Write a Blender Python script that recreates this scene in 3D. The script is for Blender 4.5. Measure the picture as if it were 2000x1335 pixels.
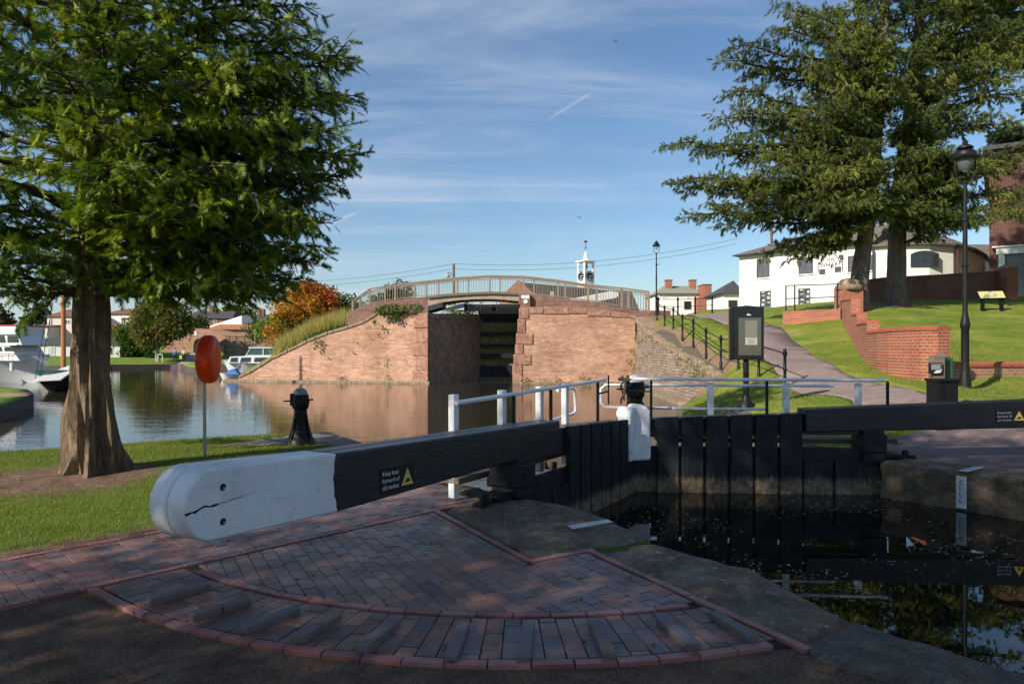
import bpy, bmesh, math, random
import numpy as np
from mathutils import Vector, Matrix
from mathutils import geometry as mg

R = random.Random(7)
NP = np.random.default_rng(11)
SC = bpy.context.scene
COL = SC.collection
for _o in list(bpy.data.objects):
    bpy.data.objects.remove(_o)

# ---------------------------------------------------------------- camera
EYE, F, HZ, CX = 1.65, 1333.33, 680.0, 1000.0
cam_d = bpy.data.cameras.new('camera')
cam = bpy.data.objects.new('camera', cam_d); COL.objects.link(cam)
cam_d.sensor_width = 36.0; cam_d.lens = 24.0
cam_d.shift_y = 0.00625
cam_d.clip_start = 0.05; cam_d.clip_end = 6000
cam.location = (0, 0, EYE); cam.rotation_euler = (math.radians(90), 0, 0)
SC.camera = cam

# ---------------------------------------------------------------- sky and sun
SUN_EL = math.radians(32)
SUN_H = Vector((-0.77, -0.64)).normalized()
world = bpy.data.worlds.new('World'); SC.world = world; world.use_nodes = True
wn = world.node_tree; wn.nodes.clear()
def wnode(t, **k):
    n = wn.nodes.new(t)
    for a, b in k.items(): setattr(n, a, b)
    return n
sky = wnode('ShaderNodeTexSky', sky_type='NISHITA', sun_disc=False)
sky.sun_elevation = SUN_EL; sky.sun_rotation = math.atan2(SUN_H.x, SUN_H.y)
sky.air_density = 1.25; sky.dust_density = 0.12; sky.ozone_density = 3.0; sky.altitude = 50
tc = wnode('ShaderNodeTexCoord')
sx = wnode('ShaderNodeSeparateXYZ'); wn.links.new(tc.outputs['Generated'], sx.inputs[0])
def wm(op, a, b=None, c=None):
    n = wnode('ShaderNodeMath', operation=op)
    for i, v in enumerate((a, b, c)):
        if v is None: continue
        if isinstance(v, (int, float)): n.inputs[i].default_value = v
        else: wn.links.new(v, n.inputs[i])
    return n.outputs[0]
zc = wm('ADD', wm('MAXIMUM', sx.outputs[2], 0.0), 0.12)
u_ = wm('DIVIDE', sx.outputs[0], zc); v_ = wm('DIVIDE', sx.outputs[1], zc)
cx = wnode('ShaderNodeCombineXYZ'); wn.links.new(u_, cx.inputs[0]); wn.links.new(v_, cx.inputs[1])
def wmap(rot, s):
    m = wnode('ShaderNodeMapping'); wn.links.new(cx.outputs[0], m.inputs[0])
    m.inputs['Rotation'].default_value = (0, 0, math.radians(rot)); m.inputs['Scale'].default_value = s
    return m.outputs[0]
def wnoise(vec, sc, det, rough, dist):
    n = wnode('ShaderNodeTexNoise'); wn.links.new(vec, n.inputs['Vector'])
    n.inputs['Scale'].default_value = sc; n.inputs['Detail'].default_value = det
    n.inputs['Roughness'].default_value = rough; n.inputs['Distortion'].default_value = dist
    return n.outputs[0]
def wrange(v, a, b, c=0.0, d=1.0):
    n = wnode('ShaderNodeMapRange', interpolation_type='SMOOTHSTEP')
    wn.links.new(v, n.inputs[0])
    for i, x in enumerate((a, b, c, d)): n.inputs[i + 1].default_value = x
    return n.outputs[0]
n1 = wnoise(wmap(24, (0.35, 1.5, 1)), 1.6, 9, 0.62, 0.7)
n2 = wnoise(wmap(-12, (0.8, 1.0, 1)), 0.5, 5, 0.55, 0.5)
n3 = wnoise(wmap(48, (0.4, 2.2, 1)), 2.6, 8, 0.65, 0.3)
cl = wm('MULTIPLY', wrange(n1, 0.40, 0.80), wrange(n2, 0.35, 0.65))
cl = wm('ADD', wm('MULTIPLY', wrange(n2, 0.42, 0.75), 0.20), cl)
cl = wm('ADD', wm('MULTIPLY', cl, 0.92), wm('MULTIPLY', wm('MULTIPLY', wrange(n3, 0.5, 0.85), wrange(n2, 0.35, 0.6)), 0.5))
# two contrails: a thin streak is a distance to a line in the cloud layer
def contrail(p, q, w, amt):
    dx, dy = q[0] - p[0], q[1] - p[1]; L = math.hypot(dx, dy); dx /= L; dy /= L
    ax = wm('SUBTRACT', u_, p[0]); ay = wm('SUBTRACT', v_, p[1])
    al = wm('ADD', wm('MULTIPLY', ax, dx), wm('MULTIPLY', ay, dy))
    ac = wm('ABSOLUTE', wm('ADD', wm('MULTIPLY', ax, -dy), wm('MULTIPLY', ay, dx)))
    a = wrange(ac, w, w * 0.15); b = wm('MULTIPLY', wrange(al, 0.0, L * 0.25), wrange(al, L, L * 0.8))
    return wm('MULTIPLY', wm('MULTIPLY', a, b), amt)
def cdir(px, py):
    v = Vector(((px - CX) / F, 1.0, (HZ - py) / F)).normalized()
    return (v.x / (v.z + 0.12), v.y / (v.z + 0.12))
cl = wm('ADD', cl, contrail(cdir(575, 468), cdir(712, 408), 0.02, 0.42))
cl = wm('ADD', cl, contrail(cdir(1060, 240), cdir(1165, 175), 0.012, 0.22))
hz = wm('MULTIPLY', wrange(sx.outputs[2], 0.22, -0.02), 0.16)
cl = wm('MINIMUM', wm('ADD', cl, hz), 0.85)
mx = wnode('ShaderNodeMix', data_type='RGBA'); wn.links.new(cl, mx.inputs[0])
tint = wnode('ShaderNodeMix', data_type='RGBA', blend_type='MULTIPLY'); tint.inputs[0].default_value = 1.0
wn.links.new(sky.outputs[0], tint.inputs[6]); tint.inputs[7].default_value = (0.76, 0.88, 1.0, 1)
wn.links.new(tint.outputs[2], mx.inputs[6])
mx.inputs[7].default_value = (5.0, 5.7, 6.8, 1)
bg = wnode('ShaderNodeBackground'); bg.inputs[1].default_value = 0.084
wn.links.new(mx.outputs[2], bg.inputs[0])
wo = wnode('ShaderNodeOutputWorld'); wn.links.new(bg.outputs[0], wo.inputs[0])

sun_d = bpy.data.lights.new('sun', 'SUN'); sun_d.energy = 4.8; sun_d.angle = math.radians(0.5)
sun_d.color = (1.0, 0.91, 0.78)
sun = bpy.data.objects.new('sun', sun_d); COL.objects.link(sun)
to_sun = Vector((SUN_H.x * math.cos(SUN_EL), SUN_H.y * math.cos(SUN_EL), math.sin(SUN_EL)))
sun.rotation_euler = to_sun.to_track_quat('Z', 'Y').to_euler(); sun.location = to_sun * 80
SC.view_settings.view_transform = 'Standard'; SC.view_settings.look = 'None'
SC.view_settings.exposure = 0.56; SC.view_settings.gamma = 1.0
SC.render.engine = 'CYCLES'
SC.cycles.max_bounces = 6; SC.cycles.transparent_max_bounces = 6
SC.cycles.diffuse_bounces = 3; SC.cycles.glossy_bounces = 3; SC.cycles.transmission_bounces = 3

# ---------------------------------------------------------------- helpers: place
def G(px, py, z=0.0):
    Y = (EYE - z) * F / (py - HZ)
    return Vector(((px - CX) * Y / F, Y, z))
def D(px, py, Y):
    return Vector(((px - CX) * Y / F, Y, EYE - (py - HZ) * Y / F))
def lerp(a, b, t): return a + (b - a) * t

class Fr:
    """a local frame: a along a horizontal direction, b square to it (to the right-hand side), z up"""
    def __init__(s, o, d):
        s.o = Vector(o); d = Vector((d[0], d[1], 0)).normalized(); s.d = d
        s.n = Vector((d.y, -d.x, 0))
    def __call__(s, a, b, z): return s.o + s.d * a + s.n * b + Vector((0, 0, z))

class MB:
    def __init__(s): s.v = []; s.f = []; s.uv = {}; s.c = []; s.mi = {}; s.col = None
    def add(s, vs, fs, uvs=None, mi=0):
        b = len(s.v); s.v += [Vector(p) for p in vs]
        s.c += [s.col] * len(vs)
        for i, f in enumerate(fs):
            if uvs: s.uv[len(s.f)] = uvs[i]
            if mi: s.mi[len(s.f)] = mi
            s.f.append([b + k for k in f])
    def hexa(s, p, mi=0):
        # p: 4 lower (ccw from above) then 4 upper
        s.add(p, [(3, 2, 1, 0), (4, 5, 6, 7), (0, 1, 5, 4), (1, 2, 6, 5), (2, 3, 7, 6), (3, 0, 4, 7)], mi=mi)
    def box(s, x0, x1, y0, y1, z0, z1, mi=0):
        s.hexa([(x0, y0, z0), (x1, y0, z0), (x1, y1, z0), (x0, y1, z0), (x0, y0, z1), (x1, y0, z1), (x1, y1, z1), (x0, y1, z1)], mi)
    def fbox(s, fr, a0, a1, b0, b1, z0, z1, z1b=None, z0b=None, mi=0):
        """box in a frame; z1b/z0b give the heights at the a1 end"""
        if z1b is None: z1b = z1
        if z0b is None: z0b = z0
        s.hexa([fr(a0, b1, z0), fr(a1, b1, z0b), fr(a1, b0, z0b), fr(a0, b0, z0),
                fr(a0, b1, z1), fr(a1, b1, z1b), fr(a1, b0, z1b), fr(a0, b0, z1)], mi)
    def bar(s, p, q, w, h=None, up=(0, 0, 1)):
        p = Vector(p); q = Vector(q); h = h or w
        d = (q - p).normalized(); u = Vector(up)
        if abs(d.dot(u)) > .98: u = Vector((0, 1, 0))
        r = d.cross(u).normalized() * w / 2; t = r.cross(d).normalized() * h / 2
        a = [p - r - t, p + r - t, p + r + t, p - r + t]; b = [x + (q - p) for x in a]
        s.add(a + b, [(0, 1, 2, 3), (7, 6, 5, 4), (4, 5, 1, 0), (5, 6, 2, 1), (6, 7, 3, 2), (7, 4, 0, 3)])
    def tube(s, pts, rad, n=8, cap=True):
        pts = [Vector(p) for p in pts]
        if isinstance(rad, (int, float)): rad = [rad] * len(pts)
        rings = []; vs = []
        prev = None
        for i, p in enumerate(pts):
            d = (pts[min(i + 1, len(pts) - 1)] - pts[max(i - 1, 0)])
            if d.length < 1e-9: d = Vector((0, 0, 1))
            d.normalize()
            if prev is None:
                u = Vector((0, 0, 1)) if abs(d.z) < .9 else Vector((1, 0, 0))
                x = d.cross(u).normalized()
            else:
                x = (prev - d * prev.dot(d))
                x = x.normalized() if x.length > 1e-6 else d.orthogonal().normalized()
            prev = x; y = d.cross(x)
            for k in range(n):
                a = 2 * math.pi * k / n
                vs.append(p + (x * math.cos(a) + y * math.sin(a)) * rad[i])
        fs = []
        for i in range(len(pts) - 1):
            for k in range(n):
                a = i * n + k; b = i * n + (k + 1) % n
                fs.append((a, b, b + n, a + n))
        if cap:
            fs.append(tuple(range(n - 1, -1, -1))); fs.append(tuple((len(pts) - 1) * n + k for k in range(n)))
        s.add(vs, fs)
    def lathe(s, c, prof, n=16):
        c = Vector(c); vs = []; fs = []
        for r, z in prof:
            for k in range(n):
                a = 2 * math.pi * k / n; vs.append(c + Vector((r * math.cos(a), r * math.sin(a), z)))
        for i in range(len(prof) - 1):
            for k in range(n):
                a = i * n + k; b = i * n + (k + 1) % n; fs.append((a, b, b + n, a + n))
        fs.append(tuple(range(n - 1, -1, -1))); fs.append(tuple((len(prof) - 1) * n + k for k in range(n)))
        s.add(vs, fs)
    def prism(s, poly, off, mi=0):
        """poly: 3D points of one planar face; off: the vector to the opposite face"""
        poly = [Vector(p) for p in poly]; off = Vector(off); n = len(poly)
        nrm = Vector((0, 0, 0))
        for i in range(n): nrm += poly[i].cross(poly[(i + 1) % n])
        if nrm.dot(off) > 0: poly = poly[::-1]
        s.add(poly + [p + off for p in poly],
              [tuple(range(n)), tuple(range(2 * n - 1, n - 1, -1))] + [((i + 1) % n, i, i + n, (i + 1) % n + n) for i in range(n)], mi=mi)
    def mesh(s, name, sm=False):
        me = bpy.data.meshes.new(name)
        return me

def root_loc(o):
    v = Vector((0, 0, 0))
    while o is not None: v += o.location; o = o.parent
    return v
def finish(name, V, Fc, mats, parent, smooth=False, uvs=None, cols=None, mis=None, auto_uv=True, origin=None):
    me = bpy.data.meshes.new(name)
    off = root_loc(parent) if parent is not None else (Vector(origin) if origin is not None else Vector((0, 0, 0)))
    me.from_pydata([tuple(p - off) for p in V], [], Fc)
    if not isinstance(mats, (list, tuple)): mats = [mats]
    for m in mats: me.materials.append(m)
    if auto_uv:
        uvl = me.uv_layers.new(name='UVMap').data
        buf = []
        for i, f in enumerate(Fc):
            if uvs and i in uvs: buf += [c for p in uvs[i] for c in p]; continue
            ps = [V[k] for k in f]
            n = Vector((0, 0, 0))
            for a in range(len(ps)): n += ps[a].cross(ps[(a + 1) % len(ps)])
            if n.length < 1e-12: n = Vector((0, 0, 1))
            n.normalize()
            if abs(n.z) > .8: buf += [c for p in ps for c in (p.x, p.y)]
            else:
                t = Vector((-n.y, n.x, 0)).normalized()
                buf += [c for p in ps for c in (p.dot(t), p.z)]
        uvl.foreach_set('uv', buf)
    if mis:
        for i, m in mis.items(): me.polygons[i].material_index = m
    if smooth:
        for p in me.polygons: p.use_smooth = True
        if smooth != 'all':
            me.validate(); 
            try: me.set_sharp_from_angle(angle=math.radians(35))
            except Exception: pass
    if cols is not None and any(c is not None for c in cols):
        ca = me.color_attributes.new('Col', 'FLOAT_COLOR', 'POINT')
        ca.data.foreach_set('color', [x for c in cols for x in ((c if c is not None else (1, 1, 1)) + (1.0,))])
    me.update()
    o = bpy.data.objects.new(name, me); COL.objects.link(o)
    if parent is not None: o.parent = parent
    elif origin is not None: o.location = off
    return o
def ob(name, mb, mat, parent=None, smooth=False, label=None, cat=None, group=None, kind=None, bevel=0, origin=None):
    o = finish(name, mb.v, mb.f, mat, parent, smooth, mb.uv, mb.c, mb.mi, origin=origin)
    if bevel:
        b = o.modifiers.new('bevel', 'BEVEL'); b.width = bevel; b.segments = 2; b.limit_method = 'ANGLE'; b.angle_limit = math.radians(40)
    if label: o['label'] = label
    if cat: o['category'] = cat
    if group: o['group'] = group
    if kind: o['kind'] = kind
    return o
def thing(name, loc, label, cat, group=None):
    o = bpy.data.objects.new(name, None); COL.objects.link(o); o.empty_display_size = .2
    o.location = loc; o['label'] = label; o['category'] = cat
    if group: o['group'] = group
    return o
def copy_tree(o, loc=None, rotz=None, label=None, parent=None):
    c = o.copy(); COL.objects.link(c); c.parent = parent
    if loc is not None: c.location = loc
    if rotz is not None: c.rotation_euler = (0, 0, rotz)
    if label: c['label'] = label
    for ch in list(o.children): copy_tree(ch, parent=c)
    return c

# ---------------------------------------------------------------- helpers: materials
def mk(name):
    m = bpy.data.materials.new(name); m.use_nodes = True
    nt = m.node_tree; b = nt.nodes['Principled BSDF']
    return m, nt, b
def nd(nt, t, **k):
    n = nt.nodes.new(t)
    for a, b in k.items(): setattr(n, a, b)
    return n
def c4(c): return (c[0], c[1], c[2], 1.0)
def noise(nt, vec, scale, detail=6, rough=.6, dist=0.0):
    n = nd(nt, 'ShaderNodeTexNoise'); n.inputs['Scale'].default_value = scale
    n.inputs['Detail'].default_value = detail; n.inputs['Roughness'].default_value = rough
    n.inputs['Distortion'].default_value = dist
    if vec is not None: nt.links.new(vec, n.inputs['Vector'])
    return n.outputs[0]
def ramp(nt, fac, stops):
    r = nd(nt, 'ShaderNodeValToRGB'); nt.links.new(fac, r.inputs[0])
    e = r.color_ramp.elements
    e[0].position = stops[0][0]; e[0].color = c4(stops[0][1])
    e[1].position = stops[-1][0]; e[1].color = c4(stops[-1][1])
    for p, c in stops[1:-1]:
        x = e.new(p); x.color = c4(c)
    return r.outputs[0]
def mrange(nt, v, a, b, c=0.0, d=1.0):
    n = nd(nt, 'ShaderNodeMapRange', interpolation_type='SMOOTHSTEP'); nt.links.new(v, n.inputs[0])
    for i, x in enumerate((a, b, c, d)): n.inputs[i + 1].default_value = x
    return n.outputs[0]
def mixc(nt, fac, a, b, mode='MIX'):
    n = nd(nt, 'ShaderNodeMix', data_type='RGBA', blend_type=mode)
    if isinstance(fac, (int, float)): n.inputs[0].default_value = fac
    else: nt.links.new(fac, n.inputs[0])
    for i, x in ((6, a), (7, b)):
        if isinstance(x, tuple): n.inputs[i].default_value = c4(x)
        else: nt.links.new(x, n.inputs[i])
    return n.outputs[2]
def mth(nt, op, a, b=None):
    n = nd(nt, 'ShaderNodeMath', operation=op)
    for i, v in enumerate((a, b)):
        if v is None: continue
        if isinstance(v, (int, float)): n.inputs[i].default_value = v
        else: nt.links.new(v, n.inputs[i])
    return n.outputs[0]
def coords(nt, kind='Object', scale=None):
    t = nd(nt, 'ShaderNodeTexCoord'); o = t.outputs[kind]
    if scale:
        m = nd(nt, 'ShaderNodeMapping'); nt.links.new(o, m.inputs[0]); m.inputs['Scale'].default_value = scale; o = m.outputs[0]
    return o
def geo_pos(nt, scale=None):
    t = nd(nt, 'ShaderNodeNewGeometry'); o = t.outputs['Position']
    if scale:
        m = nd(nt, 'ShaderNodeMapping'); nt.links.new(o, m.inputs[0]); m.inputs['Scale'].default_value = scale; o = m.outputs[0]
    return o
def bump(nt, b, h, strength=.3, dist=.02):
    n = nd(nt, 'ShaderNodeBump'); n.inputs['Strength'].default_value = strength; n.inputs['Distance'].default_value = dist
    nt.links.new(h, n.inputs['Height']); nt.links.new(n.outputs[0], b.inputs['Normal'])
def M(name, c1, c2=None, scale=4, rough=.7, bp=0.0, bscale=30, metal=0.0, stretch=None, bd=.01, c3=None, spec=.5):
    m, nt, b = mk(name)
    b.inputs['Roughness'].default_value = rough; b.inputs['Metallic'].default_value = metal
    b.inputs['Specular IOR Level'].default_value = spec
    vec = coords(nt, 'Object', stretch)
    if c2 is None: c2 = tuple(x * .8 for x in c1)
    st = [(.3, c1), (.7, c2)]
    if c3: st = [(.3, c1), (.5, c2), (.72, c3)]
    nt.links.new(ramp(nt, noise(nt, vec, scale, 8, .65), st), b.inputs['Base Color'])
    if bp: bump(nt, b, noise(nt, vec, bscale, 8, .7), bp, bd)
    return m
def brickmat(name, ca, cb, mortar, bw=.225, bh=.075, ms=.009, stain=(.5, .4, .35), st_amt=.5, rough=.85, stsc=.6, moss=None, moss_amt=0, bd=.008, streak=.6):
    m, nt, b = mk(name); b.inputs['Roughness'].default_value = rough
    uv = coords(nt, 'UV'); pos = geo_pos(nt)
    br = nd(nt, 'ShaderNodeTexBrick'); nt.links.new(uv, br.inputs['Vector'])
    br.inputs['Scale'].default_value = 1.0; br.inputs['Brick Width'].default_value = bw; br.inputs['Row Height'].default_value = bh
    br.inputs['Mortar Size'].default_value = ms; br.inputs['Mortar Smooth'].default_value = .2; br.inputs['Bias'].default_value = 0.0
    br.inputs['Color1'].default_value = c4(ca); br.inputs['Color2'].default_value = c4(cb); br.inputs['Mortar'].default_value = c4(mortar)
    col = mixc(nt, mth(nt, 'MULTIPLY', mrange(nt, noise(nt, pos, stsc, 8, .65), .42, .68), st_amt), br.outputs[0], stain, 'MULTIPLY')
    col = mixc(nt, .55, col, ramp(nt, noise(nt, pos, 9, 4, .7), [(.25, (.55, .55, .55)), (.75, (1.35, 1.3, 1.25))]), 'MULTIPLY')
    us = nd(nt, 'ShaderNodeMapping'); nt.links.new(uv, us.inputs[0]); us.inputs['Scale'].default_value = (.35, 4.5, 1)
    col = mixc(nt, streak, col, ramp(nt, noise(nt, us.outputs[0], 1.2, 7, .75), [(.3, (.52, .48, .46)), (.5, (1, 1, 1)), (.7, (1.3, 1.28, 1.24))]), 'MULTIPLY')
    if moss:
        col = mixc(nt, mth(nt, 'MULTIPLY', mrange(nt, noise(nt, pos, 1.7, 8, .75), .55, .68), moss_amt), col, moss)
    nt.links.new(col, b.inputs['Base Color'])
    h = mth(nt, 'ADD', mth(nt, 'MULTIPLY', br.outputs[1], -1.0), mth(nt, 'MULTIPLY', noise(nt, pos, 60, 4, .6), .5))
    bump(nt, b, h, .6, bd)
    return m
def leafmat(name, gloss=.5, trans=.35, tcol=(1.3, 1.35, .6)):
    m, nt, b = mk(name)
    at = nd(nt, 'ShaderNodeVertexColor', layer_name='Col')
    nt.links.new(at.outputs[0], b.inputs['Base Color']); b.inputs['Roughness'].default_value = gloss
    b.inputs['Specular IOR Level'].default_value = .25
    tr = nd(nt, 'ShaderNodeBsdfTranslucent'); nt.links.new(mixc(nt, 1.0, at.outputs[0], tcol, 'MULTIPLY'), tr.inputs[0])
    ms = nd(nt, 'ShaderNodeMixShader'); ms.inputs[0].default_value = trans
    nt.links.new(b.outputs[0], ms.inputs[1]); nt.links.new(tr.outputs[0], ms.inputs[2])
    nt.links.new(ms.outputs[0], nt.nodes['Material Output'].inputs[0])
    return m
def colmat(name, rough=.8, bp=.3, bs=40, bd=.004, spec=.4):
    """each brick or flake carries its own colour in the attribute"""
    m, nt, b = mk(name)
    at = nd(nt, 'ShaderNodeVertexColor', layer_name='Col'); pos = geo_pos(nt)
    col = mixc(nt, .5, at.outputs[0], ramp(nt, noise(nt, pos, 26, 6, .7), [(.25, (.55, .55, .6)), (.75, (1.35, 1.3, 1.25))]), 'MULTIPLY')
    col = mixc(nt, .6, col, ramp(nt, noise(nt, pos, 1.3, 5, .6), [(.3, (.6, .58, .58)), (.7, (1.35, 1.28, 1.22))]), 'MULTIPLY')
    nt.links.new(col, b.inputs['Base Color'])
    nt.links.new(ramp(nt, noise(nt, pos, 3, 5, .7), [(.3, (rough - .22,) * 3), (.7, (rough + .1,) * 3)]), b.inputs['Roughness'])
    b.inputs['Specular IOR Level'].default_value = spec
    bump(nt, b, noise(nt, pos, bs, 6, .7), bp, bd)
    return m
def glassm(name, c=(.02, .025, .03), rough=.06):
    m, nt, b = mk(name); b.inputs['Base Color'].default_value = c4(c); b.inputs['Roughness'].default_value = rough
    b.inputs['Specular IOR Level'].default_value = .8
    return m

# text as mesh
def text_mesh(txt, size, align='LEFT', extrude=.001, spacing=1.0):
    cu = bpy.data.curves.new('lettering', 'FONT'); cu.body = txt; cu.size = size; cu.align_x = align
    cu.extrude = extrude; cu.space_line = spacing; cu.resolution_u = 3
    o = bpy.data.objects.new('tmp', cu); COL.objects.link(o)
    dg = bpy.context.evaluated_depsgraph_get(); dg.update()
    me = bpy.data.meshes.new_from_object(o.evaluated_get(dg))
    bpy.data.objects.remove(o); bpy.data.curves.remove(cu)
    return me
def put_text(name, txt, size, origin, xdir, zdir, mat, parent, align='LEFT', spacing=1.0, label=None, extrude=.001, bold=0):
    """letters lie in the plane of xdir and zdir with their lower left at origin"""
    me = text_mesh(txt, size, align, extrude, spacing)
    x = Vector(xdir).normalized(); z = Vector(zdir).normalized(); n = x.cross(z)
    off = root_loc(parent) if parent is not None else Vector((0, 0, 0))
    o3 = Vector(origin)
    for v in me.vertices:
        c = v.co.copy(); v.co = o3 + x * c.x + z * c.y + n * c.z - off
    me.materials.clear(); me.materials.append(mat)
    o = bpy.data.objects.new(name, me); COL.objects.link(o)
    if parent is not None: o.parent = parent
    if label: o['label'] = label
    return o

# ---------------------------------------------------------------- helpers: foliage
def tri_obj(name, V, T, C, mat, parent=None, smooth=False, origin=None):
    me = bpy.data.meshes.new(name)
    V = np.asarray(V, dtype=np.float32)
    off = root_loc(parent) if parent is not None else Vector(origin or (0, 0, 0))
    V = V - np.array(off, dtype=np.float32)
    k = T.shape[1]
    me.vertices.add(len(V)); me.vertices.foreach_set('co', V.ravel())
    me.loops.add(T.size); me.loops.foreach_set('vertex_index', T.ravel().astype(np.int32))
    me.polygons.add(len(T)); me.polygons.foreach_set('loop_start', (np.arange(len(T)) * k).astype(np.int32))
    me.polygons.foreach_set('loop_total', np.full(len(T), k, dtype=np.int32))
    me.update(calc_edges=True)
    if C is not None:
        ca = me.color_attributes.new('Col', 'FLOAT_COLOR', 'POINT')
        ca.data.foreach_set('color', np.hstack([C, np.ones((len(C), 1))]).astype(np.float32).ravel())
    me.materials.append(mat)
    o = bpy.data.objects.new(name, me); COL.objects.link(o)
    if parent is not None: o.parent = parent
    elif origin is not None: o.location = off
    return o
def norm(a): return a / np.maximum(np.linalg.norm(a, axis=1, keepdims=True), 1e-9)
def scatter(tv, tt, pos, dr, size, col, jit=.12, ref=None):
    """copies of a small template mesh (axis +z) at pos, along dr; one colour per copy with a small change per vertex"""
    n = len(pos); z = norm(dr)
    r = NP.normal(size=(n, 3)) if ref is None else ref
    x = norm(np.cross(z, r)); y = np.cross(z, x)
    t = tv[None] * size[:, None, None]
    V = pos[:, None] + t[..., 0:1] * x[:, None] + t[..., 1:2] * y[:, None] + t[..., 2:3] * z[:, None]
    T = tt[None] + (np.arange(n) * len(tv))[:, None, None]
    C = np.repeat(col[:, None], len(tv), 1) * (1 + NP.normal(size=(n, 1, 1)) * jit)
    return V.reshape(-1, 3), T.reshape(-1, tt.shape[1]), np.clip(C, 0.003, 1).reshape(-1, 3)
def t_feather(n=14, w=.042):
    v = []; f = []
    rr = np.random.default_rng(3)
    for i in range(n):
        t = .08 + .92 * i / n
        for s in (-1, 1):
            b = len(v); L = .30 * (1 - .55 * t) + .06 * rr.random()
            base = np.array([0, -.16 * t * t, t]); tip = base + np.array([s * L, rr.normal() * .06 - .05, .16 + .1 * rr.random()])
            v += [base - [0, 0, w], base + [0, 0, w], tip]; f.append((b, b + 1, b + 2))
    b = len(v); v += [np.array([-.012, 0, 0]), np.array([.012, 0, 0]), np.array([0, -.16, 1.0])]; f.append((b, b + 1, b + 2))
    return np.array(v), np.array(f)
def t_tuft(n=18, w=.06, spread=.26):
    v = []; f = []
    rr = np.random.default_rng(5)
    for i in range(n):
        t = .45 * rr.random(); a = rr.random() * 6.28
        b = len(v); base = np.array([0, 0, t]); o = np.array([math.cos(a), math.sin(a), 0]); q = np.array([-o[1], o[0], 0])
        tip = base + o * spread * (.5 + .5 * rr.random()) + np.array([0, 0, .42 + .2 * rr.random()])
        mid = base + (tip - base) * .45
        v += [base, mid - q * w / 2, tip, mid + q * w / 2]; f.append((b, b + 1, b + 2)); f.append((b, b + 2, b + 3))
    return np.array(v), np.array(f)
def t_leaf():
    return np.array([[0, 0, 0], [.42, .08, .5], [0, 0, 1.0], [-.42, .08, .5]]), np.array([[0, 1, 2, 3]])
FEATHER = t_feather(); TUFT = t_tuft(); LEAF = t_leaf()

def pickcol(pal, n, rng=NP):
    pal = np.array(pal); i = rng.integers(0, len(pal), n); j = rng.integers(0, len(pal), n); t = rng.random((n, 1))
    return pal[i] * t + pal[j] * (1 - t)

def limb_tree(root, trunk_obj_pts, limbs, tmpl, pal, matl, matb, sub_len, sub_step, sp_step, sp_size, droop=.3, sag=.1, t0=.22, name='crown', limb_r=.05, sub_up=0.0, flat=.25, seed=1, hang=None, jit=.45):
    rr = np.random.default_rng(seed); P = []; Dr = []; Sz = []; Cc = []
    tb = MB()
    for (s, e, r0) in limbs:
        s = np.array(s); e = np.array(e); L = np.linalg.norm(e - s)
        mid = (s + e) / 2 + np.array([rr.normal() * .06 * L, rr.normal() * .06 * L, sag * L])
        K = 9; pts = []
        for k in range(K + 1):
            t = k / K; p = (1 - t) ** 2 * s + 2 * t * (1 - t) * mid + t * t * e
            pts.append(p + rr.normal(size=3) * .012 * L * (0 < k < K))
        tb.tube(pts, [max(.008, r0 * (1 - .88 * k / K)) for k in range(K + 1)], 6)
        lc = pickcol(pal, 1, rr)[0]
        ns = max(3, int(L * (1 - t0) / sub_step)); side = 1
        for k in range(ns + 1):
            t = t0 + (1 - t0) * k / ns; i = min(K - 1, int(t * K)); u = t * K - i
            p = pts[i] * (1 - u) + pts[i + 1] * u; d = pts[i + 1] - pts[i]; d = d / np.linalg.norm(d)
            q = np.cross(d, [0, 0, 1]); q = q / max(1e-6, np.linalg.norm(q))
            side = -side
            for rep in range(2):
                sd = side if rep == 0 else -side
                if k == ns: sd *= .3
                v = d * (.75 + .3 * rr.normal()) + q * sd * (1 + .2 * rr.normal()) + np.array([0, 0, flat * rr.normal() + sub_up])
                v = v / np.linalg.norm(v)
                sl = sub_len * (1.05 - .55 * t) * (.6 + .7 * rr.random())
                n = max(2, int(sl / sp_step))
                g = np.arange(1, n + 1) / n
                pp = p + v * (g * sl)[:, None] + np.array([0, 0, -1]) * (droop * .5 * sl * g ** 2)[:, None]
                pe = pp[-1]
                tb.tube([p, pp[n // 2], pe], [.010 + .012 * sl, .008, .004], 3, False)
                dd = (v * .8 + rr.normal(size=(n, 3)) * jit + np.array([0, 0, -droop])) if hang is None else (v * (1 - hang) + rr.normal(size=(n, 3)) * jit + np.array([0, 0, -hang * (1 if rr.random() < .8 else -.6)]))
                P.append(pp + rr.normal(size=(n, 3)) * .25 * sp_step); Dr.append(dd)
                Sz.append(sp_size * (.65 + .6 * rr.random(n)))
                c = lc * .7 + pickcol(pal, 1, rr)[0] * .3
                Cc.append(np.repeat(c[None], n, 0))
    P = np.vstack(P); Dr = np.vstack(Dr); Sz = np.concatenate(Sz); Cc = np.vstack(Cc)
    V, T, C = scatter(tmpl[0], tmpl[1], P, Dr, Sz, Cc, .16)
    print(name, len(P), 'sprays', len(T), 'faces')
    cr = tri_obj(name, V, T, C, matl, root)
    ob('limbs', tb, matb, root, True)
    return cr

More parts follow.
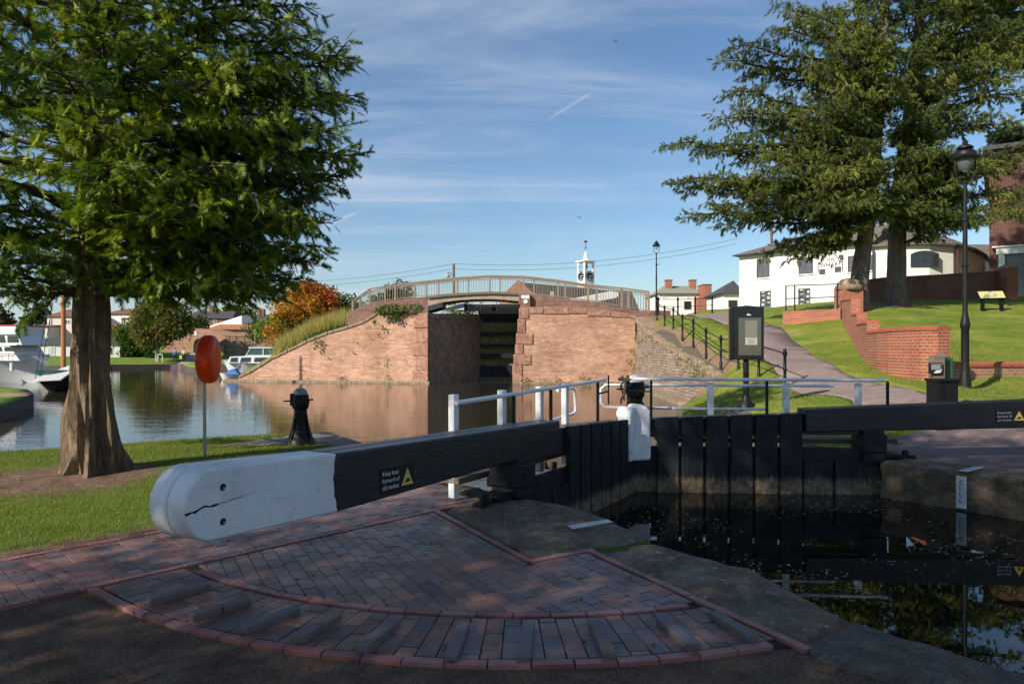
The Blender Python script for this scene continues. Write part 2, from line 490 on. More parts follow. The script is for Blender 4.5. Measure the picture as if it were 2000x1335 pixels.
def blob_leaves(clumps, nleaf, leaf, pal, seed=1, tmpl=LEAF, up=.2, squash=1.0, colf=None):
    rr = np.random.default_rng(seed); P = []; Dr = []; Sz = []; Cc = []
    for (c, r) in clumps:
        n = max(6, int(nleaf * (r ** 2)))
        v = rr.normal(size=(n, 3)); v = v / np.linalg.norm(v, axis=1, keepdims=True)
        rad = r * (1 - .55 * rr.random(n) ** 2.2) * (1 + .18 * rr.normal(size=n))
        p = np.array(c) + v * rad[:, None] * np.array([1, 1, squash])
        P.append(p); Dr.append(v * .6 + rr.normal(size=(n, 3)) * .7 + [0, 0, up]); Sz.append(leaf * (.6 + .8 * rr.random(n)))
        base = pickcol(pal, 1, rr)[0] if colf is None else colf(c)
        Cc.append(np.repeat(base[None] * .65, n, 0) + pickcol(pal, n, rr) * .35 if colf is None else np.repeat(base[None] * .8, n, 0) + pickcol(pal, n, rr) * .2)
    P = np.vstack(P); return scatter(tmpl[0], tmpl[1], P, np.vstack(Dr), np.concatenate(Sz), np.vstack(Cc), .2)
def blob_clumps(center, rad, n, cr, seed=1, hollow=.45):
    rr = np.random.default_rng(seed); out = []
    for i in range(n):
        v = rr.normal(size=3); v /= np.linalg.norm(v); t = hollow + (1 - hollow) * rr.random() ** .6
        p = np.array(center) + v * np.array(rad) * t
        out.append((p, cr * (.6 + .8 * rr.random())))
    return out

# ================================================================ terrain
WZ = -0.45
def tps(pts, lam=0.4):
    P = np.array([(p[0], p[1]) for p in pts], float); z = np.array([p[2] for p in pts], float); n = len(P)
    def U(r2): return np.where(r2 > 1e-9, .5 * r2 * np.log(np.maximum(r2, 1e-9)), 0)
    K = U(((P[:, None] - P[None]) ** 2).sum(-1)) + lam * np.eye(n)
    A = np.zeros((n + 3, n + 3)); A[:n, :n] = K; A[:n, n] = 1; A[:n, n + 1:] = P; A[n, :n] = 1; A[n + 1:, :n] = P.T
    w = np.linalg.solve(A, np.concatenate([z, [0, 0, 0]]))
    def f(x, y):
        r2 = (P[:, 0] - x) ** 2 + (P[:, 1] - y) ** 2
        return float(U(r2) @ w[:n] + w[n] + w[n + 1] * x + w[n + 2] * y)
    return f
cR = [(5.3, 9.8, 0), (6.35, 8.46, 0), (7.5, 6.5, 0), (9.6, 3, 0), (7, 10, 0.0), (9, 8, 0.0), (5.4, 10.6, 0), (5.5, 12, .02), (5.2, 13.5, -.05), (8.2, 11.5, .08), (11, 10, .15), (12, 5, .1),
      (4.9, 17, -.2), (4.9, 19.5, -.2), (5.3, 22, -.3), (6.4, 24, -.15), (14, 12, .45), (18, 10, .8), (25, 8, 1.2)]
for px, py, Y in [(1950, 757, 16.6), (2050, 760, 17), (1860, 752, 17), (2000, 775, 15), (1950, 713, 18.6), (2100, 713, 19), (1457, 788, 15), (1885, 757, 16), (1815, 741, 16.5), (1700, 718, 20), (1668, 694, 24), (1650, 655, 28), (1640, 622, 32),
                  (1533, 757, 19), (1482, 735, 21), (1442, 718, 22.8), (1408, 702, 24.5), (1379, 687, 26.7), (1354, 668, 29), (1333, 655, 31.5), (1315, 642, 34), (1298, 634, 36.5), (1283, 624, 39),
                  (1750, 776, 14.5), (1650, 760, 16.5), (1590, 735, 19.5), (1540, 700, 24), (1500, 668, 29), (1460, 640, 35), (1420, 622, 42), (1385, 613, 48),
                  (1445, 604, 66), (1340, 605, 70), (1900, 705, 18.5), (1800, 650, 26), (1900, 622, 32), (1690, 604, 34), (1760, 590, 37), (1950, 583, 43), (1600, 590, 60),
                  (1408, 748, 24), (1389, 731, 25.5), (1365, 716, 27.5), (1322, 692, 31), (1272, 655, 37), (1246, 624, 40.4)]:
    v = D(px, py, Y); cR.append((v.x, v.y, v.z))
cR += [(3, 44, 3.55), (8, 50, 3.7), (12, 58, 3.8), (30, 90, 5), (60, 60, 6), (60, 100, 6), (40, 20, 2.6), (60, 15, 3), (14, 44, 3.9), (20, 80, 5.3)]
hR0 = tps(cR, .3)
def hR(x, y): return max(-.42, min(6.4, hR0(x, y)))
cL = [(-60, 70, 0), (-90, 80, .2), (-41, 69, 0), (-35.7, 73, 0), (-29.3, 61, 0), (-26.5, 58, 0), (-17.4, 43, -.1), (-34, 85, .0), (-40, 90, .1), (-60, 100, 1), (-45, 110, 1.2), (-80, 130, 3)]
for px, py, Y in [(470, 739, 42.6), (530, 702, 42.6), (600, 670, 42.6), (680, 642, 42.6), (735, 614, 42.6), (825, 612, 42.6), (395, 688, 100), (520, 690, 75), (600, 672, 60), (500, 712, 45), (540, 690, 45.5), (600, 656, 46), (650, 634, 46.5), (690, 622, 46.5)]:
    v = D(px, py, Y); cL.append((v.x, v.y, v.z))
cL += [(-3, 46, 3.55), (3, 56, 3.6), (-6, 52, 3.6), (-12, 56, 2.4), (-22, 62, .5), (-20, 85, 2.2), (0, 80, 3.8), (25, 90, 4.5), (-10, 110, 4), (50, 135, 5), (-40, 135, 5)]
hL0 = tps(cL, .5)
def hL(x, y): return max(-.3, min(6, hL0(x, y)))

def pip(x, y, poly):
    c = False; j = len(poly) - 1
    for i in range(len(poly)):
        xi, yi = poly[i][0], poly[i][1]; xj, yj = poly[j][0], poly[j][1]
        if (yi > y) != (yj > y) and x < (xj - xi) * (y - yi) / (yj - yi) + xi: c = not c
        j = i
    return c
def resample(poly, step, closed=True):
    out = []
    n = len(poly)
    for i in range(n if closed else n - 1):
        a = Vector(poly[i][:2]); b = Vector(poly[(i + 1) % n][:2]); L = (b - a).length
        st = step(a) if callable(step) else step
        k = max(1, int(L / st))
        for j in range(k): out.append(tuple(a + (b - a) * j / k))
    if not closed: out.append(tuple(poly[-1][:2]))
    return out
def land(outline, hf, grid, overlays, base, skirt=None, colf=None, dz=0.0, rough=0):
    """grid: list of (x0,x1,y0,y1,step). overlays: (name, polygon, material, tags). base: (name, material, tags)."""
    out = resample(outline, lambda a: max(.4, a.length * .04))
    pts = [Vector(p) for p in out]; edges = [(i, (i + 1) % len(out)) for i in range(len(out))]
    for _, poly, _, _ in overlays:
        rp = resample(poly, lambda a: max(.25, a.length * .03)); b = len(pts)
        pts += [Vector(p) for p in rp]; edges += [(b + i, b + (i + 1) % len(rp)) for i in range(len(rp))]
    rr = random.Random(5)
    for (x0, x1, y0, y1, st) in grid:
        x = x0
        while x < x1:
            y = y0
            while y < y1:
                q = (x + rr.uniform(-.2, .2) * st, y + rr.uniform(-.2, .2) * st)
                if pip(q[0], q[1], outline): pts.append(Vector(q))
                y += st
            x += st
    vs, es, fs, _, _, _ = mg.delaunay_2d_cdt(pts, edges, [], 1, 1e-4)
    fs = [f for f in fs if pip(*(sum((vs[k] for k in f), Vector((0, 0))) / len(f)), outline)]
    groups = {}
    for f in fs:
        c = sum((vs[k] for k in f), Vector((0, 0))) / len(f); key = -1
        for i, (_, poly, _, _) in enumerate(overlays):
            if pip(c.x, c.y, poly): key = i; break
        groups.setdefault(key, []).append(f)
    hz_ = [hf(v.x, v.y) + (rr.uniform(-1, 1) * rough) for v in vs]
    res = {}
    for key, fl in groups.items():
        nm, mat, tags = base if key < 0 else (overlays[key][0], overlays[key][2], overlays[key][3])
        ids = {}; V = []; FF = []; C = []
        for f in fl:
            g = []
            for k in f:
                if k not in ids:
                    ids[k] = len(V); V.append(Vector((vs[k].x, vs[k].y, hz_[k] + dz))); C.append(colf(vs[k].x, vs[k].y) if colf else None)
                g.append(ids[k])
            FF.append(g)
        mats = [mat]; mis = {}
        if skirt and key < 0:
            mats.append(skirt[0])
        if skirt:
            cnt = {}
            for f in FF:
                for a in range(len(f)):
                    e = (f[a], f[(a + 1) % len(f)]); cnt[e] = cnt.get(e, 0) + 1
            for (a, b) in list(cnt):
                if (b, a) not in cnt:
                    pa, pb = V[a], V[b]
                    if key >= 0 and False: continue
                    k = len(V); V += [Vector((pa.x, pa.y, skirt[1])), Vector((pb.x, pb.y, skirt[1]))]; C += [C[a], C[b]]
                    if key < 0: mis[len(FF)] = 1
                    FF.append([b, a, k, k + 1])
            if key >= 0: pass
        o = finish(nm, V, FF, mats, None, False, cols=C if colf else None, mis=mis)
        for p in o.data.polygons:
            if p.normal.z > .3: p.use_smooth = True
        for a, b in tags.items(): o[a] = b
        res[nm] = o
    return res

# ---------------------------------------------------------------- ground materials
def groundmat(name, g1, g2, g3, dirt1=(.085, .05, .034), dirt2=(.26, .175, .125), fine=40):
    """grass that wears to earth where the red channel says so"""
    m, nt, b = mk(name); b.inputs['Roughness'].default_value = .95; b.inputs['Specular IOR Level'].default_value = .15
    pos = geo_pos(nt)
    g = ramp(nt, noise(nt, pos, .7, 9, .75), [(.34, g1), (.5, g2), (.66, g3)])
    g = mixc(nt, .75, g, ramp(nt, noise(nt, pos, fine, 5, .8), [(.25, (.35, .38, .3)), (.75, (1.6, 1.6, 1.4))]), 'MULTIPLY')
    d = ramp(nt, noise(nt, pos, 3, 8, .7), [(.3, dirt1), (.7, dirt2)])
    d = mixc(nt, .6, d, ramp(nt, noise(nt, pos, 42, 6, .85), [(.36, (.25, .25, .25)), (.64, (1.9, 1.8, 1.7))]), 'MULTIPLY')
    at = nd(nt, 'ShaderNodeVertexColor', layer_name='Col'); sp = nd(nt, 'ShaderNodeSeparateColor'); nt.links.new(at.outputs[0], sp.inputs[0])
    f = mrange(nt, mth(nt, 'ADD', sp.outputs[0], mth(nt, 'MULTIPLY', mth(nt, 'SUBTRACT', noise(nt, pos, 5, 8, .75), .5), 1.1)), .38, .62)
    nt.links.new(mixc(nt, f, g, d), b.inputs['Base Color'])
    bump(nt, b, mth(nt, 'ADD', noise(nt, pos, fine, 6, .8), mth(nt, 'MULTIPLY', noise(nt, pos, 6, 5, .7), 1.5)), .9, .03)
    return m
m_grass = groundmat('grass_ground', (.06, .105, .012), (.10, .15, .018), (.17, .18, .04))
m_bankgrass = groundmat('bank_grass', (.085, .14, .016), (.15, .19, .026), (.26, .24, .065), (.16, .10, .06), (.25, .18, .12), fine=14)
m_fargrass = groundmat('far_grass', (.10, .17, .02), (.14, .21, .03), (.2, .23, .06), (.3, .22, .12), (.4, .3, .18), fine=5)
m_soil = M('soil', (.035, .026, .02), (.07, .05, .036), 2.5, .95, .9, 40, bd=.02, c3=(.10, .07, .05))
m_earthedge = M('earth_edge', (.05, .045, .035), (.12, .10, .075), 3, .9, .8, 14, bd=.03, c3=(.08, .08, .04))
m_gravel = M('gravel_edge', (.14, .12, .10), (.22, .19, .16), 9, .95, .9, 70, bd=.012)
m_stone = M('coping_stone', (.10, .088, .07), (.19, .17, .14), 3.2, .85, .8, 22, bd=.02, c3=(.26, .24, .20))

def stonemat(name, a, b_, c, moss=(.055, .065, .012), amt=.8, lichen=.7):
    m, nt, b = mk(name); b.inputs['Roughness'].default_value = .85; b.inputs['Specular IOR Level'].default_value = .3
    pos = geo_pos(nt)
    col = ramp(nt, noise(nt, pos, 2.6, 10, .7), [(.3, a), (.52, b_), (.75, c)])
    col = mixc(nt, .85, col, ramp(nt, noise(nt, pos, 38, 6, .8), [(.3, (.35, .35, .35)), (.7, (1.7, 1.65, 1.6))]), 'MULTIPLY')
    col = mixc(nt, .8, col, ramp(nt, noise(nt, pos, 5.5, 7, .75, .5), [(.34, (.45, .42, .40)), (.66, (1.4, 1.36, 1.3))]), 'MULTIPLY')
    col = mixc(nt, mth(nt, 'MULTIPLY', mrange(nt, noise(nt, pos, 2.1, 8, .7, .6), .54, .66), amt), col, moss)
    col = mixc(nt, mth(nt, 'MULTIPLY', mrange(nt, noise(nt, pos, 9, 8, .85), .58, .64), lichen), col, (.50, .50, .47))
    nt.links.new(col, b.inputs['Base Color'])
    bump(nt, b, mth(nt, 'ADD', noise(nt, pos, 9, 8, .75), mth(nt, 'MULTIPLY', noise(nt, pos, 70, 4, .7), .3)), .9, .025)
    return m
m_cope = stonemat('worn_coping', (.085, .066, .05), (.16, .13, .10), (.25, .215, .17), moss=(.10, .115, .02), lichen=.9)
m_cope2 = stonemat('smooth_concrete', (.075, .062, .055), (.11, .095, .082), (.16, .14, .12), amt=.25, lichen=.35)
m_lockwall = stonemat('lock_wall_stone', (.09, .065, .042), (.16, .12, .08), (.27, .22, .16), moss=(.085, .09, .018), amt=.95, lichen=.4)

def watermat(name, base, rough, s1, b1, stretch):
    m, nt, b = mk(name); b.inputs['Base Color'].default_value = c4(base); b.inputs['Roughness'].default_value = rough
    b.inputs['IOR'].default_value = 1.33; b.inputs['Specular IOR Level'].default_value = .62
    pos = geo_pos(nt, stretch)
    h = mth(nt, 'ADD', noise(nt, pos, s1, 3, .55, .4), mth(nt, 'MULTIPLY', noise(nt, pos, s1 * .22, 2, .5), 1.6))
    bump(nt, b, h, b1, .02)
    return m
m_basin = watermat('basin_water', (.030, .027, .016), .02, 3.2, .20, (.7, 1.5, 1))
m_lockw = watermat('still_water', (.005, .0055, .004), .015, 1.6, .035, (1, 1, 1))

def poly_obj(name, pts, z, mat, **tags):
    b = MB(); b.add([(p[0], p[1], z) for p in pts], [tuple(range(len(pts)))])
    o = ob(name, b, mat)
    for k, v in tags.items(): o[k] = v
    return o
poly_obj('ground', [(-2500, -600), (2500, -600), (2500, 3000), (-2500, 3000)], -1.3, M('far_ground', (.07, .10, .03), (.10, .11, .05), .01, .95), kind='structure')
HL = Vector((.02, 7.6, 0)); MT = Vector((1.735, 10.28, 0)); HRt = Vector((5.21, 10.08, 0))
poly_obj('basin_water', [(-130, 4), (-.2, 7.4), (1.735, 10.28), (5.25, 10.08), (12, 11), (12, 40), (20, 64), (-130, 76)], WZ, m_basin, kind='structure')
poly_obj('lock_water', [(.02, 7.6), (-3, 3), (2, -14), (24, -20), (5.25, 10.05), (1.735, 10.25)], WZ - .02, m_lockw, kind='structure')

# ---------------------------------------------------------------- near bank
gx = lambda px, py, z=0: tuple(G(px, py, z)[:2])
near_out = [(-.02, 7.15), gx(985, 985), gx(860, 935), (-2.2, 11.3), gx(705, 862), gx(640, 842), gx(560, 845), gx(500, 850), gx(250, 865), gx(0, 881), (-14, 9.5), (-40, 9), (-40, -16), (17, -16),
            (4.35, .5), gx(2000, 1322), gx(1665, 1216), gx(1272, 1062), gx(1190, 1022), (.46, 7.1), (.2, 7.3)]
near_out[0] = (.1, 7.35)
A0 = Vector(gx(0, 1190)); A1 = Vector(gx(850, 1000)); Ad = (A1 - A0).normalized(); An = Vector((Ad.y, -Ad.x))    # An points to the camera side
G0 = Vector(gx(0, 1100)); G1 = Vector(gx(868, 940)); Gd = (G1 - G0).normalized(); Gn = Vector((Gd.y, -Gd.x))
P1 = Vector(gx(850, 1000)); P2 = Vector(gx(1035, 1100)); P3 = Vector(gx(1150, 1079)); P4 = Vector(gx(1560, 1266))
AC = Vector((.039, 7.836)); R1, R2 = 3.66, 4.30
TRUNK = G(187, 918)
def dirt_near(x, y):
    v = Vector((x, y)); d = 0
    if (v - A0).dot(An) > -.1 and (v - AC).length > 4.2: d = 1.1
    s = (v - G0).dot(Gn)
    if -.30 < s < .5: d = max(d, .75)
    if -.75 < s <= -.30: d = max(d, .36)
    t = ((v - Vector(TRUNK[:2])) * 1.0)
    d = max(d, 1.05 - (Vector((t.x * .8 + .1, (t.y + .55) * .9)).length) / 1.75)
    t2 = v - Vector(gx(120, 955)); d = max(d, .55 - t2.length / 2.4)
    if x < -2.2 and y < 4.9: d = min(d, 1.0)
    return (max(0, min(1.1, d)), 0, 0)
bk_edge = [gx(420, 872), gx(520, 856), gx(585, 846), gx(642, 840), (-2.7, 12.4), gx(710, 862), gx(760, 880), gx(860, 940), gx(845, 950), gx(700, 882), gx(640, 868), gx(540, 869)]
def h_near(x, y):
    return 0.0 + .012 * math.sin(x * 1.3 + y * .7) * (1 if (Vector((x, y)) - A0).dot(An) < -1.2 else 0)
near = land(near_out, h_near, [(-8.5, 3, .5, 13.2, .28), (-40, -8.5, -16, 10, 3), (-8, 17, -16, .5, 2)],
     [('towpath_edge', [(p[0], p[1]) for p in bk_edge], m_gravel, {'kind': 'structure'})],
     ('grass_bank', m_grass, {'kind': 'structure'}), skirt=(m_earthedge, -1.2), colf=dirt_near)

# grass blades on the near bank
def blades(name, n, region, hf, hgt, wid, pal, mask, mat, seed=2, lean=.5, label='short green grass', tuft=1, colf=None):
    rr = np.random.default_rng(seed)
    x0, x1, y0, y1 = region; pts = []
    X = rr.uniform(x0, x1, n); Y = rr.uniform(y0, y1, n)
    keep = [i for i in range(n) if mask(X[i], Y[i], rr)]
    X = X[keep]; Y = Y[keep]; Z = np.array([hf(a, b) for a, b in zip(X, Y)])
    m = len(X)
    if tuft > 1:
        X = np.repeat(X, tuft) + rr.normal(size=m * tuft) * hgt * .25; Y = np.repeat(Y, tuft) + rr.normal(size=m * tuft) * hgt * .25; Z = np.repeat(Z, tuft); m *= tuft
    h = hgt * (.5 + .9 * rr.random(m)); a = rr.random(m) * 6.28
    P = np.stack([X, Y, Z - .005], 1); w = np.stack([np.cos(a), np.sin(a), 0 * a], 1) * (wid * (.6 + .8 * rr.random((m, 1))))
    tip = P + np.stack([rr.normal(size=m) * lean * h, rr.normal(size=m) * lean * h, h], 1)
    V = np.stack([P - w, P + w, tip], 1).reshape(-1, 3); T = np.arange(m * 3).reshape(-1, 3)
    C = np.repeat(pickcol(pal, m, rr), 3, 0)
    o = tri_obj(name, V, T, np.clip(C, .003, 1), mat); o['kind'] = 'stuff'; o['label'] = label; o['category'] = 'grass'
    return o
m_leafg = leafmat('grass_blade', .6, .4)
def gmask(x, y, rr):
    if not pip(x, y, near_out): return False
    v = Vector((x, y))
    if (v - G0).dot(Gn) > -.12: return False
    if pip(x, y, bk_edge): return False
    d = dirt_near(x, y)[0] + rr.normal() * .14 + .13 * math.sin(x * 3.7 + 1.3 * math.sin(y * 2.9)) * math.sin(y * 4.1 + x)
    return d < .42
blades('grass', 150000, (-9.5, -.5, 4.4, 13.2), h_near, .042, .0032, [(.13, .20, .018), (.19, .25, .025), (.25, .27, .05), (.10, .16, .016), (.26, .22, .09)], gmask, m_leafg, label='short mown grass on the near bank under the tree')
def gm2(x, y, rr):
    v = Vector((x, y)); 
    if (v - AC).length < 4.36 or (v - A0).dot(An) < .1: return False
    k = math.sin(x * 2.3 + 1) * math.sin(y * 3.1 + x) + rr.normal() * .35
    if (v - P4).dot(Vector((.87, .48))) > .25: return False
    return k > .75
blades('grass_tuft', 5200, (-3.6, 2.4, 2.6, 5.0), lambda x, y: 0, .032, .003, [(.05, .085, .015), (.09, .11, .03), (.12, .11, .05)], gm2, m_leafg, seed=9, tuft=3, label='sparse tufts of grass in the bare earth at the front')

# ---------------------------------------------------------------- brick paving
m_pave = colmat('paver_brick', .52, .35, 60, .003, .55)
m_joint = M('paving_joint', (.018, .015, .013), (.03, .026, .02), 20, .95)
PAL_M = [(.20, .10, .085), (.165, .095, .088), (.13, .10, .10), (.24, .115, .08), (.185, .105, .095), (.27, .14, .09), (.175, .098, .09), (.145, .105, .105)]
def clip(poly, p, n):
    out = []
    for i in range(len(poly)):
        a = poly[i]; b = poly[(i + 1) % len(poly)]; da = (a - p).dot(n); db = (b - p).dot(n)
        if da >= 0: out.append(a)
        if (da >= 0) != (db >= 0): out.append(a + (b - a) * (da / (da - db)))
    return out
def area(p): return abs(sum(p[i].x * p[(i + 1) % len(p)].y - p[(i + 1) % len(p)].x * p[i].y for i in range(len(p)))) / 2
def brick(mb, poly, z0, z1, gap=.0045, ch=.004):
    if len(poly) < 3 or area(poly) < .0012: return
    c = sum(poly, Vector((0, 0))) / len(poly)
    if sum(poly[i].x * poly[(i + 1) % len(poly)].y - poly[(i + 1) % len(poly)].x * poly[i].y for i in range(len(poly))) < 0: poly = poly[::-1]
    def shrink(k):
        o = []
        for p in poly:
            d = p - c; L = d.length; o.append(c + d * max(.2, (L - k) / L))
        return o
    tx, ty = R.uniform(-.008, .008), R.uniform(-.008, .008); dz = R.uniform(-.0022, .0022)
    a = shrink(gap); b = shrink(gap + ch); n = len(poly)
    zz = lambda p, z: z + dz + (p - c).x * tx + (p - c).y * ty
    V = [(p.x, p.y, z0) for p in a] + [(p.x, p.y, zz(p, z1 - ch)) for p in a] + [(p.x, p.y, zz(p, z1)) for p in b]
    Fc = [tuple(range(2 * n, 3 * n))]
    for r in range(2):
        for i in range(n):
            j = (i + 1) % n; Fc.append((r * n + i, r * n + j, (r + 1) * n + j, (r + 1) * n + i))
    mb.add(V, Fc)
def courses(mb, org, along, across, region, bounds, clipper, L=.215, W=.103, z1=.02, pal=PAL_M):
    """rows of bricks laid along 'along' in half bond"""
    a0, a1, b0, b1 = bounds; k = 0; b = b0
    while b < b1:
        a = a0 + (k % 2) * L / 2 + R.uniform(-.02, .02); k += 1
        while a < a1:
            q = [org + along * x + across * y for x, y in ((a, b), (a + L, b), (a + L, b + W), (a, b + W))]
            c = (q[0] + q[2]) / 2
            if region(c) or any(region(p) for p in q):
                q = clipper(c, q)
                if len(q) >= 3:
                    t = R.random(); i = R.choice(pal); j = R.choice(pal)
                    s = R.uniform(.8, 1.25); mb.col = tuple((i[m] * t + j[m] * (1 - t)) * s for m in range(3))
                    brick(mb, q, -.03, z1)
            a += L
        b += W
pv = MB()
ud = (P2 - P1).normalized(); un = Vector((-ud.y, ud.x)); wd = (P3 - P2).normalized(); wn_ = Vector((wd.y, -wd.x))   # wn_ points to the camera side
b3 = (P4 - P3).normalized(); b3n = Vector((b3.y, -b3.x))    # to the camera-left side
b1n = Vector((ud.y, -ud.x))
def in_main(p):
    if (p - AC).length > R1 - .05 or (p - A0).dot(An) < .05: return False
    if (p - P2).dot(ud) > .06 and (p - P2).dot(Vector((.86, .5))) < .12: return True
    if (p - P2).dot(Vector((.86, .5))) < 0: return (p - P1).dot(b1n) > .05
    return (p - P2).dot(wn_) > .05 and (p - P3).dot(b3n) > .05
def clip_main(c, q):
    q = clip(q, A0 + An * .05, An)
    r = (c - AC).normalized(); q = clip(q, AC + r * (R1 - .05), -r) if q else q
    if not q: return q
    if (c - P2).dot(ud) > .10 and (c - P2).dot(Vector((.86, .5))) < .12: return q
    if (c - P2).dot(Vector((.86, .5))) < 0: q = clip(q, P1 + b1n * .05, b1n)
    else:
        q = clip(q, P2 + wn_ * .05, wn_)
        if q: q = clip(q, P3 + b3n * .05, b3n)
    return q
courses(pv, P1, ud, Vector((ud.y, -ud.x)), in_main, (-2, 5, -.5, 4.2), clip_main)
# strip behind: bricks square to its kerb line
kE0 = Vector(gx(866, 940)); kE1 = Vector(gx(985, 990)); kd = (kE1 - kE0).normalized(); kn = Vector((kd.y, -kd.x))
def in_strip(p):
    return (p - A0).dot(An) < -.05 and (p - G0).dot(Gn) > .02 and (p - kE0).dot(kn) > .12 and (p - A0).dot(Ad) > -5
def clip_strip(c, q):
    q = clip(q, A0 - An * .05, -An)
    if q: q = clip(q, G0 + Gn * .02, Gn)
    if q: q = clip(q, kE0 + kn * .12, kn)
    return q
courses(pv, A0 + Gn * 0, An, Ad, in_strip, (-3, .2, -5.2, 6.5), clip_strip)
# the ring between the two arcs: bricks laid along the radius
def in_ring_ang():
    aa = math.atan2(*(P4 - AC)[::-1])
    return aa
ang1 = math.atan2(P4.y - AC.y, P4.x - AC.x); ang0 = ang1 - 2.05
rm = (R1 + R2) / 2; na = int((ang1 - ang0) * rm / .108)
def in_ring(p): return (p - A0).dot(An) > .05 and (p - P3).dot(b3n) > .05
for i in range(na):
    t0 = ang0 + (ang1 - ang0) * i / na; t1 = ang0 + (ang1 - ang0) * (i + 1) / na
    r = R1 + .055; first = True; off = [.0, .11, .06, .16][i % 4]
    while r < R2 - .06:
        rn = min(R2 - .052, r + (.215 - off if first else .215)); first = False
        if R2 - .052 - rn < .04: rn = R2 - .052
        q = [AC + Vector((math.cos(t), math.sin(t))) * rr_ for rr_, t in ((r, t0), (rn, t0), (rn, t1), (r, t1))]
        c = (q[0] + q[2]) / 2
        if in_ring(c) or any(in_ring(p) for p in q):
            q = clip(q, A0 + An * .05, An)
            if q: q = clip(q, P3 + b3n * .05, b3n)
            if len(q) >= 3:
                s = R.uniform(.75, 1.15); i_ = R.choice(PAL_M); pv.col = tuple(x * s for x in i_); brick(pv, q, -.03, .02)
        r = rn
# pink edging bricks
PINK = [(.28, .105, .095), (.32, .13, .115), (.25, .095, .085), (.35, .155, .14)]
def band(pts, w=.06, L=.225, z1=.026):
    for i in range(len(pts) - 1):
        a, b = pts[i], pts[i + 1]; d = (b - a); n = max(1, round(d.length / L)); e = d.normalized(); s = Vector((-e.y, e.x)) * w / 2
        for k in range(n):
            p = a + d * k / n; q = a + d * (k + 1) / n
            c = R.choice(PINK); t = R.uniform(.75, 1.1); pv.col = tuple(x * t for x in c)
            brick(pv, [p - s, q - s, q + s, p + s], -.03, z1, .003)
def line_isect(p, d, q, e):
    den = d.x * e.y - d.y * e.x; t = ((q.x - p.x) * e.y - (q.y - p.y) * e.x) / den; return p + d * t
band([A0 - Ad * 5, P1 + Ad * .05]); band([P1 - ud * .05, P2]); band([P2, P3 + wd * .05]); band([P3, P4 + b3 * .06])
band([P1 + Ad * .05, P1 + Ad * .62]);
band([G0 - Gd * 5 + Gn * .0, G1 - Gd * .3], w=.07)
def arc(r, z1=.026):
    st = .225 / r; t = ang1 + (.02 if r > 4 else .0)
    pts = []
    while True:
        p = AC + Vector((math.cos(t), math.sin(t))) * r
        if (p - A0).dot(An) < .0: break
        if (p - P3).dot(b3n) > -.03: pts.append(p)
        t -= st
        if t < ang0 - .4: break
    for i in range(len(pts) - 1): band([pts[i], pts[i + 1]], L=.5)
    return pts[-1]
arc(R1); eo = arc(R2)
band([eo, Vector(gx(50, 1099))])
pvo = ob('brick_paving', pv, m_pave, kind='structure')
poly_obj('paving_bed', [gx(0, 1190) if False else tuple(A0 - Ad * 5.1), tuple(P1), tuple(P2), tuple(P3), tuple(P4)] +
         [tuple(AC + Vector((math.cos(ang1 - k * .05), math.sin(ang1 - k * .05))) * R2) for k in range(1, 37) if (AC + Vector((math.cos(ang1 - k * .05), math.sin(ang1 - k * .05))) * R2 - A0).dot(An) > 0] , .006, m_joint, kind='structure')
poly_obj('strip_bed', [tuple(A0 - Ad * 5.1), tuple(P1 + Ad * .6), tuple(kE0 + Vector((.1, -.1))), tuple(G1 - Gd * .3), tuple(G0 - Gd * 5)], .004, m_joint, kind='structure')

# raised brick footing bars
m_bar = M('footing_brick', (.15, .122, .122), (.105, .09, .095), 9, .55, .5, 60, bd=.003)
m_bar2 = M('footing_brick_brown', (.17, .11, .10), (.12, .088, .085), 9, .6, .5, 60, bd=.003)
bars = [((290, 1168), (408, 1136)), ((372, 1198), (486, 1164)), ((474, 1221), (580, 1182)), ((578, 1242), (658, 1194)), ((705, 1260), (772, 1206)),
        ((880, 1278), (906, 1213)), ((1022, 1279), (1032, 1214)), ((1190, 1270), (1160, 1206)), ((1358, 1256), (1292, 1203)), ((1472, 1241), (1394, 1190))]
ordn = ['first', 'second', 'third', 'fourth', 'fifth', 'sixth', 'seventh', 'eighth', 'ninth', 'tenth']
for i, (a, b) in enumerate(bars):
    p = G(*a, .06); q = G(*b, .06); L = (q - p).length; fr = Fr(((p + q) / 2).xy.to_3d(), (q - p))
    mb = MB()
    if i in (3, 7, 9, 1):
        mb.fbox(fr, -L / 2, -.004, -.036, .036, -.02, .062); mb.fbox(fr, .004, L / 2, -.036, .036, -.02, .058)
    else: mb.fbox(fr, -L / 2, L / 2, -.036, .036, -.02, .06)
    ob('footing_bar', mb, m_bar if i in (4, 5, 6, 8, 9, 2) else m_bar2, origin=fr.o, bevel=.006, cat='footing bar', group='raised footing bars on the brick arc',
       label=('leftmost' if i == 0 else 'rightmost' if i == 9 else ordn[i] + ' from left') + ' of ten raised brick footing bars on the paving arc')

